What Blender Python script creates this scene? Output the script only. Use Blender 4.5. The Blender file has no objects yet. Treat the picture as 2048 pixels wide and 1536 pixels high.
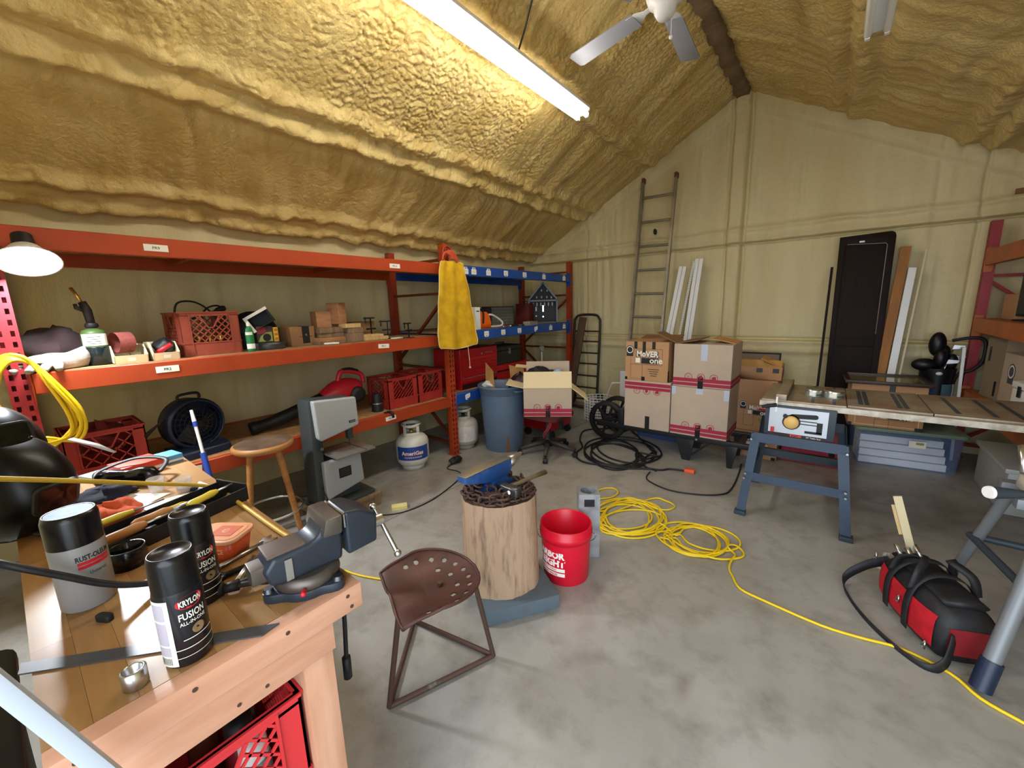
import bpy, bmesh, math, random
import numpy as np
from mathutils import Matrix, Vector, Euler
R_ = math.radians
SC = bpy.context.scene
COL = SC.collection
random.seed(7)

# ---------------------------------------------------------------- camera
def cam_rows(yaw, pitch, roll):
    f = Vector((math.sin(yaw)*math.cos(pitch), math.cos(yaw)*math.cos(pitch), math.sin(pitch)))
    r = Vector((math.cos(yaw), -math.sin(yaw), 0)); u = r.cross(f)
    c, s = math.cos(roll), math.sin(roll)
    return r*c+u*s, -r*s+u*c, f
cr, cu, cf = cam_rows(R_(-38.4), R_(-10.68), R_(-1.62))
cam = bpy.data.objects.new('camera', bpy.data.cameras.new('camera'))
COL.objects.link(cam)
cam.matrix_world = Matrix(((cr.x, cu.x, -cf.x, 0), (cr.y, cu.y, -cf.y, 0), (cr.z, cu.z, -cf.z, 1.5), (0, 0, 0, 1)))
cam.data.sensor_width = 36; cam.data.lens = 806/2048*36
cam.data.clip_start = 0.02; cam.data.clip_end = 200
SC.camera = cam

# ---------------------------------------------------------------- light and exposure
SKY = 4.8
w = bpy.data.worlds.new('world'); SC.world = w; w.use_nodes = True
bg = w.node_tree.nodes['Background']
bg.inputs[0].default_value = (0.80, 0.89, 1.0, 1); bg.inputs[1].default_value = SKY
vs = SC.view_settings
vs.view_transform = 'Standard'; vs.look = 'None'; vs.gamma = 1.0; vs.use_curve_mapping = False
vs.exposure = 0.45
TUBE_E = 28.0      # fluorescent tubes
LAMP_E = 300.0     # work light face
SC.cycles.max_bounces = 8; SC.cycles.diffuse_bounces = 5; SC.cycles.glossy_bounces = 4
SC.cycles.transmission_bounces = 6; SC.cycles.transparent_max_bounces = 8
SC.cycles.caustics_reflective = False; SC.cycles.caustics_refractive = False
SC.cycles.use_denoising = True
SC.cycles.sample_clamp_indirect = 6.0
# the open doorway behind the camera guides the sky light (a portal gives off no light itself)
pl = bpy.data.lights.new('doorway_portal', 'AREA'); pl.shape = 'RECTANGLE'; pl.size = 2.57; pl.size_y = 2.45
pl.cycles.is_portal = True
po = bpy.data.objects.new('doorway_portal', pl); COL.objects.link(po)
po.location = (0.565, -0.45, 1.225); po.rotation_euler = (R_(90), 0, 0)

# ---------------------------------------------------------------- helpers
def lin(h):
    if isinstance(h, str):
        h = h.lstrip('#'); v = [int(h[i:i+2], 16)/255 for i in (0, 2, 4)]
        return tuple((c/12.92 if c <= 0.04045 else ((c+0.055)/1.055)**2.4) for c in v)
    return h
MATS = {}
def mat(name, col, rough=0.6, metal=0.0, col2=None, scale=8.0, detail=4.0, bump=0.0, bscale=None, stretch=None,
        emit=None, es=0.0, spec=0.5, alpha=1.0, trans=0.0, lo=0.35, hi=0.65, coat=0.0, kind='noise', rvar=0.0, ior=1.45, bdist=0.01):
    if name in MATS: return MATS[name]
    m = bpy.data.materials.new(name); MATS[name] = m; m.use_nodes = True
    nt = m.node_tree; b = nt.nodes['Principled BSDF']; L = nt.links
    c = lin(col); b.inputs['Base Color'].default_value = (*c, 1)
    b.inputs['Roughness'].default_value = rough; b.inputs['Metallic'].default_value = metal
    b.inputs['Specular IOR Level'].default_value = spec; b.inputs['IOR'].default_value = ior
    b.inputs['Coat Weight'].default_value = coat; b.inputs['Coat Roughness'].default_value = 0.15
    if emit is not None:
        b.inputs['Emission Color'].default_value = (*lin(emit), 1); b.inputs['Emission Strength'].default_value = es
    if trans: b.inputs['Transmission Weight'].default_value = trans
    if alpha < 1: b.inputs['Alpha'].default_value = alpha
    need = col2 is not None or bump > 0 or rvar > 0
    if need:
        tc = nt.nodes.new('ShaderNodeTexCoord'); mp = nt.nodes.new('ShaderNodeMapping')
        L.new(tc.outputs['Object'], mp.inputs[0])
        if stretch: mp.inputs['Scale'].default_value = stretch
        def tex(sc_):
            if kind == 'voronoi':
                t = nt.nodes.new('ShaderNodeTexVoronoi'); t.inputs['Scale'].default_value = sc_
                L.new(mp.outputs[0], t.inputs['Vector']); return t.outputs['Distance']
            t = nt.nodes.new('ShaderNodeTexNoise'); t.inputs['Scale'].default_value = sc_; t.inputs['Detail'].default_value = detail
            t.inputs['Roughness'].default_value = 0.6
            L.new(mp.outputs[0], t.inputs['Vector']); return t.outputs[0]
        o = tex(scale)
        if col2 is not None:
            rp = nt.nodes.new('ShaderNodeValToRGB'); rp.color_ramp.elements[0].position = lo; rp.color_ramp.elements[1].position = hi
            rp.color_ramp.elements[0].color = (*c, 1); rp.color_ramp.elements[1].color = (*lin(col2), 1)
            L.new(o, rp.inputs[0]); L.new(rp.outputs[0], b.inputs['Base Color'])
        if rvar > 0:
            mr = nt.nodes.new('ShaderNodeMapRange'); mr.inputs['To Min'].default_value = rough-rvar; mr.inputs['To Max'].default_value = rough+rvar
            mr.inputs['From Min'].default_value = 0.3; mr.inputs['From Max'].default_value = 0.7
            L.new(o, mr.inputs[0]); L.new(mr.outputs[0], b.inputs['Roughness'])
        if bump > 0:
            o2 = o if bscale is None else tex(bscale)
            bp = nt.nodes.new('ShaderNodeBump'); bp.inputs['Strength'].default_value = bump; bp.inputs['Distance'].default_value = bdist
            L.new(o2, bp.inputs['Height']); L.new(bp.outputs[0], b.inputs['Normal'])
    return m

def rot(ax, deg): return Matrix.Rotation(R_(deg), 4, ax)
def T(x, y=0, z=0): return Matrix.Translation((x, y, z))
def look(p0, p1, up=(0, 0, 1)):
    """matrix whose +Z runs from p0 to p1, origin p0"""
    z = (Vector(p1)-Vector(p0)).normalized(); u = Vector(up)
    if abs(z.dot(u)) > 0.99: u = Vector((1, 0, 0))
    x = u.cross(z).normalized(); y = z.cross(x)
    return Matrix(((x.x, y.x, z.x, p0[0]), (x.y, y.y, z.y, p0[1]), (x.z, y.z, z.z, p0[2]), (0, 0, 0, 1)))
def frame(o, x, y):
    """matrix with origin o, local x along x, local y along y"""
    x = Vector(x).normalized(); y = Vector(y).normalized(); z = x.cross(y)
    return Matrix(((x.x, y.x, z.x, o[0]), (x.y, y.y, z.y, o[1]), (x.z, y.z, z.z, o[2]), (0, 0, 0, 1)))
_tc = {}
def text_mesh(s, bold=0.0, spacing=1.0):
    k = (s, bold, spacing)
    if k in _tc: return _tc[k]
    c = bpy.data.curves.new('t', 'FONT'); c.body = s; c.align_x = 'CENTER'; c.align_y = 'CENTER'; c.size = 1.0
    c.offset = bold; c.space_character = spacing; c.resolution_u = 2
    o = bpy.data.objects.new('t', c); COL.objects.link(o)
    dg = bpy.context.evaluated_depsgraph_get(); dg.update()
    me = bpy.data.meshes.new_from_object(o.evaluated_get(dg))
    vv = np.array([v.co[:] for v in me.vertices]); ff = [tuple(p.vertices) for p in me.polygons]
    COL.objects.unlink(o); bpy.data.objects.remove(o); bpy.data.curves.remove(c); bpy.data.meshes.remove(me)
    mn, mx = vv.min(0), vv.max(0); vv = vv-(mn+mx)/2
    _tc[k] = (vv, ff, (mx-mn)[0], (mx-mn)[1]); return _tc[k]

class G:
    def __init__(s): s.v = []; s.f = []; s.mi = []; s.sm = []; s.M = Matrix(); s.m = 0; s.smooth = False
    def add(s, vs_, fs, smooth=None, M=None):
        n = len(s.v); A = s.M if M is None else s.M @ M
        s.v += [tuple(A @ Vector(p)) for p in vs_]
        flip = A.determinant() < 0
        for f in fs:
            f = tuple(i+n for i in f); s.f.append(f[::-1] if flip else f); s.mi.append(s.m); s.sm.append(s.smooth if smooth is None else smooth)
        return s
    def box(s, c, d, M=None, taper=None):
        x, y, z = d[0]/2, d[1]/2, d[2]/2; t = taper or 1.0
        vs_ = [(-x, -y, -z), (x, -y, -z), (x, y, -z), (-x, y, -z), (-x*t, -y*t, z), (x*t, -y*t, z), (x*t, y*t, z), (-x*t, y*t, z)]
        fs = [(3, 2, 1, 0), (4, 5, 6, 7), (0, 1, 5, 4), (1, 2, 6, 5), (2, 3, 7, 6), (3, 0, 4, 7)]
        A = T(*c) if M is None else M @ T(*c)
        return s.add(vs_, fs, False, A)
    def b2(s, lo, hi, M=None):
        return s.box([(lo[i]+hi[i])/2 for i in range(3)], [hi[i]-lo[i] for i in range(3)], M)
    def bar(s, p0, p1, w, h=None, up=(0, 0, 1)):
        A = look(p0, p1, up); l = (Vector(p1)-Vector(p0)).length
        return s.box((0, 0, l/2), (w, h or w, l), A)
    def lathe(s, prof, n=24, M=None, smooth=True, caps=True, a0=0.0, a1=360.0):
        full = abs(a1-a0) >= 359.9; k = n if full else n+1; vs_ = []
        for r, z in prof:
            for i in range(k):
                a = R_(a0+(a1-a0)*i/n); vs_.append((r*math.cos(a), r*math.sin(a), z))
        fs = []; q = len(prof)
        for j in range(q-1):
            for i in range(n):
                i2 = (i+1) % k if full else i+1
                fs.append((j*k+i, j*k+i2, (j+1)*k+i2, (j+1)*k+i))
        s.add(vs_, fs, smooth, M)
        if caps and full:
            if prof[0][0] > 1e-6: s.add([vs_[i] for i in range(k)], [tuple(range(k))[::-1]], False, M)
            if prof[-1][0] > 1e-6: s.add([vs_[(q-1)*k+i] for i in range(k)], [tuple(range(k))], False, M)
        return s
    def cyl(s, p0, p1, r0, r1=None, n=16, smooth=True, caps=True):
        l = (Vector(p1)-Vector(p0)).length
        return s.lathe([(r0, 0), (r0 if r1 is None else r1, l)], n, look(p0, p1), smooth, caps)
    def tube(s, path, r, n=8, closed=False, caps=True, flat=1.0):
        P = [Vector(p) for p in path]; k = len(P); vs_ = []; up = None
        for i in range(k):
            a = P[(i-1) % k] if (closed or i > 0) else P[i]; b = P[(i+1) % k] if (closed or i < k-1) else P[i]
            t = (b-a)
            t = t.normalized() if t.length > 1e-9 else Vector((0, 0, 1))
            if up is None:
                up = Vector((0, 0, 1)) if abs(t.z) < 0.9 else Vector((1, 0, 0))
            x = up-t*up.dot(t)
            x = x.normalized() if x.length > 1e-6 else t.orthogonal().normalized()
            y = t.cross(x); up = x
            rr = r[i] if isinstance(r, (list, tuple)) else r
            for j in range(n):
                an = 2*math.pi*j/n; vs_.append(P[i]+x*(rr*flat*math.cos(an))+y*(rr*math.sin(an)))
        fs = []
        for i in range(k if closed else k-1):
            i2 = (i+1) % k
            for j in range(n):
                j2 = (j+1) % n; fs.append((i*n+j, i*n+j2, i2*n+j2, i2*n+j))
        if caps and not closed: fs += [tuple(range(n))[::-1], tuple((k-1)*n+j for j in range(n))]
        return s.add(vs_, fs, True)
    def prism(s, poly, h, M=None, smooth=False):
        """polygon in local xy extruded along +z by h"""
        n = len(poly)
        a = sum(poly[i][0]*poly[(i+1) % n][1]-poly[(i+1) % n][0]*poly[i][1] for i in range(n))
        if a < 0: poly = poly[::-1]
        vs_ = [(x, y, 0) for x, y in poly]+[(x, y, h) for x, y in poly]
        fs = [tuple(range(n))[::-1], tuple(range(n, 2*n))]
        s.add(vs_, fs, False, M)
        return s.add(vs_, [(i, (i+1) % n, n+(i+1) % n, n+i) for i in range(n)], smooth, M)
    def ribbon(s, path, wdir, w_, th=0.003):
        """flat strap along a path; wdir is the direction of its width"""
        P = [Vector(p) for p in path]; W = Vector(wdir).normalized(); vs_ = []; k = len(P)
        for i in range(k):
            t = (P[min(i+1, k-1)]-P[max(i-1, 0)]).normalized(); n = t.cross(W); n = n.normalized() if n.length > 1e-6 else Vector((0, 0, 1)); w2 = n.cross(t)
            vs_ += [P[i]+w2*w_/2+n*th/2, P[i]-w2*w_/2+n*th/2, P[i]-w2*w_/2-n*th/2, P[i]+w2*w_/2-n*th/2]
        fs = [(i*4+j, i*4+(j+1) % 4, i*4+4+(j+1) % 4, i*4+4+j) for i in range(k-1) for j in range(4)]+[(3, 2, 1, 0), (k*4-4, k*4-3, k*4-2, k*4-1)]
        return s.add(vs_, fs, True)
    def grid(s, P, smooth=True, thick=None, M=None):
        """P: rows of points"""
        a, b = len(P), len(P[0]); vs_ = [p for row in P for p in row]
        fs = [(i*b+j, i*b+j+1, (i+1)*b+j+1, (i+1)*b+j) for i in range(a-1) for j in range(b-1)]
        return s.add(vs_, fs, smooth, M)
    def loft(s, rings, closed_caps=True, smooth=True, M=None):
        n = len(rings[0]); vs_ = [p for r in rings for p in r]; fs = []
        for i in range(len(rings)-1):
            for j in range(n): fs.append((i*n+j, i*n+(j+1) % n, (i+1)*n+(j+1) % n, (i+1)*n+j))
        if closed_caps: fs += [tuple(range(n))[::-1], tuple((len(rings)-1)*n+j for j in range(n))]
        return s.add(vs_, fs, smooth, M)
    def sphere(s, c, r, n=12, sc=(1, 1, 1), M=None):
        prof = [(max(1e-5, r*math.sin(math.pi*i/n)), -r*math.cos(math.pi*i/n)) for i in range(n+1)]
        A = T(*c) @ Matrix.Diagonal((*sc, 1)); A = A if M is None else M @ A
        return s.lathe(prof, n*2, A, True, False)
    def text(s, st, h=None, w_=None, M=None, bold=0.0, spacing=1.0):
        """flat lettering centred on the frame's origin, in its xy plane"""
        vv, ff, tw, th = text_mesh(st, bold, spacing)
        sx = sy = (h/th if h else w_/tw)
        if h and w_: sx = w_/tw
        return s.add([(x*sx, y*sy, z) for x, y, z in vv], ff, False, M)
    def build(s, name, mats, parent=None, bevel=0.0, seg=2, ang=35, flat=False):
        me = bpy.data.meshes.new(name); me.from_pydata(s.v, [], s.f)
        if not isinstance(mats, (list, tuple)): mats = [mats]
        for m in mats: me.materials.append(m)
        me.polygons.foreach_set('material_index', s.mi); me.polygons.foreach_set('use_smooth', s.sm)
        me.update()
        if bevel > 0:
            bm = bmesh.new(); bm.from_mesh(me)
            bmesh.ops.remove_doubles(bm, verts=bm.verts, dist=1e-5)
            ed = [e for e in bm.edges if len(e.link_faces) == 2 and e.calc_face_angle(0) > R_(ang)]
            bmesh.ops.bevel(bm, geom=ed, offset=bevel, segments=seg, profile=0.6, affect='EDGES', clamp_overlap=True)
            for f in bm.faces: f.smooth = True
            bm.to_mesh(me); bm.free()
            sharp_by_angle(me, 40)
        o = bpy.data.objects.new(name, me); COL.objects.link(o)
        if parent is not None: o.parent = parent
        return o
def sharp_by_angle(me, deg):
    try: me.set_sharp_from_angle(angle=R_(deg))
    except Exception: pass
def tag(o, label, cat, group=None):
    o['label'] = label; o['category'] = cat
    if group: o['group'] = group
    return o
def thing(name, label, cat, loc=(0, 0, 0), rz=0.0, group=None, rxy=None):
    o = bpy.data.objects.new(name, None); COL.objects.link(o); o.empty_display_size = 0.05
    o.location = loc; o.rotation_euler = (R_(rxy[0]) if rxy else 0, R_(rxy[1]) if rxy else 0, R_(rz))
    return tag(o, label, cat, group)
def structure(o): o['kind'] = 'structure'; return o
def stuff(o): o['kind'] = 'stuff'; return o
def copy_tree(o, parent=None):
    c = o.copy(); COL.objects.link(c); c.parent = parent
    for ch in list(o.children): copy_tree(ch, c)
    return c
def spline(pts, n=8, closed=False):
    """Catmull-Rom through the points"""
    P = [Vector(p) for p in pts]; k = len(P); out = []
    for i in range(k if closed else k-1):
        p0 = P[(i-1) % k] if (closed or i > 0) else P[i]; p1 = P[i]; p2 = P[(i+1) % k]
        p3 = P[(i+2) % k] if (closed or i < k-2) else p2
        for j in range(n):
            t = j/n
            out.append(0.5*((2*p1)+(p2-p0)*t+(2*p0-5*p1+4*p2-p3)*t*t+(3*p1-p0-3*p2+p3)*t**3))
    if not closed: out.append(P[-1])
    return out
def rrect(w, h, r, n=4):
    """rounded rectangle outline centred on the origin"""
    o = []
    for cx, cy, a in ((w/2-r, h/2-r, 0), (-w/2+r, h/2-r, 90), (-w/2+r, -h/2+r, 180), (w/2-r, -h/2+r, 270)):
        for i in range(n+1):
            t = R_(a+90*i/n); o.append((cx+r*math.cos(t), cy+r*math.sin(t)))
    return o
_rng = np.random.RandomState(3)
_lat = _rng.rand(64, 64)
def vnoise(x, y):
    """smooth value noise, numpy arrays"""
    xi = np.floor(x).astype(int); yi = np.floor(y).astype(int); fx = x-xi; fy = y-yi
    fx = fx*fx*(3-2*fx); fy = fy*fy*(3-2*fy)
    a = _lat[xi % 64, yi % 64]; b = _lat[(xi+1) % 64, yi % 64]; c = _lat[xi % 64, (yi+1) % 64]; d = _lat[(xi+1) % 64, (yi+1) % 64]
    return (a*(1-fx)+b*fx)*(1-fy)+(c*(1-fx)+d*fx)*fy
def fbm(x, y, o=3):
    s = 0; a = 1; t = 0
    for i in range(o): s = s+a*vnoise(x*2**i+17.3*i, y*2**i+5.1*i); t += a; a *= 0.5
    return s/t
def cellbump(x, y):
    """rounded blobs of sprayed foam: 1 - distance to the nearest jittered point"""
    xi = np.floor(x).astype(int); yi = np.floor(y).astype(int); best = np.full(x.shape, 9.0)
    for dx in (-1, 0, 1):
        for dy in (-1, 0, 1):
            cx = xi+dx; cy = yi+dy
            px = cx+_lat[cx % 64, cy % 64]; py = cy+_lat[(cy+31) % 64, (cx+11) % 64]
            best = np.minimum(best, (px-x)**2+(py-y)**2)
    return np.clip(1-best, 0, 1)
def np_grid(name, P, m, smooth=True):
    a, b = P.shape[:2]
    idx = np.arange(a*b).reshape(a, b)
    f = np.stack([idx[:-1, :-1], idx[:-1, 1:], idx[1:, 1:], idx[1:, :-1]], -1).reshape(-1, 4)
    me = bpy.data.meshes.new(name); me.vertices.add(a*b); me.vertices.foreach_set('co', P.reshape(-1).astype(np.float32))
    me.loops.add(f.size); me.loops.foreach_set('vertex_index', f.reshape(-1).astype(np.int32))
    me.polygons.add(len(f)); me.polygons.foreach_set('loop_start', np.arange(0, f.size, 4, dtype=np.int32))
    try: me.polygons.foreach_set('loop_total', np.full(len(f), 4, dtype=np.int32))
    except Exception: pass
    me.update(calc_edges=True); me.validate()
    me.polygons.foreach_set('use_smooth', np.ones(len(f), dtype=bool)) if smooth else None
    me.materials.append(m)
    o = bpy.data.objects.new(name, me); COL.objects.link(o); return o
# ---------------------------------------------------------------- room shell
XL, XR, YB, YF, ZE, XM, ZR = -3.95, 1.95, 5.6, -0.42, 2.2, -1.0, 3.8
SLOPE = (ZR-ZE)/(XM-XL)
m_foam = mat('spray foam roof', '#dac386', 0.38, col2='#ccb06e', scale=3, bump=0.6, bscale=42, detail=3, spec=0.5, bdist=0.02)
m_foamw = mat('spray foam wall', '#ddd3a8', 0.55, col2='#d2c496', scale=1.6, bump=0.3, bscale=40, stretch=(2.2, 2.2, 0.35), spec=0.4)
def roof(name, sgn, x_eave, nx, ny):
    """sprayed roof slope between eave and ridge; s runs up the slope"""
    S = abs(XM-x_eave)
    s = np.linspace(0, S, nx)[:, None]*np.ones((1, ny)); y = np.linspace(YF, YB, ny)[None, :]*np.ones((nx, 1))
    h = np.zeros_like(s)
    wob = 0.06*(fbm(y*1.6+4, s*0+2.5*sgn, 3)-0.5)
    pop = 1/(1+np.exp(-(s-1.08)*16)) if sgn < 0 else 1/(1+np.exp(-(s-2.3)*5))
    # strokes of the spray gun running up the slope, leaning a little
    yy = y+0.35*(fbm(s*1.1+3, y*0.7, 2)-0.5)+0.22*s
    st = fbm(yy*5.0+9*sgn, s*0.8, 2)
    h += 0.060*(st-0.5)+0.030*(fbm(yy*13, s*1.3+7, 2)-0.5)
    if sgn > 0:
        ss = s+0.22*(fbm(y*1.2+8, s*0.8, 2)-0.5)
        h += 0.060*(fbm(ss*8.5, y*1.4, 3)-0.5)
    # blobs
    wx = fbm(s*11, y*11, 2); amp = np.clip(1.9*fbm(yy*4.0+5, s*1.2+1, 2)-0.15, 0.45, 1.5)
    h += pop*0.022*(cellbump(s*30+wx*2.2, y*27+wx*2.2)-0.5)*amp
    h += pop*0.012*(cellbump(s*52+wx*2, y*48)-0.5)*amp+0.004*(fbm(s*45, y*45, 2)-0.5)
    h += (1-pop)*0.012*(cellbump(s*16+wx, yy*14)-0.5)*np.clip(amp-0.6, 0, 1)
    # foam thickened over the purlins in two lumpy ropes
    for q, a, wd in ((0.10, 0.050, 0.045), (1.00, 0.052, 0.045), (1.95, 0.030, 0.05)):
        for o, k in ((0.0, 1.0), (0.17, 0.75)):
            c = q+o+wob*(1+0.6*(o > 0))+0.025*(fbm(y*5+o*9, s*0+q, 2)-0.5); d = s-c
            lump = 0.45+1.1*fbm(y*6.5+q*3+o*7, s*4, 3)
            h += a*k*lump*np.exp(-(d/wd)**2)
            h += k*0.030*np.exp(-(d/(wd*1.6))**2)*(cellbump(s*16+wx, y*11+wx)-0.45)
        d = s-q-wob
        h += 0.012*np.exp(-((d-0.085)/0.10)**2)-0.022*np.exp(-((d+0.10)/0.04)**2)-0.015*np.exp(-((d-0.085)/0.02)**2)
    # rafters under foam
    for q in (4.3, 2.0, -0.2):
        h += 0.018*np.exp(-((y-q-0.05*(fbm(s*2, s*0+q, 2)-0.5))/0.06)**2)
    h *= 1-0.75*np.exp(-((YB-y)/0.10)**2)
    n = np.array([sgn*SLOPE, 0, 1.0]); n = n/np.linalg.norm(n)          # outward normal
    X = x_eave-sgn*s; Z = ZE+SLOPE*s
    P = np.stack([X-n[0]*h, y, Z-n[2]*h], -1)
    o = np_grid(name, P if sgn > 0 else P[:, ::-1], m_foam); return structure(o)
roof('ceiling', -1, XL, 430, 860)
roof('ceiling', 1, XR, 300, 600)

def foam_wall(name, pts):
    return pts
# back gable wall
nx, nz = 480, 400
x = np.linspace(XL-0.02, XR+0.02, nx)[None, :]*np.ones((nz, 1)); t = np.linspace(0, 1, nz)[:, None]
top = ZR-SLOPE*np.abs(x-XM)+0.02
z = t*top
xw = x+0.05*(fbm(z*1.5+2, x*2, 2)-0.5)
h = 0.040*(fbm(xw*4.5, z*0.45+3, 3)-0.5)+0.030*(fbm(xw*15, z*0.7, 2)-0.5)*np.clip(2.2*fbm(x*3, z*1.2+9, 2)-0.6, 0, 1)+0.006*(fbm(x*25, z*20, 2)-0.5)
wz = 0.02*(fbm(x*2.0, z*0+1, 3)-0.5)
d = z-2.175-wz*0.5
h += 0.050/(1+np.exp(-d*260))*np.exp(-np.clip(d, 0, 9)/0.10)-0.055*np.exp(-((d+0.014)/0.011)**2)
h += 0.035*np.exp(-((d-0.14-wz*2.5)/0.03)**2)*(0.3+fbm(x*4, z*2, 2))
d = z-1.045-wz*0.5
h += 0.055/(1+np.exp(d*200))*np.exp(-np.clip(-d, 0, 9)/0.07)+0.04*np.exp(-((d+0.12)/0.035)**2)*fbm(x*5, z*3, 2)
h -= 0.040*np.exp(-((d-0.016)/0.016)**2)
h += 0.060*np.exp(-((x-XM-0.005*np.sin(z*2))/0.080)**10)                       # king post under foam
h -= 0.035*np.exp(-((np.abs(x-XM)-0.098)/0.014)**2)
for q in (-2.95, 0.95): h -= 0.03*np.exp(-((x-q-0.02*(fbm(z*2, z*0+q, 2)-0.5))/0.012)**2)
rake = (top-z)*0.88
h += 0.05*np.exp(-(rake/0.16)**8)*(0.8+0.4*fbm(x*6, z*6, 2))
P = np.stack([x, YB-h, z], -1)
structure(np_grid('wall_back', P, m_foamw))
# left wall, mostly in the shade of the rack
nx, nz = 300, 90
y = np.linspace(YF, YB, nx)[None, :]*np.ones((nz, 1)); z = np.linspace(0, ZE+0.1, nz)[:, None]*np.ones((1, nx))
h = 0.03*(fbm(y*4, z*0.5, 3)-0.5)+0.012*(fbm(y*14, z*1.2, 2)-0.5)+0.03*np.exp(-((z-1.05)/0.05)**2)
P = np.stack([XL+h, y, z], -1)
structure(np_grid('wall_left', P[:, :], m_foamw))
P = np.stack([XR-h, y, z], -1)
structure(np_grid('wall_right', P[:, ::-1], m_foamw))
# front wall with the wide doorway the camera stands in
g = G()
D0, D1, DZ = -0.72, 1.85, 2.45
for a, b, z0, z1 in ((XL, D0, 0, 2.2), (D1, XR, 0, 2.2)):
    g.b2((a, YF-0.06, z0), (b, YF, z1))
g.prism([(XL, 2.2), (D0, 2.2), (D0, DZ), (D1, DZ), (D1, 2.2), (XR, 2.2), (XM, ZR)], 0.06, frame((0, YF, 0), (1, 0, 0), (0, 0, 1)))
structure(g.build('wall_front', m_foamw))
# floor
m_conc = mat('concrete floor', '#8b8882', 0.40, col2='#a6a5a1', scale=1.3, detail=8, bump=0.05, bscale=120, lo=0.30, hi=0.72, rvar=0.12, spec=0.5)
nt = m_conc.node_tree; b = nt.nodes['Principled BSDF']
base = b.inputs['Base Color'].links[0].from_socket
tcn = [n for n in nt.nodes if n.bl_idname == 'ShaderNodeTexCoord'][0]
n2 = nt.nodes.new('ShaderNodeTexNoise'); n2.inputs['Scale'].default_value = 5.5; n2.inputs['Detail'].default_value = 6; n2.inputs['Roughness'].default_value = 0.65
nt.links.new(tcn.outputs['Object'], n2.inputs['Vector'])
rp = nt.nodes.new('ShaderNodeValToRGB'); rp.color_ramp.elements[0].position = 0.30; rp.color_ramp.elements[1].position = 0.52
rp.color_ramp.elements[0].color = (0.62, 0.60, 0.57, 1); rp.color_ramp.elements[1].color = (1, 1, 1, 1)
nt.links.new(n2.outputs[0], rp.inputs[0])
mx = nt.nodes.new('ShaderNodeMixRGB'); mx.blend_type = 'MULTIPLY'; mx.inputs[0].default_value = 0.8
nt.links.new(base, mx.inputs[1]); nt.links.new(rp.outputs[0], mx.inputs[2])
n3 = nt.nodes.new('ShaderNodeTexNoise'); n3.inputs['Scale'].default_value = 2.1; n3.inputs['Detail'].default_value = 3; n3.inputs['Distortion'].default_value = 0.8
nt.links.new(tcn.outputs['Object'], n3.inputs['Vector'])
rp3 = nt.nodes.new('ShaderNodeValToRGB'); rp3.color_ramp.elements[0].position = 0.62; rp3.color_ramp.elements[1].position = 0.78
rp3.color_ramp.elements[0].color = (1, 1, 1, 1); rp3.color_ramp.elements[1].color = (0.70, 0.66, 0.62, 1)
nt.links.new(n3.outputs[0], rp3.inputs[0])
mx2 = nt.nodes.new('ShaderNodeMixRGB'); mx2.blend_type = 'MULTIPLY'; mx2.inputs[0].default_value = 1.0
nt.links.new(mx.outputs[0], mx2.inputs[1]); nt.links.new(rp3.outputs[0], mx2.inputs[2])
nt.links.new(mx2.outputs[0], b.inputs['Base Color'])
# slab with a sawn control joint
g = G()
JX = -2.42
for a, b_ in ((XL-0.1, JX-0.003), (JX+0.003, XR+0.1)):
    g.b2((a, YF-0.1, -0.12), (b_, YB+0.1, 0))
g.b2((JX-0.01, YF-0.1, -0.12), (JX+0.01, YB+0.1, -0.006))
structure(g.build('floor', m_conc))
g = G(); g.b2((-12, -14, -0.16), (12, YF-0.1, -0.02))
structure(g.build('ground', mat('driveway', '#a9a8a4', 0.9)))
# ridge timber left bare between the two sprayed slopes
m_ridge = mat('ridge timber', '#8a755c', 0.8, col2='#6f5a42', scale=6, bump=0.5, bscale=18)
g = G()
rows = []
for i in range(90):
    yy = YF+(YB-YF)*i/89; q = 0.012*math.sin(i*1.9)+0.010*math.sin(i*0.7+1)
    rows.append([(XM-0.075+q*0.4, yy, ZR-0.02), (XM-0.06+q*0.5, yy, ZR-0.085+q), (XM+0.06+q*0.5, yy, ZR-0.085-q*0.6), (XM+0.075, yy, ZR-0.02)])
g.grid(rows, True)
structure(g.build('trim_1', m_ridge))
# ---------------------------------------------------------------- ceiling fixtures
m_white = mat('white enamel', '#f2f5f8', 0.3)
m_tube = mat('lit tube', '#ffffff', 0.4, emit=(1.0, 0.93, 0.80), es=TUBE_E)
m_tube0 = mat('unlit tube', '#eef0f0', 0.25)
m_dark = mat('black plastic', '#141416', 0.45)
def strip_light(label, x, y0, y1, z, lit):
    t = thing('strip_light', label, 'light', (x, y0, z)); L = y1-y0
    g = G(); g.prism([(-0.035, 0.0), (0.035, 0), (0.062, 0.035), (0.062, 0.055), (-0.062, 0.055), (-0.062, 0.035)], L, frame((0, 0, 0.0), (-1, 0, 0), (0, 0, 1)))
    g.build('housing', m_white, t)
    for sx in (-0.042, 0.042):
        g = G(); g.lathe([(0.019, 0), (0.019, L-0.06)], 14, T(sx, 0.03, -0.012) @ rot('X', -90)); g.build('tube', m_tube if lit else m_tube0, t)
        for yy in (0.0, L-0.03):
            g = G(); g.b2((sx-0.012, yy, -0.034), (sx+0.012, yy+0.03, 0.012)); g.build('lamp_holder', m_white, t, 0.004)
    return t
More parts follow.
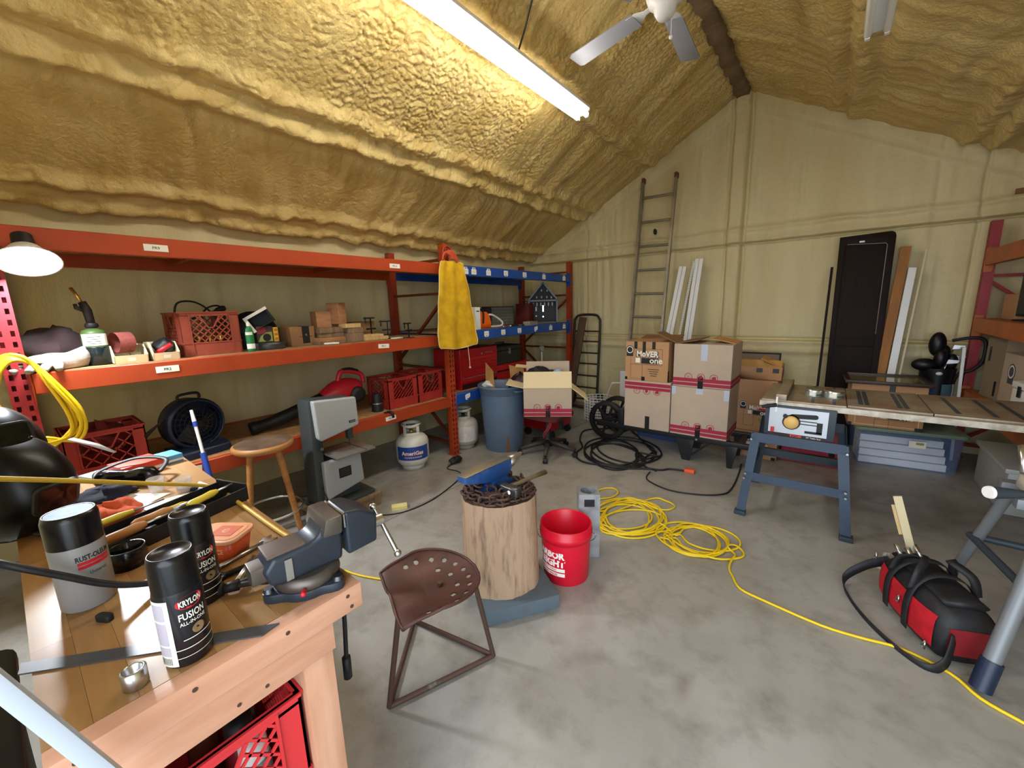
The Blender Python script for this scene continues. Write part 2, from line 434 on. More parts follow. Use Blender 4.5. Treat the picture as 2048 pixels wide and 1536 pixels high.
# exterior sheeting that closes the building
g = G()
g.b2((XL-0.12, YF-0.1, 0), (XL-0.06, YB+0.1, 2.5)); g.b2((XR+0.06, YF-0.1, 0), (XR+0.12, YB+0.1, 2.5)); g.b2((XL-0.1, YB+0.06, 0), (XR+0.1, YB+0.1, 4.2))
for q in (1, -1):
    g.prism([(XM, ZR+0.10), (XM+q*3.3, ZR+0.10-3.3*SLOPE), (XM+q*3.3, ZR+0.14-3.3*SLOPE), (XM, ZR+0.14)], YB-YF+0.2, frame((0, YB+0.1, 0), (1, 0, 0), (0, 0, 1)))
structure(g.build("trim_2", mat("steel sheeting", "#b9b9b4", 0.6)))
L1 = strip_light('long fluorescent strip light glowing under the roof slope', -1.78, 0.75, 3.30, 3.05, True)
g = G(); pts = spline([(0.02, 1.62, 0.055), (0.10, 1.60, 0.16), (0.30, 1.50, 0.34), (0.62, 1.40, 0.44)], 6); g.tube(pts, 0.006, 6)
g.build('power_cord', m_dark, L1)
strip_light('unlit white strip light on the right side of the roof', 0.05, 0.9, 3.36, 2.98, False)
# ceiling fan
m_blade = mat('fan blade', '#8f929e', 0.5); m_fanw = mat('fan white', '#e6e8ee', 0.3)
F = thing('ceiling_fan', 'white ceiling fan with five blades hanging from the ridge', 'fan', (-0.95, 2.76, 3.25))
g = G(); g.lathe([(0.0001, -0.085), (0.045, -0.08), (0.062, -0.05), (0.065, -0.02), (0.095, -0.005), (0.11, 0.03), (0.11, 0.08), (0.085, 0.12), (0.03, 0.14), (0.015, 0.15)], 28)
g.build('motor_housing', m_fanw, F)
g = G(); g.cyl((0, 0, 0.12), (0, 0, 0.50), 0.012); g.lathe([(0.012, 0.40), (0.05, 0.44), (0.065, 0.50)], 20, None); g.build('downrod', m_fanw, F)
for a in (166, 94, 22, -50, -122):
    M = rot('Z', a)
    g = G(); g.M = M; g.prism([(x_, y_) for x_, y_ in [(0.06, -0.02), (0.14, -0.018), (0.18, -0.045), (0.25, -0.05), (0.25, 0.05), (0.18, 0.045), (0.14, 0.018), (0.06, 0.02)]], 0.006, T(0, 0, 0.012))
    g.build('blade_iron', m_fanw, F, 0.001)
    g = G(); o = [(0.20, -0.058), (0.70, -0.070), (0.725, -0.055), (0.73, 0.055), (0.70, 0.070), (0.20, 0.058)]
    g.M = M @ rot('X', 10); g.prism(o, 0.008, T(0, 0, 0.004)); g.build('blade', m_blade, F, 0.002)
g = G(); g.tube([(0.03, 0.03, -0.06), (0.03, 0.03, -0.17)], 0.0015, 5); g.sphere((0.03, 0.03, -0.18), 0.012, 8); g.build('pull_chain', m_white, F)
# ---------------------------------------------------------------- pallet racks
m_or = mat('orange rack paint', '#a8401a', 0.45, col2='#9c3818', scale=4, lo=0.4, hi=0.7)
m_rd = mat('red rack paint', '#a02a32', 0.45, col2='#902028', scale=4)
m_or2 = mat('faded orange paint', '#b8662f', 0.5, col2='#a85524', scale=5)
m_or3 = mat('orange red post paint', '#a03c1a', 0.45, col2='#8a3018', scale=5)
m_bl = mat('blue rack paint', '#1c4fa8', 0.45, col2='#17418e', scale=4)
m_pb = mat('particle board', '#a9845a', 0.8, col2='#8d6a44', scale=30, detail=3)
m_lab = mat('white label', '#efece2', 0.6); m_ink = mat('black ink', '#22201e', 0.7)
ZH = 2.12
def post_mesh(wd=0.076, dp=0.065, h=ZH):
    """C-channel, backed by an added plate that darkens the inside, its face towards +x pierced by two rows of slots"""
    g = G(); ys = [-wd/2, -0.026, -0.012, 0.012, 0.026, wd/2]; p = 0.0508; n = int(h/p)
    zs = []
    for i in range(n): zs += [(i*p, i*p+0.012, 0), (i*p+0.012, i*p+0.038, 1), (i*p+0.038, (i+1)*p, 0)]
    zs.append((n*p, h, 0))
    for z0, z1, hole in zs:
        if not hole: g.add([(0, ys[0], z0), (0, ys[-1], z0), (0, ys[-1], z1), (0, ys[0], z1)], [(0, 1, 2, 3)], False)
        else:
            for j in (0, 2, 4): g.add([(0, ys[j], z0), (0, ys[j+1], z0), (0, ys[j+1], z1), (0, ys[j], z1)], [(0, 1, 2, 3)], False)
    # inner skin 3 mm back, same slots, then the two flanges
    for z0, z1, hole in zs:
        for j in ([0, 2, 4] if hole else [None]):
            a, b_ = (ys[0], ys[-1]) if j is None else (ys[j], ys[j+1])
            g.add([(-0.003, a, z0), (-0.003, b_, z0), (-0.003, b_, z1), (-0.003, a, z1)], [(3, 2, 1, 0)], False)
    g.b2((-dp, -wd/2, 0), (-0.0005, -wd/2+0.003, h)); g.b2((-dp, wd/2-0.003, 0), (-0.0005, wd/2, h))
    g.b2((-dp, -wd/2, 0), (-dp+0.003, -wd/2+0.018, h)); g.b2((-dp, wd/2-0.018, 0), (-dp+0.003, wd/2, h))
    g.b2((-dp, -wd/2+0.01, 0), (-dp+0.002, wd/2-0.01, h)); g.b2((-dp, -wd/2, h-0.003), (-0.001, wd/2, h-0.001))  # added back plate keeps light out so the slots look dark
    return g
def add_post(rack, x, y, m, face=1):
    o = post_mesh().build('upright_post', m, rack) if 'post'+m.name not in MATS else None
    if o is None: o = bpy.data.objects.new('upright_post', MATS['post'+m.name]); COL.objects.link(o); o.parent = rack
    else: MATS['post'+m.name] = o.data
    o.location = (x, y, 0); o.rotation_euler = (0, 0, 0 if face > 0 else math.pi)
    g = G(); g.b2((x-0.085*max(face, 0)-0.02*(face < 0), y-0.05, 0.0), (x+0.02*(face > 0)+0.085*(face < 0), y+0.05, 0.006)); g.build('foot_plate', m, rack)
    return o
def beam(rack, x, y0, y1, z0, z1, m, face=1):
    """stepped box beam between two posts with end plates"""
    g = G(); g.b2((x-0.05*face if face > 0 else x, y0+0.004, z0), (x if face > 0 else x+0.05, y1-0.004, z1))
    for yy in (y0, y1):
        g.b2((x-0.055 if face > 0 else x-0.004, yy-0.0035, z0-0.06), (x+0.004 if face > 0 else x+0.055, yy+0.0035, z1+0.025))
    return g.build('beam', m, rack, 0.003, 1)
def label_on(parent, x, y, z, s, w_=0.105, h_=0.036, ty=0, face=1):
    g = G(); A = frame((x+0.0012*face, y, z), (0, face, 0), (0, 0, 1)) @ rot('Z', ty)
    g.box((0, 0, 0), (w_, h_, 0.001), A); g.m = 1; g.text(s, h=h_*0.42, M=A @ T(0, 0, 0.001), bold=0.012)
    return g.build('label', [m_lab, m_ink], parent)
def tag_on(parent, x, y, z, kind):
    """adhesive placard of the pull-tag shape on the blue beams"""
    g = G(); A = frame((x+0.0012, y, z), (0, 1, 0), (0, 0, 1)); w_, h_ = 0.075, 0.05
    if kind == 'tab': o = [(-w_/2, -0.035), (w_/2, -0.035), (w_/2, 0.015), (w_/2-0.012, 0.018), (w_/2-0.016, 0.035), (-w_/2+0.016, 0.035), (-w_/2+0.012, 0.018), (-w_/2, 0.015)]
    elif kind == 'cup': o = [(-w_/2, 0.03), (w_/2, 0.03), (w_/2, -0.02), (w_/2-0.015, -0.032), (-w_/2+0.015, -0.032), (-w_/2, -0.02)]
    else: o = [(-w_/2, 0.02), (-0.01, 0.03), (w_/2, 0.035), (w_/2, -0.005), (0.012, -0.02), (0.0, -0.034), (-w_/2+0.006, -0.03)]
    g.prism(o, 0.0012, A); g.m = 1
    zz = 0.024 if kind == 'tab' else -0.022
    g.box((0, zz, 0.0015), (0.026, 0.007, 0.0006), A)
    g.m = 2
    for k in range(2): g.box((0, -0.004-k*0.012 if kind == 'tab' else 0.010-k*0.011, 0.0015), (0.045, 0.003, 0.0005), A)
    return g.build('label', [m_lab, m_ink, mat('grey print', '#b9b6ac', 0.7)], parent)
XF, XB = -2.98, -3.90
Y0, Y1, Y2 = 0.03, 2.79, 5.19
RK = thing('pallet_rack', 'long pallet rack of orange and blue beams along the left wall', 'rack', (0, 0, 0))
for y in (Y0, Y1, Y2):
    add_post(RK, XF, y, m_or if y == Y1 else (m_or3 if y == Y2 else m_rd)); add_post(RK, XB, y, m_or3, -1)  # near front post is red to carry the lamp's reddish light in its colour
    g = G()
    for za, zb in ((0.12, 0.12), (0.16, 0.86), (0.9, 0.9), (1.62, 0.94), (1.66, 1.66), (1.98, 1.98)):
        g.bar((XF-0.05, y, za), (XB+0.05, y, zb), 0.03, 0.025)
    g.build('frame_bracing', mat('shaded brace paint', '#6a2e1a', 0.5), RK)  # post paint darkened, the shade inside the rack is put into its colour
hp = 0.038
levels = {1: [(1.835, 1.935), (1.155, 1.255), (0.525, 0.620)], 2: [(1.837, 1.937), (1.175, 1.278), (0.530, 0.637)]}
BE = {}
for bay, ya, yb, m in ((1, Y0+hp, Y1-hp, m_or), (2, Y1+hp, Y2-hp, m_bl)):
    for i, (z0, z1) in enumerate(levels[bay]):
        BE[bay, i] = beam(RK, XF+0.002, ya, yb, z0, z1, m); beam(RK, XB-0.002, ya, yb, z0, z1, m, -1)
        k = 3; L = (yb-ya-0.02)/k
        for j in range(k):
            g = G(); g.b2((XB+0.045, ya+0.01+j*L+0.002, z1-0.022), (XF-0.045, ya+0.01+(j+1)*L-0.002, z1-0.004)); g.build('deck_board', m_pb, RK)
        for q in (0.3, 0.7):
            g = G(); yy = ya+(yb-ya)*q; g.b2((XB+0.04, yy-0.02, z1-0.062), (XF-0.045, yy+0.02, z1-0.023)); g.build('cross_bar', m_or3 if bay == 1 else m_bl, RK)
xf = XF+0.003
label_on(BE[1, 0], xf, 0.624, 1.880, 'PR9'); label_on(BE[1, 1], xf, 0.577, 1.211, 'PR2'); label_on(BE[1, 0], xf, 2.193, 1.879, 'PR12')
label_on(BE[1, 1], xf, 2.017, 1.213, 'PR11', ty=-3); label_on(BE[1, 2], xf, 2.026, 0.577, 'PR10', ty=2); label_on(BE[1, 2], xf, 0.600, 0.590, 'PR1', ty=-6)
for y, k in ((3.05, 'tab'), (3.17, 'tab'), (3.40, 'tab'), (3.70, 'cup'), (4.06, 'cup'), (4.48, 'tab'), (4.98, 'tab')): tag_on(BE[2, 0], xf, y, 1.888, k)
for y, k in ((3.09, 'cup'), (3.33, 'cup'), (3.62, 'cup'), (3.93, 'cup'), (4.28, 'torn'), (4.63, 'tab'), (4.98, 'tab')): tag_on(BE[2, 1], xf, y, 1.228, k)
tag_on(BE[2, 2], xf, 2.99, 0.588, 'torn')
# second rack along the right wall
RR = thing('pallet_rack', 'red and orange pallet rack against the right wall', 'rack', (0, 0, 0))
RX = 1.0
for y in (5.45, 3.05):
    add_post(RR, RX, y, m_rd, -1); add_post(RR, RX+0.9, y, m_rd, 1)
    g = G()
    for za, zb in ((0.12, 0.12), (0.16, 0.86), (0.9, 0.9), (1.62, 0.94), (1.66, 1.66)): g.bar((RX+0.05, y, za), (RX+0.85, y, zb), 0.03, 0.025)
    g.build('frame_bracing', m_rd, RR)
for z0, z1 in ((1.75, 1.875), (1.18, 1.30), (0.55, 0.66)):
    beam(RR, RX-0.002, 3.09, 5.41, z0, z1, m_or2, -1); beam(RR, RX+0.902, 3.09, 5.41, z0, z1, m_or2, 1)
    for j in range(3):
        L = 2.31/3; g = G(); g.b2((RX+0.045, 3.095+j*L+0.002, z1-0.022), (RX+0.855, 3.095+(j+1)*L-0.002, z1-0.004)); g.build('deck_board', m_pb, RR)

# ---------------------------------------------------------------- milk crates
def seg_clip(x0, x1, z0, z1, sp, slope):
    """diagonal segments of a lattice clipped to a rectangle"""
    out = []; w_ = x1-x0; h_ = z1-z0; c = -h_ if slope > 0 else 0.0
    k = -h_+sp*0.5
    while k < w_:
        # line x = k + t, z = t (slope +) with t in [0,h]
        ta = max(0, -k); tb = min(h_, w_-k)
        if tb-ta > 0.006:
            if slope > 0: out.append(((x0+k+ta, z0+ta), (x0+k+tb, z0+tb)))
            else: out.append(((x1-k-ta, z0+ta), (x1-k-tb, z0+tb)))
        k += sp
    return out
def milk_crate(label, loc, rz, m, style='diamond', h=0.28, w_=0.33, sp=0.034, group=None):
    t = thing('milk_crate', label, 'crate', loc, rz, group); a = w_/2; th = 0.006
    g = G(); g.b2((-a+0.01, -a+0.01, 0), (a-0.01, a-0.01, 0.005)); g.build('base', m, t)
    for sd in range(4):
        M = rot('Z', 90*sd); g = G(); g.M = M
        g.b2((-a, -a, 0.0), (a, -a+th, 0.085)); g.b2((-a, -a, h-0.028), (a, -a+th, h))
        g.b2((-a, -a-0.006, h-0.008), (a, -a+0.012, h)); g.b2((-a, -a, 0.08), (-a+0.05, -a+th, h-0.02)); g.b2((a-0.05, -a, 0.08), (a, -a+th, h-0.02))
        g.b2((-a+0.05, -a-0.005, 0.02), (-a+0.056, -a, h-0.01)); g.b2((a-0.056, -a-0.005, 0.02), (a-0.05, -a, h-0.01))
        g.b2((-a-0.0, -a-0.004, 0.078), (a, -a, 0.086))
        pw = G(); g.build('side_panel', m, t)
        g = G(); g.M = M; x0, x1, z0, z1 = -a+0.05, a-0.05, 0.085, h-0.028
        hw = 0.055
        for sl in ((1, -1) if style == 'diamond' else (1,)):
            for (p, q) in seg_clip(x0, x1, z0, z1, sp*1.25, sl):
                # leave the hand hole open
                mx_, mz_ = (p[0]+q[0])/2, (p[1]+q[1])/2
                pts = [(p[0]+(q[0]-p[0])*i/12, p[1]+(q[1]-p[1])*i/12) for i in range(13)]
                run = []
                def inhole(u): return abs(u[0]) < hw-(z1-u[1])*0.55 and u[1] > z1-0.075
                for u in pts+[None]:
                    if u is not None and not inhole(u): run.append(u); continue
                    if len(run) > 1: g.bar((run[0][0], -a+0.003, run[0][1]), (run[-1][0], -a+0.003, run[-1][1]), 0.006, 0.005, (0, 1, 0))
                    run = []
        zb = z1-0.075; e = hw-0.075*0.55
        for p, q in (((-hw, z1), (-e, zb)), ((-e, zb), (e, zb)), ((e, zb), (hw, z1))): g.bar((p[0], -a+0.003, p[1]), (q[0], -a+0.003, q[1]), 0.008, 0.006, (0, 1, 0))
        g.build('side_lattice', m, t)
    return t
m_cr1 = mat('crate orange brown', '#9c4a38', 0.5, col2='#8f4232', scale=6); m_cr2 = mat('crate red', '#a8322a', 0.5, col2='#982a24', scale=6)
m_cr3 = mat('crate bright red', '#d03338', 0.45); m_cr4 = mat('crate maroon', '#9c2f2a', 0.5)
milk_crate('faded red milk crate of brass bits and cables on the middle shelf', (-3.37, 0.875, 1.252), 92, m_cr1)
milk_crate('red slatted milk crate beside the leaf blower on the low shelf', (-3.26, 2.268, 0.618), 90, m_cr2, 'slant', sp=0.03)
milk_crate('red slatted milk crate touching the orange upright on the low shelf', (-3.25, 2.596, 0.618), 90, m_cr2, 'slant', sp=0.038, w_=0.315, h=0.29)
milk_crate('maroon milk crate behind the workbench end on the low shelf', (-3.28, 0.285, 0.618), 90, m_cr4, 'diamond', sp=0.055)
# ---------------------------------------------------------------- things on the middle shelf
Z2 = 1.252; Z2b = 1.275; Z3 = 0.618; Z3b = 0.634
m_card = mat('cardboard', '#b58a5e', 0.85, col2='#a97f54', scale=5); m_card2 = mat('brown cardboard', '#8f6c49', 0.85, col2='#7f5d3d', scale=5)
m_wood1 = mat('reddish wood', '#b0805a', 0.7, col2='#96684a', scale=5, stretch=(1, 1, 8), detail=6)
m_wood2 = mat('pale wood', '#cdb27e', 0.7, col2='#b89a66', scale=5, stretch=(1, 8, 1), detail=6)
m_wood3 = mat('weathered wood', '#8a7258', 0.8, col2='#6b553f', scale=5, stretch=(1, 8, 1), detail=6)
m_blk = mat('matt black', '#17171a', 0.55); m_blkg = mat('gloss black', '#0d0d10', 0.18); m_steel = mat('bright steel', '#c4c6c8', 0.28, 1.0)
m_dsteel = mat('dark steel', '#6a6c70', 0.42, 1.0); m_brass = mat('brass', '#d9b25a', 0.3, 1.0); m_iron = mat('black iron', '#2a2826', 0.55, 0.6)
m_cream = mat('cream plastic', '#d8cfae', 0.5); m_redp = mat('red plastic', '#c01f2c', 0.4); m_wht = mat('white card', '#eeeeea', 0.6)
m_greyfab = mat('grey canvas', '#a7a29c', 0.9, col2='#8b857e', scale=20, bump=0.3, bscale=60)
m_darkfab = mat('dark cloth', '#3a2a2c', 0.95, col2='#2a2226', scale=9)
m_olive = mat('olive cloth', '#77704a', 0.95, col2='#6a6240', scale=9)
def blob(g, c, r, sc, seed, amp=0.25, n=10, M=None):
    """crumpled soft body resting on z=0 of its centre"""
    rnd = random.Random(seed); ph = [rnd.uniform(0, 6.3) for _ in range(6)]; rows = []
    for i in range(n+1):
        th = math.pi*i/n; row = []
        for j in range(2*n+1):
            a = 2*math.pi*j/(2*n)
            q = 1+amp*(0.5*math.sin(3*a+ph[0]+2*th)+0.3*math.sin(5*a+ph[1]-3*th)+0.4*math.sin(2*a+4*th+ph[2]))
            p = Vector((r*q*sc[0]*math.sin(th)*math.cos(a), r*q*sc[1]*math.sin(th)*math.sin(a), -r*q*sc[2]*math.cos(th)))
            p.z = max(p.z, -r*sc[2]*0.7)
            row.append((c[0]+p.x, c[1]+p.y, c[2]+p.z))
        rows.append(row)
    g.grid(rows, True, M=M); return g
# gloves and rags at the near end
g = G(); g.M = T(-3.10, 0.175, Z2)
rows = []
for i in range(15):
    u = i/14; row = []
    for j in range(17):
        a = 2*math.pi*j/16; wv = 0.075*(1-0.55*u)+0.012*math.sin(9*u+2); hv = 0.05+0.075*u-0.03*u*u+0.008*math.sin(7*u)
        q = 1+0.10*math.sin(3*a+8*u)
        row.append((0.10-0.20*u+0.0*q, -0.12+0.24*u+wv*q*math.cos(a), max(0.001, hv*0.55+hv*0.55*q*math.sin(a))))
    rows.append(row)
g.grid(rows, True)
for k, (dx, dy) in enumerate(((0.10, -0.16), (0.13, -0.11), (0.14, -0.06), (0.12, -0.01))):
    g.tube([(0.05, dy*0.4, 0.03), (0.09, dy*0.8, 0.03), (dx+0.02, dy, 0.016)], [0.02, 0.019, 0.014], 10)
tag(g.build('work_glove', m_greyfab), 'grey leather work glove drooping over the shelf edge', 'glove')
g = G(); blob(g, (-3.36, 0.20, Z2+0.10), 0.14, (0.9, 1.0, 0.75), 4); g.v = [(x_, y_, max(z_, Z2+0.001)) for x_, y_, z_ in g.v]
tag(g.build('cloth_bundle', m_darkfab), 'dark maroon cloth bundle behind the grey work glove', 'cloth')
g = G(); blob(g, (-3.20, 0.105, Z2+0.025), 0.05, (1.2, 1.0, 0.6), 9); g.v = [(x_, y_, max(z_, Z2+0.001)) for x_, y_, z_ in g.v]
tag(g.build('rag', m_olive), 'olive rag next to the red tinted upright at the shelf end', 'rag')
# torch on a squat gas bottle
m_btl = mat('dark green gas bottle', '#0e1c1e', 0.25); m_btlg = mat('olive green band', '#42592c', 0.5)
t = thing('gas_torch', 'green gas cylinder with black torch head and brass tip', 'torch', (-3.22, 0.335, Z2))
g = G(); g.lathe([(0.05, 0.0), (0.058, 0.006), (0.057, 0.09), (0.053, 0.10)], 28); g.build('base', m_btl, t)
g = G(); g.lathe([(0.053, 0.10), (0.053, 0.175), (0.046, 0.19), (0.025, 0.20), (0.014, 0.205)], 28); g.build('cylinder', m_btlg, t)
g = G(); g.lathe([(0.0538, 0.108), (0.0538, 0.172)], 20, None, True, False, -70, 60); g.m = 1
for k in range(4): g.lathe([(0.0542, 0.118+k*0.012), (0.0542, 0.121+k*0.012)], 10, None, True, False, -40, 20)
g.build('sticker', [m_lab, m_ink], t)
g = G(); g.lathe([(0.024, 0.205), (0.03, 0.215), (0.024, 0.23)], 16); g.tube([(0, 0, 0.22), (0.0, -0.005, 0.30), (0.004, -0.018, 0.345)], [0.018, 0.02, 0.017], 12); g.tube([(0.0, -0.014, 0.30), (0.01, -0.045, 0.315), (0.01, -0.047, 0.335)], [0.012, 0.012, 0.008], 8); g.build('torch_head', m_blk, t)
g = G(); g.tube([(0.004, -0.018, 0.335), (0.002, -0.03, 0.375), (-0.01, -0.048, 0.42)], [0.006, 0.007, 0.008], 10); g.build('burner_tip', m_brass, t)
# two cream bins
def bin_(label, y, w_, h_):
    t = thing('parts_bin', label, 'bin', (-3.12, y, Z2), 0, 'cream parts bins'); d = 0.20; a = w_/2
    g = G(); g.b2((-d, -a, 0), (0, a, 0.004)); g.prism([(-d, 0), (0.0, 0), (0.015, 0.045), (-0.05, h_), (-d, h_)], 0.004, frame((0, -a, 0), (1, 0, 0), (0, 0, 1)) @ T(0, 0, -0.004)); g.prism([(-d, 0), (0.0, 0), (0.015, 0.045), (-0.05, h_), (-d, h_)], 0.004, frame((0, a, 0), (1, 0, 0), (0, 0, 1)))
    g.b2((-d, -a, 0), (-d+0.004, a, h_)); g.add([(0, -a, 0), (0, a, 0), (0.015, a, 0.045), (0.015, -a, 0.045), (-0.004, -a, 0), (-0.004, a, 0), (0.011, a, 0.045), (0.011, -a, 0.045)], [(0, 1, 2, 3), (7, 6, 5, 4), (3, 2, 6, 7)], False)
    g.build('body', m_cream, t, 0.0)
    g = G(); g.box((0.0095, 0.0, 0.026), (0.001, 0.032, 0.018), rot('Y', 18)); g.build('label', m_lab, t); return t
bin_('cream plastic bin holding brown sanding belts', 0.455, 0.145, 0.10); bin_('cream plastic bin next to the milk crate holding red handled tools', 0.612, 0.125, 0.105)
m_sand = mat('sanding belt', '#8d4a42', 0.95, col2='#7c3f3a', scale=60)
def belt(loc, r, w_, rz, label, m, el=1.6):
    g = G(); g.M = T(*loc) @ rot('Z', rz) @ rot('Y', 25); P = [(r*math.cos(a)*el*0.6, 0, r*math.sin(a)) for a in [2*math.pi*i/24 for i in range(24)]]
    rows = [[(p[0], -w_/2, p[2]), (p[0], w_/2, p[2])] for p in P+[P[0]]]; g.grid(rows, True); rows = [[(p[0]*0.97, w_/2, p[2]*0.97), (p[0]*0.97, -w_/2, p[2]*0.97)] for p in P+[P[0]]]; g.grid(rows, True)
    return tag(g.build('sanding_belt', m), label, 'sanding belt')
belt((-3.20, 0.44, Z2+0.115), 0.06, 0.075, 20, 'dull red sanding belt standing up out of the cream bin', m_sand)
belt((-3.19, 0.50, Z2+0.055), 0.04, 0.07, 80, 'brown sanding belt lying low in the cream bin', m_card2)
g = G(); g.M = T(-3.18, 0.60, Z2+0.05) @ rot('Z', 60) @ rot('Y', -35); g.tube([(-0.05, 0, 0), (0, 0, 0.004), (0.07, 0, 0)], [0.010, 0.016, 0.012], 10)
tag(g.build('screwdriver', m_redp), 'red tool handle lying in the second cream bin', 'tool')
g = G(); blob(g, (-3.22, 0.63, Z2+0.075), 0.06, (1.1, 0.9, 0.8), 12, 0.15)
tag(g.build('tool_pouch', m_blk), 'black pouch stuffed into the second cream bin', 'pouch')
# contents of the crate: brass bits, a cable loop, a clear tube
for k, (dx, dy) in enumerate(((-0.06, -0.09), (-0.10, -0.02), (-0.06, 0.03), (-0.12, 0.07), (-0.05, 0.09))):
    g = G(); g.M = T(-3.30+dx, 0.875+dy, Z2+0.012) @ rot('Z', 40*k); g.cyl((0, 0, 0), (0, 0, 0.085+0.02*(k % 2)), 0.02); g.lathe([(0.026, 0.085), (0.026, 0.105)], 6)
    tag(g.build('brass_fitting', m_brass), ['leftmost', 'second from left', 'middle', 'fourth from left', 'rightmost'][k]+' brass pipe fitting inside the milk crate on the middle shelf', 'fitting', 'brass fittings in the milk crate')
g = G(); pts = spline([(-3.38, 0.745, 1.38), (-3.36, 0.735, 1.50), (-3.36, 0.76, 1.59), (-3.38, 0.85, 1.60), (-3.40, 0.93, 1.55), (-3.40, 0.98, 1.46), (-3.38, 0.94, 1.42), (-3.37, 0.88, 1.48), (-3.38, 0.92, 1.555), (-3.4, 1.0, 1.57), (-3.41, 1.025, 1.50), (-3.40, 1.01, 1.40)], 8); g.tube(pts, 0.006, 8)
tag(g.build('cable', m_blk), 'black cable looping up out of the milk crate', 'cable')
g = G(); g.M = T(-3.45, 0.98, 1.535) @ rot('Z', 70) @ rot('Y', 70); g.lathe([(0.007, -0.16), (0.007, 0.0), (0.018, 0.02), (0.02, 0.06), (0.012, 0.075)], 12)
tag(g.build('soldering_gun', m_iron), 'dark grey plug end poking above the milk crate', 'tool')
# green bottle
t = thing('squeeze_bottle', 'green squeeze bottle with white label beside the milk crate', 'bottle', (-3.17, 1.085, Z2))
g = G(); g.lathe([(0.024, 0), (0.026, 0.01), (0.026, 0.13), (0.02, 0.16), (0.010, 0.175)], 18, Matrix.Diagonal((0.7, 1, 1, 1))); g.build('body', mat('green plastic', '#1f7a48', 0.35), t)
g = G(); g.lathe([(0.012, 0.175), (0.012, 0.195), (0.005, 0.205)], 14); g.lathe([(0.0265, 0.02), (0.0265, 0.055)], 14, Matrix.Diagonal((0.7, 1, 1, 1)), True, False, -80, 80); g.lathe([(0.0268, 0.115), (0.0262, 0.135)], 14, Matrix.Diagonal((0.7, 1, 1, 1)), True, False, -80, 30); g.build('cap', m_wht, t)
# round tin with a coffee-style box on it, a black case
t = thing('cake_tin', 'flat round dark grey tin on the middle shelf', 'tin', (-3.28, 1.235, Z2))
g = G(); g.lathe([(0.112, 0), (0.115, 0.003), (0.115, 0.035)], 36); g.build('tray', mat('grey tin', '#54585a', 0.4, 0.6), t)
g = G(); g.lathe([(0.117, 0.03), (0.117, 0.046), (0.108, 0.05), (0.001, 0.05)], 36, None, True, False); g.build('lid', mat('tin lid', '#45494c', 0.4, 0.6), t)
t = thing('screw_box', 'small printed box with red and green picture on the round tin', 'box', (-3.31, 1.215, Z2+0.051), 4)
g = G(); g.b2((-0.05, -0.055, 0), (0.045, 0.055, 0.115)); g.build('carton', mat('dark carton', '#3a3130', 0.6), t, 0.002)
g = G(); g.box((0.0456, -0.02, 0.085), (0.0006, 0.06, 0.045)); g.build('red_print', mat('red print', '#8a2f35', 0.6), t)
g = G(); g.prism([(-0.05, 0.005), (0.05, 0.005), (0.05, 0.075), (0.01, 0.07), (-0.03, 0.045)], 0.0008, frame((0.0456, 0, 0), (0, 1, 0), (0, 0, 1))); g.m = 1; g.lathe([(0.028, 0), (0.028, 0.001)], 24, frame((0.0462, 0.012, 0.034), (0, 1, 0), (0, 0, 1))); g.build('green_print', [mat('green print', '#8d9a54', 0.6), m_blk], t)
t = thing('screw_box', 'narrow yellow carton standing beside the printed box', 'box', (-3.28, 1.295, Z2+0.051), 4)
g = G(); g.b2((-0.03, -0.016, 0), (0.015, 0.016, 0.105)); g.build('carton', mat('yellow carton', '#d7a63a', 0.6), t, 0.002)
for k in range(3):
    g = G(); g.box((0.0154, 0, 0.02+k*0.033), (0.0006, 0.024, 0.018)); g.build('print', mat('brown print', '#a0702a', 0.6), t)
t = thing('tool_case', 'open black box with white rim tipped on the printed cartons', 'box', (-3.30, 1.215, Z2+0.215), 0, None)
t.rotation_euler = (R_(30), R_(0), R_(-25))
for nm, lo_, hi_, mm in (('back_panel', (-0.10, -0.075, -0.05), (-0.096, 0.075, 0.05), m_blk), ('side_panel', (-0.10, -0.075, -0.05), (0.06, -0.071, 0.05), m_blk), ('side_panel', (-0.10, 0.071, -0.05), (0.06, 0.075, 0.05), m_blk), ('top_panel', (-0.10, -0.075, 0.046), (0.06, 0.075, 0.05), m_blk), ('bottom_panel', (-0.10, -0.075, -0.05), (0.06, 0.075, -0.046), m_blk)):
    g = G(); g.b2(lo_, hi_); g.build(nm, mm, t)
g = G(); g.b2((0.06, -0.085, 0.04), (0.064, 0.085, 0.06)); g.b2((0.06, -0.085, -0.06), (0.064, -0.065, 0.06)); g.build('rim', m_wht, t)
g = G(); g.M = T(-3.52, 1.23, Z2+0.0); rows = [[(0.02+0.10*math.cos(a)*math.sin(R_(10+16*i)), 0.17*math.sin(a)*math.sin(R_(10+16*i)), 0.12+0.16*math.cos(R_(10+16*i))) for a in [2*math.pi*j/20 for j in range(21)]] for i in range(6)]; g.grid(rows, True); g.lathe([(0.11, 0), (0.11, 0.135)], 20, Matrix.Diagonal((0.7, 1.3, 1, 1)))
tag(g.build('grinder_bag', mat('black nylon', '#1c1b20', 0.6)), 'rounded black bag behind the tipped black box', 'bag')
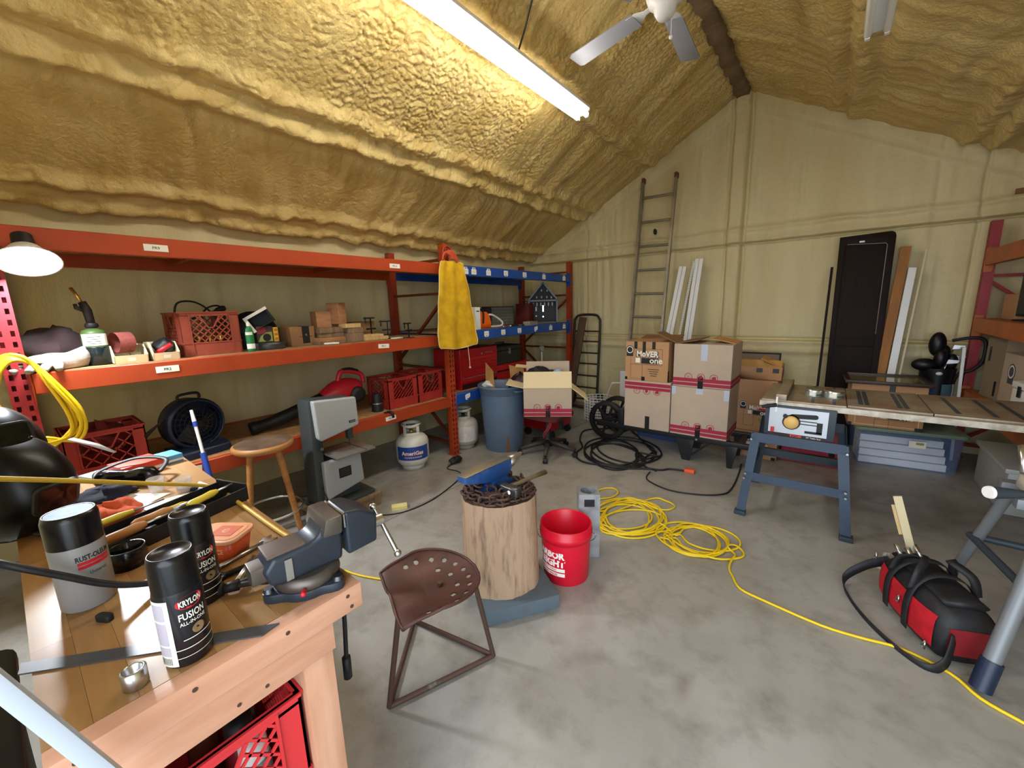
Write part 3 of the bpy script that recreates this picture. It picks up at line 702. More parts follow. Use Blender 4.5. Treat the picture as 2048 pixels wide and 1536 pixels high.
# taped cardboard box and the stack of wood offcuts
def tape(g, lo_, hi_): g.b2(lo_, hi_)
t = thing('cardboard_box', 'small cardboard box closed with black tape on the middle shelf', 'box', (-3.36, 1.475, Z2), 8)
g = G(); g.b2((-0.09, -0.10, 0), (0.10, 0.10, 0.15)); g.build('carton', m_card2, t, 0.002)
g = G(); g.b2((0.1, -0.005, 0.02), (0.1015, 0.055, 0.151)); g.b2((-0.02, -0.005, 0.15), (0.1015, 0.055, 0.1515)); g.b2((0.1, -0.03, 0.07), (0.1008, 0.08, 0.074)); g.build('black_tape', m_blk, t)
g = G(); g.lathe([(0.009, 0), (0.009, 0.001)], 14, frame((0.1016, 0.025, 0.085), (0, 1, 0), (0, 0, 1))); g.build('round_mark', m_steel, t)
g = G(); g.box((0, 0, 0), (0.10, 0.09, 0.003), T(-0.0, -0.05, 0.153) @ rot('Y', 3)); g.build('flap', m_card2, t)
def offcut(loc, d, rz, m, label, tilt=0):
    g = G(); g.M = T(*loc) @ rot('Z', rz) @ rot('Y', tilt); g.b2((-d[0]/2, -d[1]/2, 0), (d[0]/2, d[1]/2, d[2]))
    return tag(g.build('wood_offcut', m, None, 0.002, 1), label, 'wood')
offcut((-3.30, 1.70, Z2), (0.20, 0.26, 0.022), 4, m_wood3, 'thin grey board at the very bottom of the offcut pile')
offcut((-3.28, 1.90, Z2), (0.18, 0.15, 0.075), -3, m_wood3, 'thick weathered block at the bottom of the offcut pile')
offcut((-3.30, 1.69, Z2+0.022), (0.20, 0.24, 0.03), 8, m_wood1, 'brown board second from the bottom of the offcut pile')
offcut((-3.33, 1.72, Z2+0.053), (0.16, 0.22, 0.035), 0, m_wood3, 'grey brown board in the middle of the offcut pile')
offcut((-3.33, 1.72, Z2+0.088), (0.18, 0.24, 0.045), 5, m_wood3, 'weathered plank carrying the reddish wood blocks')
offcut((-3.27, 1.91, Z2+0.0755), (0.13, 0.15, 0.045), -2, m_wood3, 'grey plank end above the thick weathered block')
offcut((-3.25, 1.885, Z2+0.121), (0.10, 0.15, 0.035), 6, m_wood2, 'short yellow pine offcut near the top of the pile')
offcut((-3.36, 1.695, Z2+0.133), (0.10, 0.125, 0.13), 0, m_wood1, 'low reddish cube of wood on the offcut pile')
offcut((-3.32, 1.815, Z2+0.157), (0.11, 0.105, 0.175), 28, m_wood1, 'tall reddish wood block crowning the offcut pile')
offcut((-3.25, 2.10, Z2), (0.09, 0.27, 0.03), 3, m_wood2, 'pale pine strip lying in front of the black clamps')
offcut((-3.27, 2.09, Z2+0.0305), (0.10, 0.20, 0.022), -8, m_wood2, 'second pale strip lying crooked over the pine strip')
offcut((-3.19, 1.66, Z2+0.001), (0.03, 0.14, 0.012), -25, m_wht, 'white painted stick poking from the offcut pile')
offcut((-3.16, 2.29, Z2), (0.05, 0.12, 0.01), 15, m_wht, 'white painted slat beside the clamp feet')
offcut((-3.52, 2.12, Z2), (0.18, 0.24, 0.16), 6, m_card2, 'dark brown block behind the black clamps')
for k, (x_, y_, h_, rz) in enumerate(((-3.30, 2.12, 0.20, 10), (-3.25, 2.26, 0.165, -15), (-3.10, 2.38, 0.14, 20))):
    t = thing('clamp', ['black bar clamp standing tallest by the wood offcuts', 'black bar clamp between the other two clamps', 'short black bar clamp nearest the yellow apron'][k], 'clamp', (x_, y_, Z2), rz)
    g = G(); g.b2((-0.006, -0.003, 0), (0.006, 0.003, h_)); g.b2((-0.05, -0.02, 0), (0.05, 0.02, 0.006)); g.build('bar', m_iron, t)
    g = G(); g.b2((-0.006, -0.075, h_-0.012), (0.006, 0.045, h_)); g.cyl((0, -0.06, h_-0.05), (0, -0.06, h_+0.004), 0.006); g.build('jaw', m_iron, t)
    g = G(); g.b2((-0.008, -0.05, h_*0.45), (0.008, 0.05, h_*0.45+0.014)); g.build('sliding_arm', m_iron, t)
# blue bay
t = thing('spray_box', 'tall slim white carton on the blue middle shelf', 'box', (-3.08, 3.315, Z2b), 0)
g = G(); g.b2((-0.09, -0.04, 0), (0.0, 0.04, 0.245)); g.build('carton', m_wht, t, 0.002); g = G(); g.box((0.0006, 0, 0.20), (0.001, 0.045, 0.012)); g.build('print', m_ink, t)
m_sto = mat('orange plastic', '#e0611a', 0.4); m_stg = mat('pale grey plastic', '#d9d8d2', 0.4)
t = thing('chainsaw', 'orange and grey chainsaw with looped handle on the blue shelf', 'chainsaw', (-3.22, 3.52, Z2b), 75)
g = G(); g.loft([[(x_, y_, z_) for x_, y_ in rrect(w_, 0.13, 0.03)] for z_, w_, x0 in ((0.0, 0.20, 0), (0.06, 0.22, 0), (0.14, 0.18, 0), (0.19, 0.10, 0))]); g.build('body', m_sto, t)
g = G(); g.tube(spline([(0.06, 0, 0.15), (0.16, 0, 0.15), (0.29, 0, 0.07), (0.28, 0, 0.02), (0.12, 0, 0.015)], 6), 0.012, 8); g.build('rear_handle', m_stg, t)
g = G(); g.tube(spline([(-0.02, -0.07, 0.06), (-0.02, -0.08, 0.18), (-0.02, 0, 0.225), (-0.02, 0.07, 0.18), (-0.02, 0.07, 0.06)], 6), 0.010, 8); g.build('front_handle', m_blk, t)
g = G(); g.prism(rrect(0.30, 0.07, 0.034), 0.006, frame((-0.22, -0.05, 0.07), (1, 0, 0), (0, 0, 1))); g.build('guide_bar', m_dsteel, t)
m_cab = mat('dark grey cabinet', '#2c2e30', 0.5); m_drw = mat('smoky drawer', '#6e716e', 0.3)
t = thing('drawer_cabinet', 'grey small-parts cabinet with rows of clear drawers', 'cabinet', (-3.42, 4.16, Z2b), 0)
g = G(); g.b2((-0.16, -0.23, 0), (-0.005, 0.23, 0.245)); g.b2((-0.16, -0.235, 0), (0.0, -0.225, 0.25)); g.b2((-0.16, 0.225, 0), (0.0, 0.235, 0.25)); g.b2((-0.16, -0.235, 0.242), (0.0, 0.235, 0.25)); g.build('cabinet_body', m_cab, t)
for r in range(6):
    for c in range(6):
        g = G(); y_ = -0.222+c*0.0741; z_ = 0.006+r*0.0392; g.b2((-0.01, y_+0.002, z_), (0.004, y_+0.072, z_+0.035)); d = g.build('drawer', m_drw, t)
        g = G(); g.b2((0.004, y_+0.027, z_+0.008), (0.012, y_+0.047, z_+0.014)); g.build('pull', m_drw, d)
for k, (y_, l_, rz, lb) in enumerate(((3.80, 0.14, 12, 'chrome tool lying at the front of the blue shelf'), (4.00, 0.22, -6, 'dark steel cutters lying before the drawer cabinet'), (4.13, 0.20, 25, 'bright jaw of pliers catching light on the blue shelf'))):
    t = thing('pliers', lb, 'tool', (-3.07, y_, Z2b+0.001), 90+rz)
    g = G(); g.tube([(-l_/2, 0.012, 0.010), (0, 0.004, 0.012), (l_*0.2, 0, 0.012), (l_/2, -0.002, 0.010)], [0.008, 0.010, 0.012, 0.004], 8); g.build('jaw', m_steel, t)
    g = G(); g.tube([(-l_/2, -0.02, 0.010), (-l_*0.2, -0.012, 0.012), (l_*0.2, 0, 0.012)], [0.008, 0.009, 0.008], 8); g.build('grip', m_blk if k else m_redp, t)
offcut((-3.06, 4.28, Z2b), (0.10, 0.22, 0.05), 8, mat('greyish wood', '#8f8878', 0.8), 'grey wood piece lying on the blue middle shelf')
t = thing('display_shelf', 'black house-shaped wall cabinet with white drop handles standing on the blue shelf', 'cabinet', (-3.25, 4.86, Z2b), -56.5)
m_hs = mat('black lacquer', '#17161a', 0.3); m_hi = mat('slate interior', '#26272b', 0.6)
# faces local +x
g = G(); g.prism([(-0.20, 0), (0.20, 0), (0.20, 0.32), (0.0, 0.56), (-0.20, 0.32)], 0.012, frame((-0.10, 0, 0), (0, 1, 0), (0, 0, 1))); g.build('back_panel', m_hi, t)
for nm, p, q in (('side_panel', (-0.195, 0), (-0.195, 0.33)), ('side_panel', (0.195, 0), (0.195, 0.33)), ('roof_board', (-0.20, 0.325), (0.0, 0.565)), ('roof_board', (0.20, 0.325), (0.0, 0.565)), ('shelf_board', (-0.20, 0.315), (0.20, 0.315)), ('base_board', (-0.2, 0.008), (0.2, 0.008))):
    g = G(); g.bar((-0.03, p[0], p[1]), (-0.03, q[0], q[1]), 0.022 if nm != 'roof_board' else 0.02, 0.14, (1, 0, 0)); g.build(nm, m_hs, t)
for k, (y_, z_) in enumerate([(-0.02, 0.46), (0.06, 0.455), (-0.09, 0.365), (-0.02, 0.365), (0.055, 0.365), (0.12, 0.36)]):
    g = G(); g.sphere((-0.078, y_, z_), 0.011, 8, (0.5, 0.8, 1.6)); g.build('drop_handle', m_wht, t)
for k in range(6):
    g = G(); g.b2((-0.085, -0.15+0.055*k, 0.24), (-0.075, -0.135+0.055*k, 0.29)); g.build('hook', m_dsteel, t)
for k, (y_, z_, h_) in enumerate(((-0.10, 0.13, 0.10), (0.0, 0.12, 0.13))):
    g = G(); g.b2((-0.07, y_-0.011, z_+0.04), (-0.066, y_+0.011, z_+h_)); g.lathe([(0.012, 0), (0.012, 0.008)], 12, frame((-0.062, y_, z_-0.03), (0, 1, 0), (0, 0, 1))); g.build('key_fob', m_stg if not k else m_steel, t)
t = thing('metal_case', 'dark red upright case between the drawer cabinet and the house cabinet', 'case', (-3.36, 4.60, Z2b), 10)
g = G(); g.b2((-0.12, -0.075, 0), (0.08, 0.075, 0.28)); g.build('case_body', mat('maroon paint', '#5c1a1a', 0.5), t, 0.006); g = G(); g.tube([(0, -0.04, 0.28), (0, -0.04, 0.31), (0, 0.04, 0.31), (0, 0.04, 0.28)], 0.006, 6); g.build('handle', m_iron, t)
# ---------------------------------------------------------------- low shelf and floor along the left rack
m_navy = mat('navy plastic', '#16233c', 0.4); m_navy2 = mat('black navy grille', '#10151f', 0.45)
t = thing('floor_fan', 'dark blue drum fan with round grille on the low shelf', 'fan', (-3.22, 0.70, Z3), 12)
g = G(); g.lathe([(0.135, -0.09), (0.16, -0.07), (0.165, 0.05), (0.15, 0.075), (0.143, 0.06), (0.143, -0.05)], 40, frame((0, 0, 0.205), (0, 1, 0), (0, 0, 1))); g.build('drum', m_navy, t)
g = G(); A = frame((0.07, 0, 0.205), (0, 1, 0), (0, 0, 1))
for r in (0.03, 0.055, 0.08, 0.105, 0.13): g.tube([tuple(A @ Vector((r*math.cos(a), r*math.sin(a), 0))) for a in [2*math.pi*i/40 for i in range(40)]], 0.002, 5, True)
for k in range(20):
    a = 2*math.pi*k/20; g.tube([tuple(A @ Vector((0.02*math.cos(a), 0.02*math.sin(a), 0))), tuple(A @ Vector((0.145*math.cos(a+0.5), 0.145*math.sin(a+0.5), -0.005)))], 0.0018, 4)
g.lathe([(0.022, -0.004), (0.022, 0.006)], 20, A); g.build('front_grille', m_navy2, t)
for k in range(3):
    g = G(); B = frame((0.02, 0, 0.205), (0, 1, 0), (0, 0, 1)) @ rot('Z', 120*k); g.grid([[tuple(B @ Vector((r, (u-0.5)*0.09*(0.5+r*5), 0.03*(u-0.5)))) for u in (0, 0.5, 1)] for r in (0.02, 0.07, 0.13)]); g.build('fan_blade', m_navy2, t)
g = G(); g.prism([(-0.10, 0), (0.13, 0), (0.12, 0.045), (0.06, 0.07), (-0.08, 0.07)], 0.29, frame((0, 0.145, 0), (1, 0, 0), (0, 0, 1))); g.build('base', m_navy, t, 0.01)
g = G(); g.box((0.124, -0.03, 0.025), (0.002, 0.03, 0.006)); g.build('badge', m_stg, t)
g = G(); g.tube(spline([(0, -0.06, 0.36), (0, -0.05, 0.395), (0, 0.05, 0.395), (0, 0.06, 0.36)], 5), 0.009, 8); g.build('carry_handle', m_blk, t)
# leaf blower
m_blr = mat('red blower plastic', '#c32232', 0.4); m_blk2 = mat('blower tube black', '#18181b', 0.5)
t = thing('leaf_blower', 'red leaf blower with long black tube lying on the low shelf', 'leaf blower', (0, 0, 0))
g = G(); P = [(-3.30, 1.62, 0.80), (-3.30, 1.45, 0.755), (-3.33, 1.25, 0.695), (-3.35, 1.06, 0.66)]; g.tube(spline(P, 4), [0.055]*5+[0.05]*4+[0.043, 0.042, 0.05, 0.05], 16); g.build('blower_tube', m_blk2, t)
g = G(); g.tube(spline([(-3.30, 1.60, 0.795), (-3.29, 1.72, 0.83), (-3.28, 1.84, 0.85), (-3.28, 1.93, 0.84)], 4), [0.062, 0.068, 0.078, 0.09, 0.098, 0.10, 0.10, 0.098, 0.09, 0.085, 0.078, 0.07, 0.06], 18); g.v = [(x_, y_, max(z_, Z3+0.02)) for x_, y_, z_ in g.v]; g.build('motor_body', m_blr, t)
g = G(); g.tube(spline([(-3.28, 1.73, 0.89), (-3.28, 1.76, 0.985), (-3.28, 1.80, 1.005), (-3.28, 1.90, 0.985), (-3.28, 1.965, 0.95), (-3.28, 1.975, 0.88)], 5), 0.02, 10); g.build('handle', m_blr, t)
g = G(); g.tube(spline([(-3.28, 1.79, 1.012), (-3.28, 1.86, 1.012), (-3.28, 1.93, 0.985)], 5), 0.018, 10); g.build('grip', m_blk, t)
g = G(); g.lathe([(0.07, 0), (0.065, 0.03), (0.03, 0.036)], 20, frame((-3.20, 1.86, 0.80), (0, 1, 0), (0, 0, 1))); g.build('air_intake', m_blk, t)
t = thing('sander', 'black power tool with chrome band beside the leaf blower', 'tool', (-3.16, 2.02, Z3), 70)
g = G(); g.lathe([(0.05, 0), (0.05, 0.07), (0.04, 0.10), (0.045, 0.13), (0.03, 0.16)], 16); g.build('tool_body', m_blk, t); g = G(); g.lathe([(0.0515, 0.07), (0.0515, 0.08)], 16, None, True, False); g.build('chrome_band', m_steel, t)
g = G(); g.b2((-3.03, 1.995, 0.618), (-3.00, 2.055, 0.63)); g.tube(spline([(-3.02, 2.03, 0.625), (-2.962, 2.03, 0.63), (-2.955, 2.035, 0.60), (-2.956, 2.04, 0.585)], 4), 0.012, 8)
tag(g.build('magnet_hook', m_iron), 'small dark hook hanging over the low beam above its label', 'hook')
g = G(); g.M = T(-3.30, 0.30, Z3+0.02) @ rot('Z', 40) @ rot('Y', 52); g.lathe([(0.012, 0.1), (0.013, 0.28), (0.006, 0.40), (0.002, 0.44)], 10)
tag(g.build('steel_bar', m_iron), 'dark tapered bar sticking up out of the maroon crate', 'bar')
g = G(); blob(g, (-3.30, 0.27, Z3+0.20), 0.13, (1, 1, 0.7), 22); tag(g.build('red_cloth', mat('dark red cloth', '#6a1f22', 0.9)), 'dark red cloth heaped in the maroon crate', 'cloth')
# leaning painter's pole
t = thing('extension_pole', 'white and blue extension pole leaning against the low rack beam', 'pole', (0, 0, 0))
A0 = Vector((-2.60, 0.64, 0.0)); A1 = Vector((-2.955, 0.645, 0.955)); q = lambda u: tuple(A0+(A1-A0)*u)
g = G(); g.cyl(q(0), q(0.92), 0.009); g.build('shaft', m_stg, t); g = G(); g.cyl(q(0.56), q(0.74), 0.016); g.build('grip', mat('blue grip', '#1f3f9a', 0.45), t)
g = G(); g.cyl(q(0.90), q(0.93), 0.012); g.build('collar', mat('blue grip', '#1f3f9a'), t); g = G(); g.cyl(q(0.93), q(1.0), 0.011, 0.008); g.build('threaded_tip', m_wht, t)
# wooden stool
m_oak = mat('stool wood', '#a9763f', 0.5, col2='#8a5c30', scale=4, stretch=(1, 1, 5)); m_oakd = mat('worn stool seat', '#6a5442', 0.45, col2='#4a3a30', scale=7)
t = thing('wooden_stool', 'round wooden stool with worn dark seat and metal foot ring', 'stool', (-2.775, 0.935, 0), 26)
g = G(); g.lathe([(0.14, 0.665), (0.165, 0.668), (0.175, 0.682), (0.172, 0.70), (0.155, 0.708)], 40); g.build('seat', m_oak, t)
g = G(); g.lathe([(0.158, 0.7082), (0.15, 0.7095), (0.08, 0.7088), (0.001, 0.7086)], 40, None, True, False); g.build('seat_top', m_oakd, t)
for k in range(4):
    a = R_(90*k); g = G(); g.cyl((0.215*math.cos(a), 0.215*math.sin(a), 0), (0.105*math.cos(a), 0.105*math.sin(a), 0.67), 0.015, 0.02, 14); g.build('leg', m_oak, t)
g = G(); g.tube([(0.183*math.cos(2*math.pi*i/36), 0.183*math.sin(2*math.pi*i/36), 0.25) for i in range(36)], 0.009, 8, True); g.build('foot_ring', m_steel, t)
# band saw
m_bs = mat('silver grey paint', '#a3a7aa', 0.4); m_bsd = mat('charcoal casting', '#3c4244', 0.5)
t = thing('band_saw', 'grey benchtop band saw with tilting table by the rack', 'band saw', (-2.75, 1.42, 0.11), 0)
g = G(); g.b2((-0.30, -0.21, 0), (0.05, 0.22, 0.025)); g.build('base_plate', m_bsd, t, 0.004)
g = G(); g.prism([(-0.19, 0.025), (-0.11, 0.025), (-0.11, 0.80), (-0.175, 0.80)], 0.17, frame((-0.03, 0, 0), (0, 1, 0), (0, 0, 1)) @ T(0, 0, -0.17)); g.build('column', m_bsd, t, 0.01)
g = G(); A = frame((-0.03, 0, 0), (0, 1, 0), (0, 0, 1)); g.prism([(-0.165, 0.80), (0.155, 0.775), (0.16, 0.56), (-0.135, 0.505), (-0.155, 0.53)], 0.05, A @ T(0, 0, -0.0)); g.build('upper_cover', m_bs, t, 0.014, 3)
g = G(); g.prism([(-0.165, 0.80), (0.15, 0.77), (0.155, 0.56), (-0.13, 0.51)], 0.15, A @ T(0, 0, -0.15)); g.build('upper_housing', m_bsd, t, 0.006)
g = G(); g.prism([(-0.14, 0.345), (0.15, 0.345), (0.16, 0.12), (-0.14, 0.06)], 0.05, A); g.build('lower_cover', m_bs, t, 0.014, 3)
g = G(); g.prism([(-0.14, 0.34), (0.145, 0.335), (0.15, 0.03), (-0.14, 0.03)], 0.15, A @ T(0, 0, -0.15)); g.build('lower_housing', m_bsd, t, 0.006)
g = G(); g.b2((-0.16, -0.10, 0.385), (0.145, 0.20, 0.398), rot('X', 0)); g.b2((-0.10, -0.02, 0.35), (0.05, 0.08, 0.385)); g.build('table', mat('saw table', '#8d8a82', 0.4, 0.6), t, 0.002)
g = G(); g.b2((-0.16, 0.12, 0.3982), (0.145, 0.13, 0.3995)); g.build('mitre_slot', m_bsd, t)
g = G(); g.b2((-0.06, 0.085, 0.46), (-0.02, 0.125, 0.57)); g.build('blade_guide', m_bsd, t); g = G(); g.b2((-0.045, 0.10, 0.39), (-0.035, 0.1015, 0.56)); g.build('blade', m_dsteel, t)
g = G(); g.box((0, 0, 0), (0.05, 0.018, 0.002), frame((0.0208, 0.105, 0.60), (0, 1, 0), (0, 0, 1))); g.m = 1; g.text('CRAFTSMAN', w_=0.038, h=0.006, M=frame((0.0224, 0.105, 0.60), (0, 1, 0), (0, 0, 1))); g.build('name_plate', [m_blk, m_lab], t)
g = G(); g.box((0, 0, 0), (0.095, 0.075, 0.002), frame((0.0208, 0.01, 0.235), (0, 1, 0), (0, 0, 1))); g.m = 1
for k in range(4): g.box((0, 0.022-k*0.014, 0.0015), (0.07, 0.003, 0.0006), frame((0.0208, 0.01, 0.235), (0, 1, 0), (0, 0, 1)))
g.build('warning_plate', [m_blk, m_dsteel], t)
g = G(); g.cyl((-0.02, -0.115, 0.43), (0.01, -0.135, 0.45), 0.012); g.cyl((-0.02, -0.12, 0.44), (-0.02, -0.12, 0.52), 0.006); g.build('tension_knob', m_blk, t)
g = G(); g.tube(spline([(-0.03, -0.145, 0.16), (0.01, -0.15, 0.11), (0.05, -0.12, 0.02), (0.09, -0.02, -0.095), (0.20, 0.10, -0.104), (0.33, 0.26, -0.104), (0.36, 0.50, -0.104), (0.30, 0.78, -0.104), (0.22, 0.98, -0.104), (0.12, 1.05, -0.104), (-0.02, 1.04, -0.104), (-0.06, 1.13, -0.10)], 8), 0.0045, 7); g.build('power_cord', m_blk, t)
g = G(); blob(g, (-0.06, 1.20, -0.075), 0.055, (0.8, 1.3, 0.6), 5, 0.3); g.v = [(x_, y_, max(z_, -0.108)) for x_, y_, z_ in g.v]; g.build('plug', m_blk, t)
t = thing('saw_stand', 'low brown wooden plinth under the band saw', 'stand', (-2.86, 1.43, 0), 0)
g = G(); g.b2((-0.22, -0.25, 0.085), (0.19, 0.25, 0.109)); g.build('top_board', m_wood3, t, 0.003)
for sx in (-0.2, 0.13):
    g = G(); g.b2((sx, -0.24, 0), (sx+0.05, 0.24, 0.085)); g.build('runner', m_wood3, t)
g = G(); g.b2((-2.535, 1.655, 0), (-2.475, 1.77, 0.025), None); g.v = [tuple(T(-2.505, 1.71, 0) @ rot('Z', -35) @ T(2.505, -1.71, 0) @ Vector(p)) for p in g.v]
tag(g.build('foam_block', mat('yellow foam', '#ddd38a', 0.8)), 'small yellow foam block lying on the concrete by the cord', 'foam block')
# gas cylinders
def gas_tank(label, loc, rz, m, kind, group=None):
    t = thing('propane_tank', label, 'gas cylinder', loc, rz)
    r = 0.155
    g = G(); g.lathe([(0.10, 0.035), (0.125, 0.045), (0.148, 0.075), (r, 0.11), (r, 0.255), (0.148, 0.29), (0.12, 0.32), (0.07, 0.34), (0.03, 0.345)], 40); g.build('vessel', m, t)
    g = G(); g.lathe([(0.105, 0.0), (0.108, 0.0), (0.108, 0.05), (0.103, 0.05), (0.103, 0.0)], 36, None, True, False); g.build('foot_ring', m, t)
    for a0, a1 in ((-55, 55), (125, 235)):
        g = G()
        for z0, z1 in ((0.320, 0.362), (0.412, 0.436)): g.lathe([(0.086, z0), (0.090, z0+0.006), (0.090, z1), (0.085, z1), (0.085, z0)], 18, None, True, False, a0, a1)
        for b0, b1 in ((a0, a0+22), (a1-22, a1)): g.lathe([(0.090, 0.36), (0.090, 0.414), (0.085, 0.414), (0.085, 0.36)], 6, None, True, False, b0, b1)
        g.build('collar_guard', m, t)
    g = G(); g.lathe([(0.092, 0.428), (0.093, 0.436), (0.086, 0.442), (0.083, 0.434), (0.086, 0.428)], 36, None, True, False); g.build('collar_rim', m, t)
    g = G(); g.lathe([(0.018, 0.34), (0.018, 0.38), (0.026, 0.385), (0.026, 0.405)], 12); g.cyl((0, 0, 0.365), (0.045, 0, 0.365), 0.013); g.build('valve', m_brass if kind else m_blk, t)
    return t
m_tank = mat('white tank paint', '#d9d9d2', 0.4, col2='#c9c8be', scale=7); m_tank2 = mat('grey tank paint', '#b5b2aa', 0.5, col2='#a39f96', scale=7)
t = gas_tank('white propane tank with blue printed wrap under the rack', (-3.10, 2.325, 0), -37, m_tank, 1)
m_ag = mat('blue wrap', '#1b3a86', 0.4, col2='#2a4f9c', scale=3)
g = G(); g.lathe([(0.1556, 0.115), (0.1556, 0.245)], 30, None, True, False, -62, 62); g.build('wrap', m_ag, t)
def curved_text(g, s, r, z0, h_, a0, bold=0.0, wmax=None, spacing=1.0):
    vv, ff, tw, th = text_mesh(s, bold, spacing); k = h_/th; kx = k if wmax is None else min(k, wmax/tw)
    g.add([(r*math.cos(R_(a0)+x_*kx/r), r*math.sin(R_(a0)+x_*kx/r), z0+y_*k) for x_, y_, z_ in vv], ff, False)
g = G(); curved_text(g, 'AmeriGas', 0.1565, 0.185, 0.038, -2, 0.02, 0.21); g.build('lettering', m_lab, t)
g = G(); curved_text(g, 'AmeriGas', 0.1562, 0.183, 0.043, -2, 0.05, 0.22); g.build('lettering_outline', m_redp, t)
g = G(); curved_text(g, 'PROPANE EXCHANGE', 0.1562, 0.143, 0.012, 0, 0.01, 0.17); g.build('small_lettering', m_lab, t)
t2 = gas_tank('greyish propane tank with paper labels beside the blue trash can', (-3.09, 3.02, 0), -45, m_tank2, 0)
g = G(); g.lathe([(0.1556, 0.10), (0.1556, 0.265)], 26, None, True, False, -60, 50); g.build('paper_label', mat('paper label', '#cfcdd0', 0.6, col2='#bdb6bb', scale=12), t2)
g = G()
for k, (zz, a0, a1) in enumerate(((0.245, -48, -10), (0.238, -48, 15), (0.19, 20, 45), (0.16, -40, 30), (0.125, -45, 40))): g.lathe([(0.1562, zz), (0.1562, zz+0.004)], 10, None, True, False, a0, a1)
g.build('label_print', mat('grey print', '#b9b6ac'), t2)
# trash can
m_can = mat('slate blue plastic', '#5b7089', 0.45, col2='#52667e', scale=3)
t = thing('trash_can', 'slate blue round trash can filled with cardboard scraps', 'trash can', (-2.72, 3.27, 0), 0)
g = G(); g.lathe([(0.20, 0.0), (0.205, 0.01), (0.243, 0.60), (0.243, 0.61)], 48); g.lathe([(0.243, 0.61), (0.25, 0.615), (0.252, 0.675), (0.268, 0.685), (0.272, 0.70), (0.262, 0.708), (0.248, 0.70), (0.235, 0.60), (0.20, 0.03), (0.001, 0.03)], 48, None, True, False); g.build('bin', m_can, t)
for a in (-10, 170):
    g = G(); g.M = rot('Z', a); g.tube(spline([(0.25, -0.06, 0.665), (0.285, -0.05, 0.66), (0.287, 0.05, 0.66), (0.25, 0.06, 0.665)], 5), 0.012, 8); g.build('handle', m_can, t)
g = G(); A = rot('Z', -41)
g.m = 0; P = []
for i in range(9):
    z_ = 0.01+0.20*i/8; r_ = 0.2068+0.038*z_/0.6; w_ = 0.09*(1-i/8)**0.8
    P.append([tuple(A @ Vector((r_*math.cos(u), r_*math.sin(u), z_))) for u in [(-w_+2*w_*j/4) for j in range(5)]])
g.grid(P, True); g.build('rust_stain', mat('brown stain', '#7a4a1e', 0.8), t)
def card_scrap(name, label, pts, m, th=0.004, curl=0.0):
    g = G(); P = [Vector(p) for p in pts]; a, b, c, d = P; n = (b-a).cross(d-a).normalized(); rows = []
    for i in range(7):
        u = i/6; rows.append([tuple((a+(b-a)*v)*(1-u)+(d+(c-d)*v)*u+n*curl*math.sin(math.pi*u)) for v in (0, 0.33, 0.66, 1)])
    g.grid(rows, True); rows2 = [[tuple(Vector(p)-n*th) for p in r][::-1] for r in rows]; g.grid(rows2, True)
    for e in (0, -1): g.add([rows[k][e] for k in range(7)]+[rows2[k][-1-e] if e == 0 else rows2[k][0] for k in range(7)], [(k, k+1, 8+k, 7+k) for k in range(6)], False)
    return tag(g.build(name, m), label, 'cardboard')
m_kraft = mat('kraft card', '#c79a5c', 0.8, col2='#b88a4e', scale=4)
card_scrap('cardboard_piece', 'pointed cardboard strip leaning out of the trash can', [(-2.90, 3.19, 0.50), (-2.70, 3.12, 0.50), (-2.74, 3.14, 0.86), (-2.91, 3.22, 0.93)], m_kraft)
card_scrap('cardboard_piece', 'wide curled cardboard sheet standing in the trash can', [(-2.83, 3.40, 0.48), (-2.55, 3.30, 0.50), (-2.55, 3.42, 0.86), (-2.78, 3.46, 0.88)], m_kraft, curl=-0.05)
card_scrap('cardboard_piece', 'cardboard flap lying level over the trash can rim', [(-2.60, 3.34, 0.885), (-2.42, 3.46, 0.86), (-2.46, 3.56, 0.875), (-2.66, 3.44, 0.90)], mat('pale card', '#d8c595', 0.8))
g = G(); blob(g, (-2.83, 3.17, 0.70), 0.06, (1.2, 1.0, 0.6), 31, 0.3); tag(g.build('plastic_bag', mat('white plastic bag', '#d4d6da', 0.4)), 'white plastic bag at the rim of the trash can', 'bag')
g = G(); blob(g, (-2.56, 3.36, 0.66), 0.15, (0.75, 0.75, 1.0), 33, 0.2); tag(g.build('dark_wrapping', mat('dark plum plastic', '#2a1a22', 0.35)), 'crumpled dark plum wrapping stuffed in the trash can', 'wrapping')
# yellow leather apron on the orange upright
m_apr = mat('yellow suede', '#d9ae1a', 0.9, col2='#c1940f', scale=9, bump=0.3, bscale=90)
t = thing('welding_apron', 'yellow suede welding apron hanging from the orange upright', 'apron', (-2.93, 2.80, 0))
rows = []; hs = [(1.955, 0.10), (1.94, 0.145), (1.86, 0.165), (1.70, 0.20), (1.55, 0.225), (1.40, 0.25), (1.28, 0.262), (1.18, 0.268), (1.145, 0.262), (1.13, 0.245)]
def apr(z_, w_, v, off):
    u = v*2-1; s_ = (1.955-z_)/0.83
    return (0.014+0.030*s_+0.020*s_*math.sin(7*v+0.6)+0.010*math.sin(15*v+3*s_)+0.006*math.sin(23*z_)+off+0.012*(1-u*u)+ (0.03 if z_ > 1.94 else 0)*(-0.5), w_*u+0.02*s_*0.4, z_ + (0.012*math.cos(6.28*v) if z_ < 1.2 else 0))
F_ = [[apr(z_, w_, j/16, 0) for j in range(17)] for z_, w_ in hs]; B_ = [[apr(z_, w_, j/16, -0.005) for j in range(17)][::-1] for z_, w_ in hs]
g = G(); g.grid(F_[::-1], True); g.grid(B_[::-1], True); g.build('panel', m_apr, t)
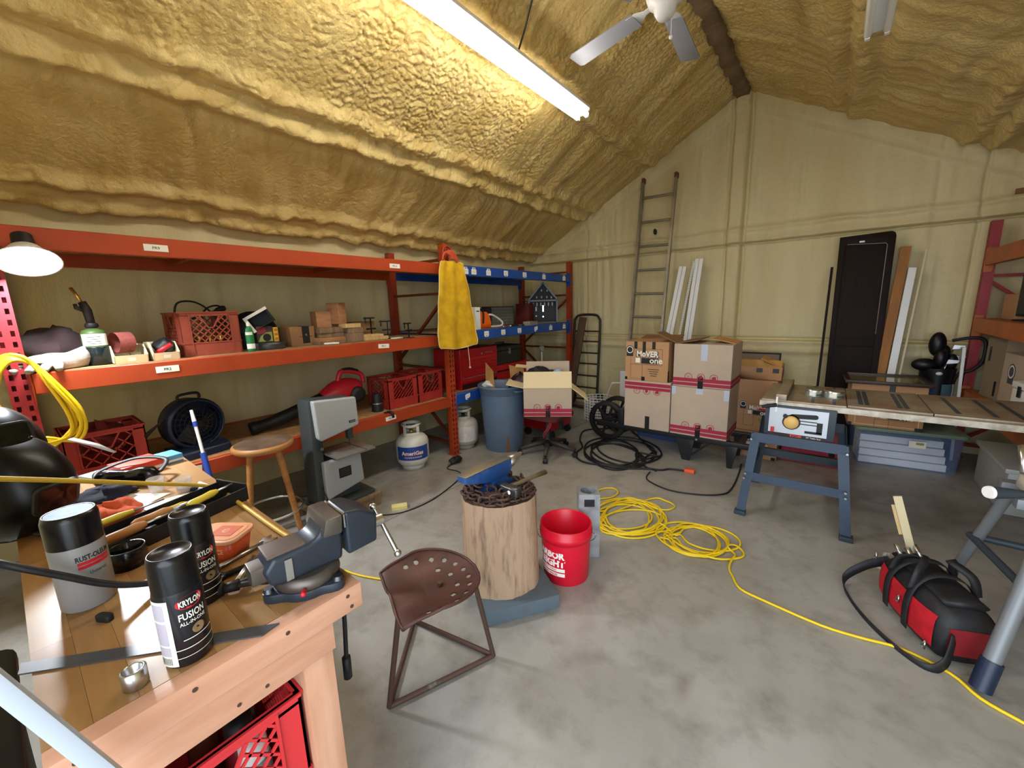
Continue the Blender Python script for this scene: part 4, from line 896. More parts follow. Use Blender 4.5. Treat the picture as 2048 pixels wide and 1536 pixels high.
g = G(); ring = [F_[i][0] for i in range(len(hs))]+F_[-1][1:]+[F_[i][16] for i in range(len(hs)-2, -1, -1)]; g.tube([(p[0]-0.001, p[1], p[2]) for p in ring], 0.004, 6); g.build('edge_binding', mat('cream binding', '#dccf98', 0.8), t)
g = G(); g.tube(spline([(0.05, 0.13, 1.15), (0.055, 0.14, 1.0), (0.053, 0.145, 0.93)], 5), 0.004, 6); g.sphere((0.053, 0.146, 0.915), 0.012, 8); g.build('tie_cord', mat('pink cord', '#cdb0a8', 0.8), t)
g = G(); g.tube(spline([(-0.02, -0.06, 1.95), (-0.045, -0.05, 2.05), (-0.05, 0.0, 2.10), (-0.03, 0.05, 2.06), (0.0, 0.09, 1.95)], 6), 0.006, 6, flat=2.5); g.build('neck_strap', mat('rust strap', '#a8442a', 0.8), t)
t = thing('ratchet_strap', 'bundled orange red strap draped over the top of the upright', 'strap', (-2.96, 2.80, 1.94))
m_strap = mat('orange red webbing', '#c2502e', 0.8, col2='#a8402a', scale=30)
for k in range(4):
    g = G(); o = 0.012*k; g.tube(spline([(0.035, -0.10-o*0.6, 0.0-0.02*k), (0.04, -0.09, 0.07+o*0.3), (0.045, -0.01, 0.11-o), (0.045, 0.06, 0.07-o*1.2), (0.04, 0.10-o*0.3, 0.01-o)], 6), 0.011, 6, flat=0.5); g.build('webbing_loop', m_strap, t)
g = G(); g.b2((0.03, -0.02, 0.03), (0.06, 0.05, 0.075)); g.build('buckle', m_strap, t, 0.006)
# red tool chest and dark tool box on the low blue shelf
m_tc = mat('red tool chest', '#a3141c', 0.3); m_tcd = mat('tool chest shadow gap', '#2a0708', 0.5)
t = thing('tool_chest', 'red steel tool chest with shallow drawers on the low blue shelf', 'tool chest', (-3.10, 3.33, Z3b), 0)
g = G(); g.b2((-0.42, -0.31, 0), (0.0, 0.31, 0.40)); g.build('chest_body', m_tc, t, 0.006)
g = G(); g.b2((-0.42, -0.312, 0.34), (0.004, 0.312, 0.44)); g.build('lid', m_tc, t, 0.012, 3)
for k in range(4):
    g = G(); z_ = 0.075+k*0.064; g.b2((-0.02, -0.285, z_), (0.008, 0.285, z_+0.056)); d = g.build('drawer', m_tc, t, 0.003)
    g = G(); g.b2((0.008, -0.28, z_+0.042), (0.016, 0.28, z_+0.052)); g.build('pull', m_tc if k else m_steel, d)
g = G(); g.b2((-0.42, -0.29, 0.004), (0.006, 0.29, 0.06)); g.build('base_gap', m_tcd, t); g = G(); g.lathe([(0.011, 0), (0.011, 0.012)], 12, frame((0.004, 0.03, 0.37), (0, 1, 0), (0, 0, 1))); g.build('lock', m_steel, t)
g = G(); g.box((0.005, 0.16, 0.375), (0.001, 0.12, 0.010)); g.build('badge', m_steel, t)
t = thing('tool_box', 'dark olive tool box on top of the red metal case', 'tool box', (-3.18, 3.97, Z3b+0.18), 0)
g = G(); g.b2((-0.30, -0.25, 0.0), (0, 0.25, 0.16)); g.build('box_body', mat('dark olive steel', '#2d2e28', 0.45), t, 0.008); g = G(); g.b2((-0.30, -0.255, 0.16), (0.005, 0.255, 0.225)); g.build('lid', mat('dark olive steel', '#2d2e28'), t, 0.02, 3)
g = G(); g.b2((0.004, -0.015, 0.12), (0.014, 0.015, 0.19)); g.build('latch', m_steel, t); g = G(); g.tube([(-0.15, -0.09, 0.225), (-0.15, -0.08, 0.255), (-0.15, 0.08, 0.255), (-0.15, 0.09, 0.225)], 0.008, 7); g.build('handle', m_dsteel, t)
t = thing('metal_case', 'long red metal case under the dark olive tool box', 'case', (-3.14, 4.0, Z3b), 0)
g = G(); g.b2((-0.36, -0.33, 0), (0, 0.36, 0.178)); g.build('case_body', m_tc, t, 0.006); g = G(); g.b2((0, -0.32, 0.10), (0.006, 0.35, 0.12)); g.build('front_seam', m_tcd, t); g = G(); g.lathe([(0.012, 0), (0.012, 0.01)], 12, frame((0.0, 0.1, 0.14), (0, 1, 0), (0, 0, 1))); g.build('lock', m_steel, t)
g = G(); g.lathe([(0.04, -0.02), (0.045, 0), (0.04, 0.02)], 16, frame((-3.06, 4.53, Z3b+0.31), (0, 1, 0), (0, 0, 1))); g.lathe([(0.02, 0), (0.03, -0.31)], 12, T(-3.06, 4.53, Z3b+0.31))
tag(g.build('dial_gauge', mat('silver dial', '#a8a6a2', 0.35, 0.5)), 'round silver gauge glimpsed behind the open carton', 'gauge')
# yellow cord hung on the near upright
m_ycord = mat('yellow cord jacket', '#e2c21e', 0.4)
g = G(); pts = []
rnd = random.Random(5)
for k in range(7):
    o = 0.012*k; j = rnd.uniform(-0.015, 0.015); dz = rnd.uniform(-0.03, 0.03)
    pts += [(-2.955+o*0.3, -0.06+j, 1.16+dz), (-2.95+o*0.4, -0.02+o*0.4, 1.33-o*0.2), (-2.93, 0.06+o*0.3, 1.34-o*0.5), (-2.92+o*0.3, 0.13+j, 1.20), (-2.92+o*0.2, 0.165+j*1.5+o*0.4, 1.04+dz), (-2.94, 0.16+j, 0.94+dz*1.5), (-2.95, 0.06+j, 0.92-dz), (-2.95, -0.02+j, 0.98+dz)]
g.tube(spline(pts, 5), 0.0085, 7)
tag(g.build('extension_lead', m_ycord), 'yellow extension cord hung in loops on the near red tinted upright', 'cord')
# ---------------------------------------------------------------- cartons
m_bx = mat('grey brown carton', '#b9a896', 0.85, col2='#b0a08f', scale=3); m_bxi = mat('carton inside', '#d9c8a2', 0.85)
m_bx2 = mat('tan carton', '#b98f6c', 0.85, col2='#b0865f', scale=3); m_mag = mat('burgundy print', '#9c2440', 0.7)
m_tapeb = mat('black tape', '#131315', 0.3); m_tapec = mat('clear tape', '#b8c3d6', 0.25); m_gold = mat('gold print', '#7e6a3a', 0.7)
def face_frame(d, side):
    """frame on a face of a box d=(dx,dy,dz) standing on z=0; side -y or +x or -x"""
    if side == '-y': return frame((0, -d[1]/2, 0), (1, 0, 0), (0, 0, 1))
    if side == '+x': return frame((d[0]/2, 0, 0), (0, 1, 0), (0, 0, 1))
    return frame((-d[0]/2, 0, 0), (0, -1, 0), (0, 0, 1))
def ring(g, c, r, w_, M, n=28):
    g.add([(c[0]+q*math.cos(2*math.pi*i/n), c[1]+q*math.sin(2*math.pi*i/n), 0) for q in (r, r-w_) for i in range(n)], [(i, (i+1) % n, n+(i+1) % n, n+i) for i in range(n)], False, M)
def carton(name, label, loc, rz, d, m=None, closed=True, rx=0):
    t = thing(name, label, 'box', loc, rz)
    g = G(); a, b, h_ = d[0]/2, d[1]/2, d[2]; th = 0.005
    if closed: g.b2((-a, -b, 0), (a, b, h_))
    else:
        g.b2((-a, -b, 0), (a, b, th)); g.b2((-a, -b, 0), (a, -b+th, h_)); g.b2((-a, b-th, 0), (a, b, h_)); g.b2((-a, -b, 0), (-a+th, b, h_)); g.b2((a-th, -b, 0), (a, b, h_))
    g.build('carton', m or m_bx, t, 0.002, 1)
    return t
def stripes(t, d, z0, side='-y', icons=True, up=False, cx=0.0):
    """two burgundy bands and three round care icons"""
    A = face_frame(d, side) @ T(0, 0, 0.0015); w_ = d[0] if side == '-y' else d[1]
    g = G()
    for k, (za, zb) in enumerate(((0.0, 0.030), (0.038, 0.072))):
        g.add([(-w_/2, z0+za, 0), (w_/2, z0+za, 0), (w_/2, z0+zb, 0), (-w_/2, z0+zb, 0)], [(0, 1, 2, 3)], False, A)
    g.build('printed_bands', m_mag, t)
    if icons:
        for k in (-1, 0, 1):
            g = G(); c = (cx+k*w_*0.22, z0+(0.085 if not up else -0.012)); B = A @ T(0, 0, 0.0006)
            ring(g, c, 0.034, 0.005, B)
            if k == 1: g.add([(c[0]+x_, c[1]+y_, 0) for x_, y_ in ((-0.018, -0.016), (0.018, -0.016), (0.018, 0.010), (0.002, 0.016), (-0.018, 0.004))], [(0, 1, 2, 3, 4)], False, B)
            elif k == 0: g.add([(c[0]+x_, c[1]+y_, 0) for x_, y_ in ((-0.012, -0.02), (0.014, -0.006), (0.008, 0.02), (-0.018, 0.012))], [(0, 1, 2, 3)], False, B)
            else: g.box((c[0], c[1]+0.004, 0), (0.03, 0.004, 0.0004), B); g.box((c[0]-0.004, c[1]-0.006, 0), (0.02, 0.003, 0.0004), B)
            g.build('care_icon', m_mag, t)
def patch(t, d, side, x0, x1, z0, z1, m, name='tape', off=0.002):
    A = face_frame(d, side); g = G(); g.b2((x0, z0, 0), (x1, z1, off), A); return g.build(name, m, t)
def mover_print(t, d, s=1.0, ox=0.0, oz=0.0, side='-y', text=True):
    """retailer print: round badge, block letters MoVER over a dark bar reading one"""
    A = face_frame(d, side) @ T(ox, oz, 0.0016) @ Matrix.Diagonal((s, s, 1, 1))
    g = G(); g.lathe([(0.034, 0), (0.034, 0.0006)], 24, A @ T(-0.135, 0.065, 0)); g.box((-0.135, 0.028, 0.0003), (0.055, 0.03, 0.0006), A); g.build('badge', mat('charcoal print', '#2b2a2c', 0.7), t)
    g = G(); ring(g, (-0.135, 0.065), 0.028, 0.006, A @ T(0, 0, 0.0012)); g.build('badge_ring', m_lab, t)
    g = G(); x0, x1, z0, z1 = -0.125, 0.125, -0.165, 0.075
    for a, b, c, e in ((x0, z0, x0, 0.03), (x0, z0, -0.03, z0), (-0.03, z0, -0.03, -0.05), (x0, -0.05, x1, -0.05), (x1, -0.05, x1, z1), (-0.09, z1, x1, z1)):
        g.box(((a+c)/2, (b+e)/2, 0.0003), (abs(c-a)+0.002, abs(e-b)+0.002, 0.0005), A)
    g.build('print_frame', mat('charcoal print', '#2b2a2c'), t)
    g = G(); g.text('MoVER', h=0.055, w_=0.19, M=A @ T(0.012, 0.033, 0.0009), bold=0.065); g.build('lettering_shadow', m_ink, t)
    g = G(); g.text('MoVER', h=0.048, w_=0.175, M=A @ T(0.010, 0.035, 0.0016), bold=0.035); g.build('lettering', m_lab, t)
    g = G(); g.box((0.028, -0.019, 0.0006), (0.135, 0.045, 0.0008), A); g.build('bar', mat('black green print', '#1f2320', 0.7), t)
    g = G(); g.box((-0.068, -0.017, 0.001), (0.036, 0.038, 0.0008), A); g.build('square', m_lab, t)
    g = G(); g.text('one', h=0.034, M=A @ T(0.078, -0.021, 0.0016), bold=0.02); g.build('lettering', m_lab, t)
    if text:
        g = G()
        for k in range(4): g.box((0.06, -0.085-k*0.017, 0.0003), (0.085-0.012*k, 0.006, 0.0006), A)
        g.build('small_print', mat('brown ink', '#5a4630', 0.7), t)
BY = 3.93; bd = 0.42
# left pair
d = (0.46, bd, 0.49); tA = carton('moving_box', 'burgundy banded moving box lower left on the black cart', (-1.395, BY+bd/2, 0.255), 0, d)
stripes(tA, d, 0.49-0.09, up=True); patch(tA, d, '-y', -0.01, 0.035, 0.0, 0.13, m_tapeb)
d = (0.43, bd-0.02, 0.39); tB = carton('moving_box', 'tan carton with white block letters on the upper left of the cart', (-1.415, BY+bd/2, 0.746), 0, d, m_bx2)
mover_print(tB, d, 1.25, -0.0, 0.225)
for x_ in (-0.125, -0.04, 0.055): patch(tB, d, '-y', x_, x_+0.032, 0.32 if x_ != -0.04 else 0.285, 0.391, m_tapeb)
patch(tB, d, '+x', -0.205, -0.17, 0.0, 0.11, m_tapeb); patch(tB, d, '-y', -0.215, -0.19, 0.0, 0.03, m_tapeb); patch(tB, d, '-y', -0.045, -0.01, -0.02, 0.04, m_tapeb)
def flap(t, p, q, l, ang, m, side=1, name='flap'):
    """flap hinged on the edge p-q (box local), opened by ang degrees"""
    p, q = Vector(p), Vector(q); e = (q-p).normalized(); up = Vector((0, 0, 1)); out = e.cross(up)*side
    v = (out*math.cos(R_(ang))+up*math.sin(R_(ang)))*l; n = e.cross(v).normalized()*0.003
    g = G(); P = [p, q, q+v, p+v]; g.add([tuple(x_+n) for x_ in P]+[tuple(x_-n) for x_ in P], [(0, 1, 2, 3), (7, 6, 5, 4), (0, 4, 5, 1), (1, 5, 6, 2), (2, 6, 7, 3), (3, 7, 4, 0)], False)
    return g.build(name, m, t)
flap(tB, (-0.2, 0.18, 0.392), (0.2, 0.18, 0.392), 0.17, 10, m_card2, -1)
# right pair
d = (0.50, bd+0.06, 0.47); tC = carton('moving_box', 'burgundy banded moving box lower right on the black cart', (-0.905, BY+0.24, 0.255), 0, d)
stripes(tC, d, 0.015); patch(tC, d, '-y', -0.02, 0.025, -0.005, 0.115, m_tapeb); patch(tC, d, '-y', -0.03, 0.03, 0.41, 0.47, m_tapec); patch(tC, d, '-y', 0.205, 0.248, 0.37, 0.47, m_tapec); patch(tC, d, '-y', -0.248, -0.21, 0.39, 0.47, m_tapec)
d = (0.495, bd+0.05, 0.40); tD = carton('moving_box', 'burgundy banded moving box upper right on the cart with loose flaps', (-0.90, BY+0.235, 0.728), 0, d)
stripes(tD, d, 0.012); patch(tD, d, '-y', -0.025, 0.02, -0.01, 0.10, m_tapeb); patch(tD, d, '-y', -0.01, 0.045, 0.25, 0.40, m_tapec)
stripes(tD, d, 0.012, '+x', False); stripes(tC, (0.50, bd+0.06, 0.47), 0.015, '+x', False)
flap(tD, (-0.24, 0.22, 0.401), (-0.24, -0.22, 0.401), 0.20, 170, m_card2); flap(tD, (0.24, -0.10, 0.401), (0.24, 0.22, 0.401), 0.20, 168, m_kraft); flap(tD, (-0.24, -0.2, 0.403), (-0.24, 0.05, 0.403), 0.22, 155, m_card2)
# black flat cart carrying them
m_cart = mat('black cart steel', '#15161a', 0.35, col2='#1d1f24', scale=4)
t = thing('utility_cart', 'black utility cart with large spoked wheel carrying moving boxes', 'cart', (0, 0, 0))
def wheel(g, c, r, w_, ax):
    A = look(c, (c[0]+ax[0], c[1]+ax[1], c[2])); g.lathe([(r-0.05, -w_/2), (r-0.012, -w_/2), (r, -w_/4), (r, w_/4), (r-0.012, w_/2), (r-0.05, w_/2), (r-0.05, -w_/2)], 36, A, True, False)
for yw in (4.12, 4.42):
    g = G(); wheel(g, (-1.90, yw, 0.222), 0.222, 0.055, (0, 1)); g.build('tyre', m_blk, t)
    g = G()
    for k in range(6):
        a = R_(60*k+10); g.bar((-1.90, yw, 0.222), (-1.90+0.175*math.cos(a), yw, 0.222+0.175*math.sin(a)), 0.026, 0.018, (0, 1, 0))
    g.cyl((-1.90, yw-0.04, 0.222), (-1.90, yw+0.04, 0.222), 0.04); g.build('wheel_spokes', m_cart, t)
for yb in (3.97, 4.34):
    g = G(); g.bar((-1.95, yb, 0.225), (0.15, yb, 0.222), 0.045, 0.05, (0, 0, 1)); g.build('side_rail', m_cart, t, 0.004)
for xb in (-1.60, -1.05, -0.55, 0.1):
    g = G(); g.bar((xb, 3.97, 0.225), (xb, 4.34, 0.225), 0.04, 0.03); g.build('cross_member', m_cart, t)
g = G(); g.cyl((-1.90, 3.97, 0.222), (-1.90, 4.60, 0.222), 0.015); g.build('axle', m_cart, t)
g = G(); g.b2((-1.72, 3.99, 0.18), (-1.66, 4.33, 0.40)); g.build('headboard', m_cart, t, 0.004)
for yb in (3.955, 4.35):
    g = G(); g.prism([(-1.10, 0.21), (-0.93, 0.21), (-0.965, 0.0), (-1.035, 0.0)], 0.03, frame((0, yb+0.015, 0), (1, 0, 0), (0, 0, 1))); g.build('leg', m_cart, t, 0.004)
    g = G(); g.bar((-0.95, yb, 0.06), (-0.80, yb, 0.20), 0.02, 0.02); g.build('leg_brace', m_cart, t)
    g = G(); g.prism([(-0.66, 0.21), (-0.56, 0.21), (-0.60, 0.0), (-0.64, 0.0)], 0.03, frame((0, yb+0.015, 0), (1, 0, 0), (0, 0, 1))); g.build('leg', m_cart, t, 0.004)
g = G(); g.lathe([(0.012, 0), (0.010, 0.008)], 12, frame((-0.91, 3.944, 0.225), (1, 0, 0), (0, 0, 1))); g.build('bolt_head', m_steel, t)
g = G(); g.M = T(-1.55, 4.48, 0.0); g.b2((-0.12, -0.05, 0), (0.5, 0.05, 0.20)); tag(g.build('blue_tote', mat('blue plastic tote', '#33497f', 0.45), None, 0.01), 'blue plastic tote on the floor beneath the cart', 'tote')
# white wire basket and white stool behind the wheel
m_wire = mat('white wire', '#e6e9ee', 0.4)
t = thing('wire_basket', 'white wire basket with handles behind the cart wheel', 'basket', (-2.33, 4.78, 0), 20)
g = G()
for k in range(9):
    z_ = 0.03+k*0.036; g.tube([(0.19*math.cos(2*math.pi*i/24), 0.15*math.sin(2*math.pi*i/24), z_) for i in range(24)], 0.005, 5, True)
g.build('wire_hoops', m_wire, t)
g = G()
for k in range(24):
    a = 2*math.pi*k/24; g.tube([(0.19*math.cos(a), 0.15*math.sin(a), 0.005), (0.19*math.cos(a), 0.15*math.sin(a), 0.32)], 0.004, 5)
g.build('wire_uprights', m_wire, t)
for sy in (-0.13, -0.09):
    g = G(); g.tube(spline([(0.10, sy, 0.31), (0.16, sy, 0.50), (0.19, sy, 0.53), (0.32, sy, 0.53)], 5), 0.006, 6); g.build('handle', m_wire, t)
g = G(); g.b2((-2.0, 4.68, 0.0), (-1.90, 4.74, 0.70)); tag(g.build('white_board', m_wire, None, 0.003), 'narrow white board standing behind the left moving boxes', 'board')
# hand truck
m_ht = mat('brown black steel', '#3d332b', 0.5, 0.2, col2='#2c2520', scale=6)
t = thing('hand_truck', 'brown steel hand truck with rounded top leaning on the back wall', 'hand truck', (-2.86, 5.36, 0), 0, None, (-4, 0))
g = G(); g.tube(spline([(-0.21, 0, 0.02), (-0.21, 0, 0.6), (-0.21, 0, 1.22), (-0.19, 0, 1.32), (-0.12, 0, 1.37), (0.12, 0, 1.37), (0.19, 0, 1.32), (0.21, 0, 1.22), (0.21, 0, 0.6), (0.21, 0, 0.02)], 5), 0.018, 10); g.build('frame_tube', m_ht, t)
for z_ in (0.10, 0.28, 0.46, 0.64, 0.80, 0.97, 1.12):
    g = G(); g.b2((-0.2, -0.012, z_), (0.2, 0.004, z_+0.022)); g.build('rung', m_ht, t)
g = G(); g.b2((-0.21, -0.16, 0.0), (0.21, 0.0, 0.012)); g.build('toe_plate', m_ht, t)
for sx in (-0.24, 0.24):
    g = G(); wheel(g, (sx, 0.06, 0.11), 0.10, 0.05, (1, 0)); g.lathe([(0.055, -0.02), (0.055, 0.02)], 20, look((sx, 0.06, 0.11), (sx+1, 0.06, 0.11))); g.build('wheel', m_blk, t)
g = G(); g.M = T(-3.02, 5.17, 0.0) @ rot('Y', 6.5) @ rot('X', -7); g.b2((-0.055, -0.015, 0), (0.055, 0.015, 1.36)); tag(g.build('plank', mat('dark plank', '#5c4534', 0.7, col2='#4a3628', scale=4, stretch=(8, 8, 0.6)), None, 0.002), 'dark brown plank leaning across the hand truck', 'plank')
# swivel chair base with an open carton on it
t = thing('swivel_chair', 'black swivel chair base on five casters carrying an open carton', 'chair', (-2.21, 3.36, 0), 0)
m_chair = mat('dark grey nylon', '#35312e', 0.5)
for k in range(5):
    a = R_(-62+72*k); c_, s_ = math.cos(a), math.sin(a)
    g = G(); g.tube([(0.02*c_, 0.02*s_, 0.13), (0.15*c_, 0.15*s_, 0.105), (0.29*c_, 0.29*s_, 0.07)], [0.032, 0.026, 0.018], 10); g.build('base_arm', m_chair, t)
    g = G(); x_, y_ = 0.295*c_, 0.295*s_; g.cyl((x_, y_, 0.05), (x_, y_, 0.085), 0.008)
    for sg in (-1, 1): g.lathe([(0.026, -0.008), (0.028, 0), (0.026, 0.008)], 16, look((x_-s_*0.014*sg, y_+c_*0.014*sg, 0.028), (x_-s_*0.014*sg-s_, y_+c_*0.014*sg+c_, 0.028)))
    g.build('caster', m_blk, t)
g = G(); g.lathe([(0.045, 0.08), (0.045, 0.15), (0.033, 0.16), (0.033, 0.27), (0.022, 0.28), (0.022, 0.39)], 18); g.build('gas_column', m_blk, t)
g = G(); g.b2((-0.16, -0.11, 0.375), (0.16, 0.12, 0.40)); g.prism(rrect(0.42, 0.42, 0.08), 0.035, T(0, 0.01, 0.40)); g.build('seat_pan', mat('maroon seat', '#4a1a1e', 0.8), t)
g = G(); g.b2((0.17, -0.06, 0.30), (0.205, -0.02, 0.40)); g.build('lever', m_blk, t)
for k, o in enumerate((0, 0.02)):
    g = G(); g.tube(spline([(0.13+o, -0.16, 0.39), (0.11+o, -0.17, 0.33), (0.05+o, -0.15, 0.26), (0.03+o*0.5, -0.12, 0.20)], 5), 0.004, 6, flat=2); g.build('strap', mat('dull red strap', '#8c3038', 0.7), t)
d = (0.47, 0.34, 0.285)
u = Vector((2.21, -3.36, 0)).normalized(); rzc = math.degrees(math.atan2(u.y, u.x))+90
tE = carton('moving_box', 'open burgundy banded carton with clothes balanced on the swivel chair', (-2.21, 3.37, 0.437), rzc-1, d, m_bx, False)
stripes(tE, d, 0.008); patch(tE, d, '-y', -0.02, 0.025, -0.005, 0.11, m_tapeb)
flap(tE, (-0.235, -0.168, 0.285), (0.235, -0.168, 0.285), 0.165, 112, m_bxi)
flap(tE, (-0.225, 0.168, 0.285), (0.225, 0.168, 0.285), 0.22, 85, m_bx, -1); flap(tE, (0.233, -0.16, 0.285), (0.233, 0.16, 0.285), 0.20, -38, m_bxi); flap(tE, (-0.233, 0.16, 0.285), (-0.233, -0.16, 0.285), 0.18, 12, m_bxi)
E2 = T(-2.21, 3.37, 0.437) @ rot('Z', rzc-1)
g = G(); g.M = E2; blob(g, (-0.09, 0.05, 0.37), 0.12, (1.1, 1.0, 0.8), 41, 0.18); tag(g.build('jacket', mat('black purple fabric', '#1c1520', 0.7)), 'dark jacket bulging out of the open carton', 'clothing')
g = G(); g.M = E2; g.sphere((0.105, 0.03, 0.395), 0.055, 10, (1, 1, 0.9)); tag(g.build('blue_cap', mat('pale blue cloth', '#8fb0d6', 0.7)), 'pale blue rounded cap in the open carton', 'cap')
g = G(); g.M = E2; blob(g, (0.03, 0.07, 0.37), 0.08, (1.2, 0.9, 0.7), 43, 0.15); tag(g.build('grey_cloth', mat('grey green cloth', '#33362f', 0.9)), 'dark grey green cloth between jacket and cap in the carton', 'cloth')
g = G(); g.M = E2; blob(g, (0.175, 0.04, 0.36), 0.065, (0.8, 1.0, 0.8), 44, 0.15); tag(g.build('navy_cloth', mat('navy cloth', '#141b3a', 0.9)), 'navy cloth at the right edge of the open carton', 'cloth')
# red roll cart behind the chair
t = thing('tool_trolley', 'red tool trolley on casters half hidden behind the chair', 'trolley', (-2.62, 3.95, 0), 0)
g = G(); g.b2((-0.17, -0.22, 0.10), (0.22, 0.22, 0.50)); g.build('cabinet_body', m_tc, t, 0.008)
for k in range(2):
    g = G(); g.b2((-0.16, -0.228, 0.14+k*0.17), (0.21, -0.22, 0.29+k*0.17)); g.build('drawer', m_tc, t, 0.003)
for sx in (-0.14, 0.19):
    for sy in (-0.18, 0.18):
        g = G(); g.lathe([(0.045, -0.014), (0.045, 0.014)], 16, look((sx, sy, 0.045), (sx, sy+1, 0.045))); g.b2((sx-0.02, sy-0.02, 0.05), (sx+0.02, sy+0.02, 0.10)); g.build('caster', m_blk, t)
# ladder
m_al = mat('dull aluminium', '#a5a29a', 0.4, 0.75, col2='#8f8b82', scale=5)
t = thing('ladder', 'aluminium ladder leaning against the gable wall', 'ladder', (-1.955, 5.22, 0), 0, None, (-4.5, 0))
t.rotation_euler = (R_(-4.6), R_(1.6), 0)
for sx in (-1, 1):
    g = G(); x_ = 0.205*sx; g.b2((x_-0.012, -0.03, 0.0), (x_+0.012, 0.03, 3.05)); g.b2((x_-0.012 if sx > 0 else x_-0.02, -0.034, 0.0), (x_+0.02 if sx > 0 else x_+0.012, -0.028, 3.05)); g.build('side_rail', m_al, t, 0.002, 1)
    g = G(); g.b2((x_-0.018, -0.035, 3.03), (x_+0.018, 0.035, 3.09)); g.build('end_cap', mat('rust brown rubber', '#6d4a34', 0.8), t, 0.004)
for k in range(10):
    g = G(); z_ = 0.13+k*0.302; g.cyl((-0.2, 0, z_), (0.2, 0, z_), 0.016, None, 10); g.build('rung', m_al, t)
# slim white boards beside the ladder
m_gut = mat('white vinyl', '#eef2f6', 0.4)
def lean_board(name, label, x0, x1, ztop, yb, ytop, w_, th, m, cat='board', dx=0.0, groove=False):
    """board standing at (x0, yb) on the floor and leaning to (x1, ytop) at ztop"""
    t = thing(name, label, cat, (x0, yb, 0)); A = look((0, 0, 0), (x1-x0, ytop-yb, ztop), (0, 1, 0)); L = Vector((x1-x0, ytop-yb, ztop)).length
    g = G(); g.M = A; g.b2((-w_/2, -th/2, 0), (w_/2, th/2, L)); g.build('board', m, t, 0.0015, 1)
    if groove:
        g = G(); g.M = A
        for sy in (-1, 1): g.b2((-0.0025, sy*th/2-0.0006, 0), (0.0025, sy*th/2+0.0006, L)); 
        g.build('groove', mat('grey groove', '#5d6064', 0.6), t)
    return t
lean_board('gutter_board', 'double white vinyl strip just right of the ladder', -1.70, -1.50, 1.94, 5.0, 5.33, 0.085, 0.02, m_gut, groove=True)
lean_board('vinyl_board', 'tall white vinyl board right of the perforated strip', -1.44, -1.333, 2.02, 5.08, 5.40, 0.09, 0.02, m_gut, groove=True)
t = thing('perforated_strip', 'thin white perforated strip between the vinyl boards', 'strip', (-1.585, 5.05, 0)); A = look((0, 0, 0), (0.205, 0.30, 2.0), (0, 1, 0))
g = G(); g.M = A; g.b2((-0.011, -0.002, 0), (-0.005, 0.002, 2.03)); g.b2((0.005, -0.002, 0), (0.011, 0.002, 2.03)); g.build('edge_rails', m_gut, t)
g = G(); g.M = A
for k in range(72): g.b2((-0.006, -0.002, k*0.028), (0.006, 0.002, k*0.028+0.013))
stuff(g.build('perforated_web', m_gut, t))
# cartons between the cart and the saw
d = (0.33, 0.34, 0.50); t = carton('moving_box', 'tall tan carton with block letters behind the table saw', (-0.50, 4.56, 0.262), -2, d, m_bx2)
mover_print(t, d, 0.9, 0.02, 0.20); patch(t, d, '-y', 0.03, 0.10, 0.21, 0.232, m_redp, 'red_strip', 0.0035)
d = (0.35, 0.36, 0.12); t = carton('moving_box', 'open carton on top of the tall tan carton', (-0.50, 4.60, 0.764), 2, d, m_bx2, False)
patch(t, d, '-y', -0.03, 0.02, 0.07, 0.11, m_tapeb); patch(t, d, '-y', 0.10, 0.15, 0.07, 0.11, m_tapeb)
flap(t, (-0.17, -0.175, 0.12), (0.17, -0.175, 0.12), 0.11, 150, m_kraft); flap(t, (0.17, -0.17, 0.12), (0.17, 0.17, 0.12), 0.19, 155, m_kraft)
d = (0.40, 0.34, 0.26); t = carton('moving_box', 'low carton with block letters on the floor behind the saw stand', (-0.49, 4.55, 0.0), -3, d, m_bx2)
mover_print(t, d, 0.85, 0.02, 0.15, text=False); patch(t, d, '-y', 0.16, 0.195, 0.0, 0.03, m_tapeb); patch(t, d, '-y', -0.2, -0.17, 0.0, 0.03, m_tapeb)
d = (0.46, 0.30, 0.30); t = carton('moving_box', 'red printed carton lying under the cart rail beyond the saw', (-0.04, 4.60, 0.0), 0, d, mat('dull red carton', '#8a3330', 0.8))
stripes(t, d, 0.06)
g = G(); g.M = T(-0.62, 5.36, 0.0) @ rot('X', -4); g.b2((-0.23, -0.012, 0.0), (0.20, 0.012, 0.91)); g.m = 1; g.b2((0.19, -0.014, 0.0), (0.205, 0.014, 0.915)); g.b2((-0.23, -0.014, 0.90), (0.205, 0.014, 0.918))
tag(g.build('panel_board', [mat('taupe panel', '#8b7a6c', 0.6), m_blk]), 'taupe panel with black edge standing at the gable wall', 'panel')
# ---------------------------------------------------------------- table saw
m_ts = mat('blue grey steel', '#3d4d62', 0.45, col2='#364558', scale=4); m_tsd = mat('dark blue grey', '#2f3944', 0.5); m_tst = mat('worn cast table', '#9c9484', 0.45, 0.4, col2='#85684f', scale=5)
m_tpl = mat('brushed plate', '#b9bdc4', 0.35, 0.6)
t = thing('table_saw', 'blue grey table saw on a splayed steel stand', 'table saw', (-0.12, 3.47, 0), 0)
g = G(); g.b2((-0.18, -0.33, 0.61), (0.20, 0.22, 0.815)); g.build('housing', m_tsd, t, 0.008)
TA = frame((0, -0.331, 0), (1, 0, 0), (0, 0, 1))
g = G(); g.b2((-0.155, 0.63, 0), (0.16, 0.80, 0.003), TA); g.build('control_plate', m_tpl, t)
g = G(); A = TA @ T(0, 0, 0.0035)
g.add([(x_, y_, 0) for x_, y_ in rrect(0.15, 0.03, 0.014)], [tuple(range(20))], False, A @ T(0.035, 0.755, 0) @ rot('Z', 4)); ring(g, (-0.03, 0.71), 0.05, 0.012, A, 30)
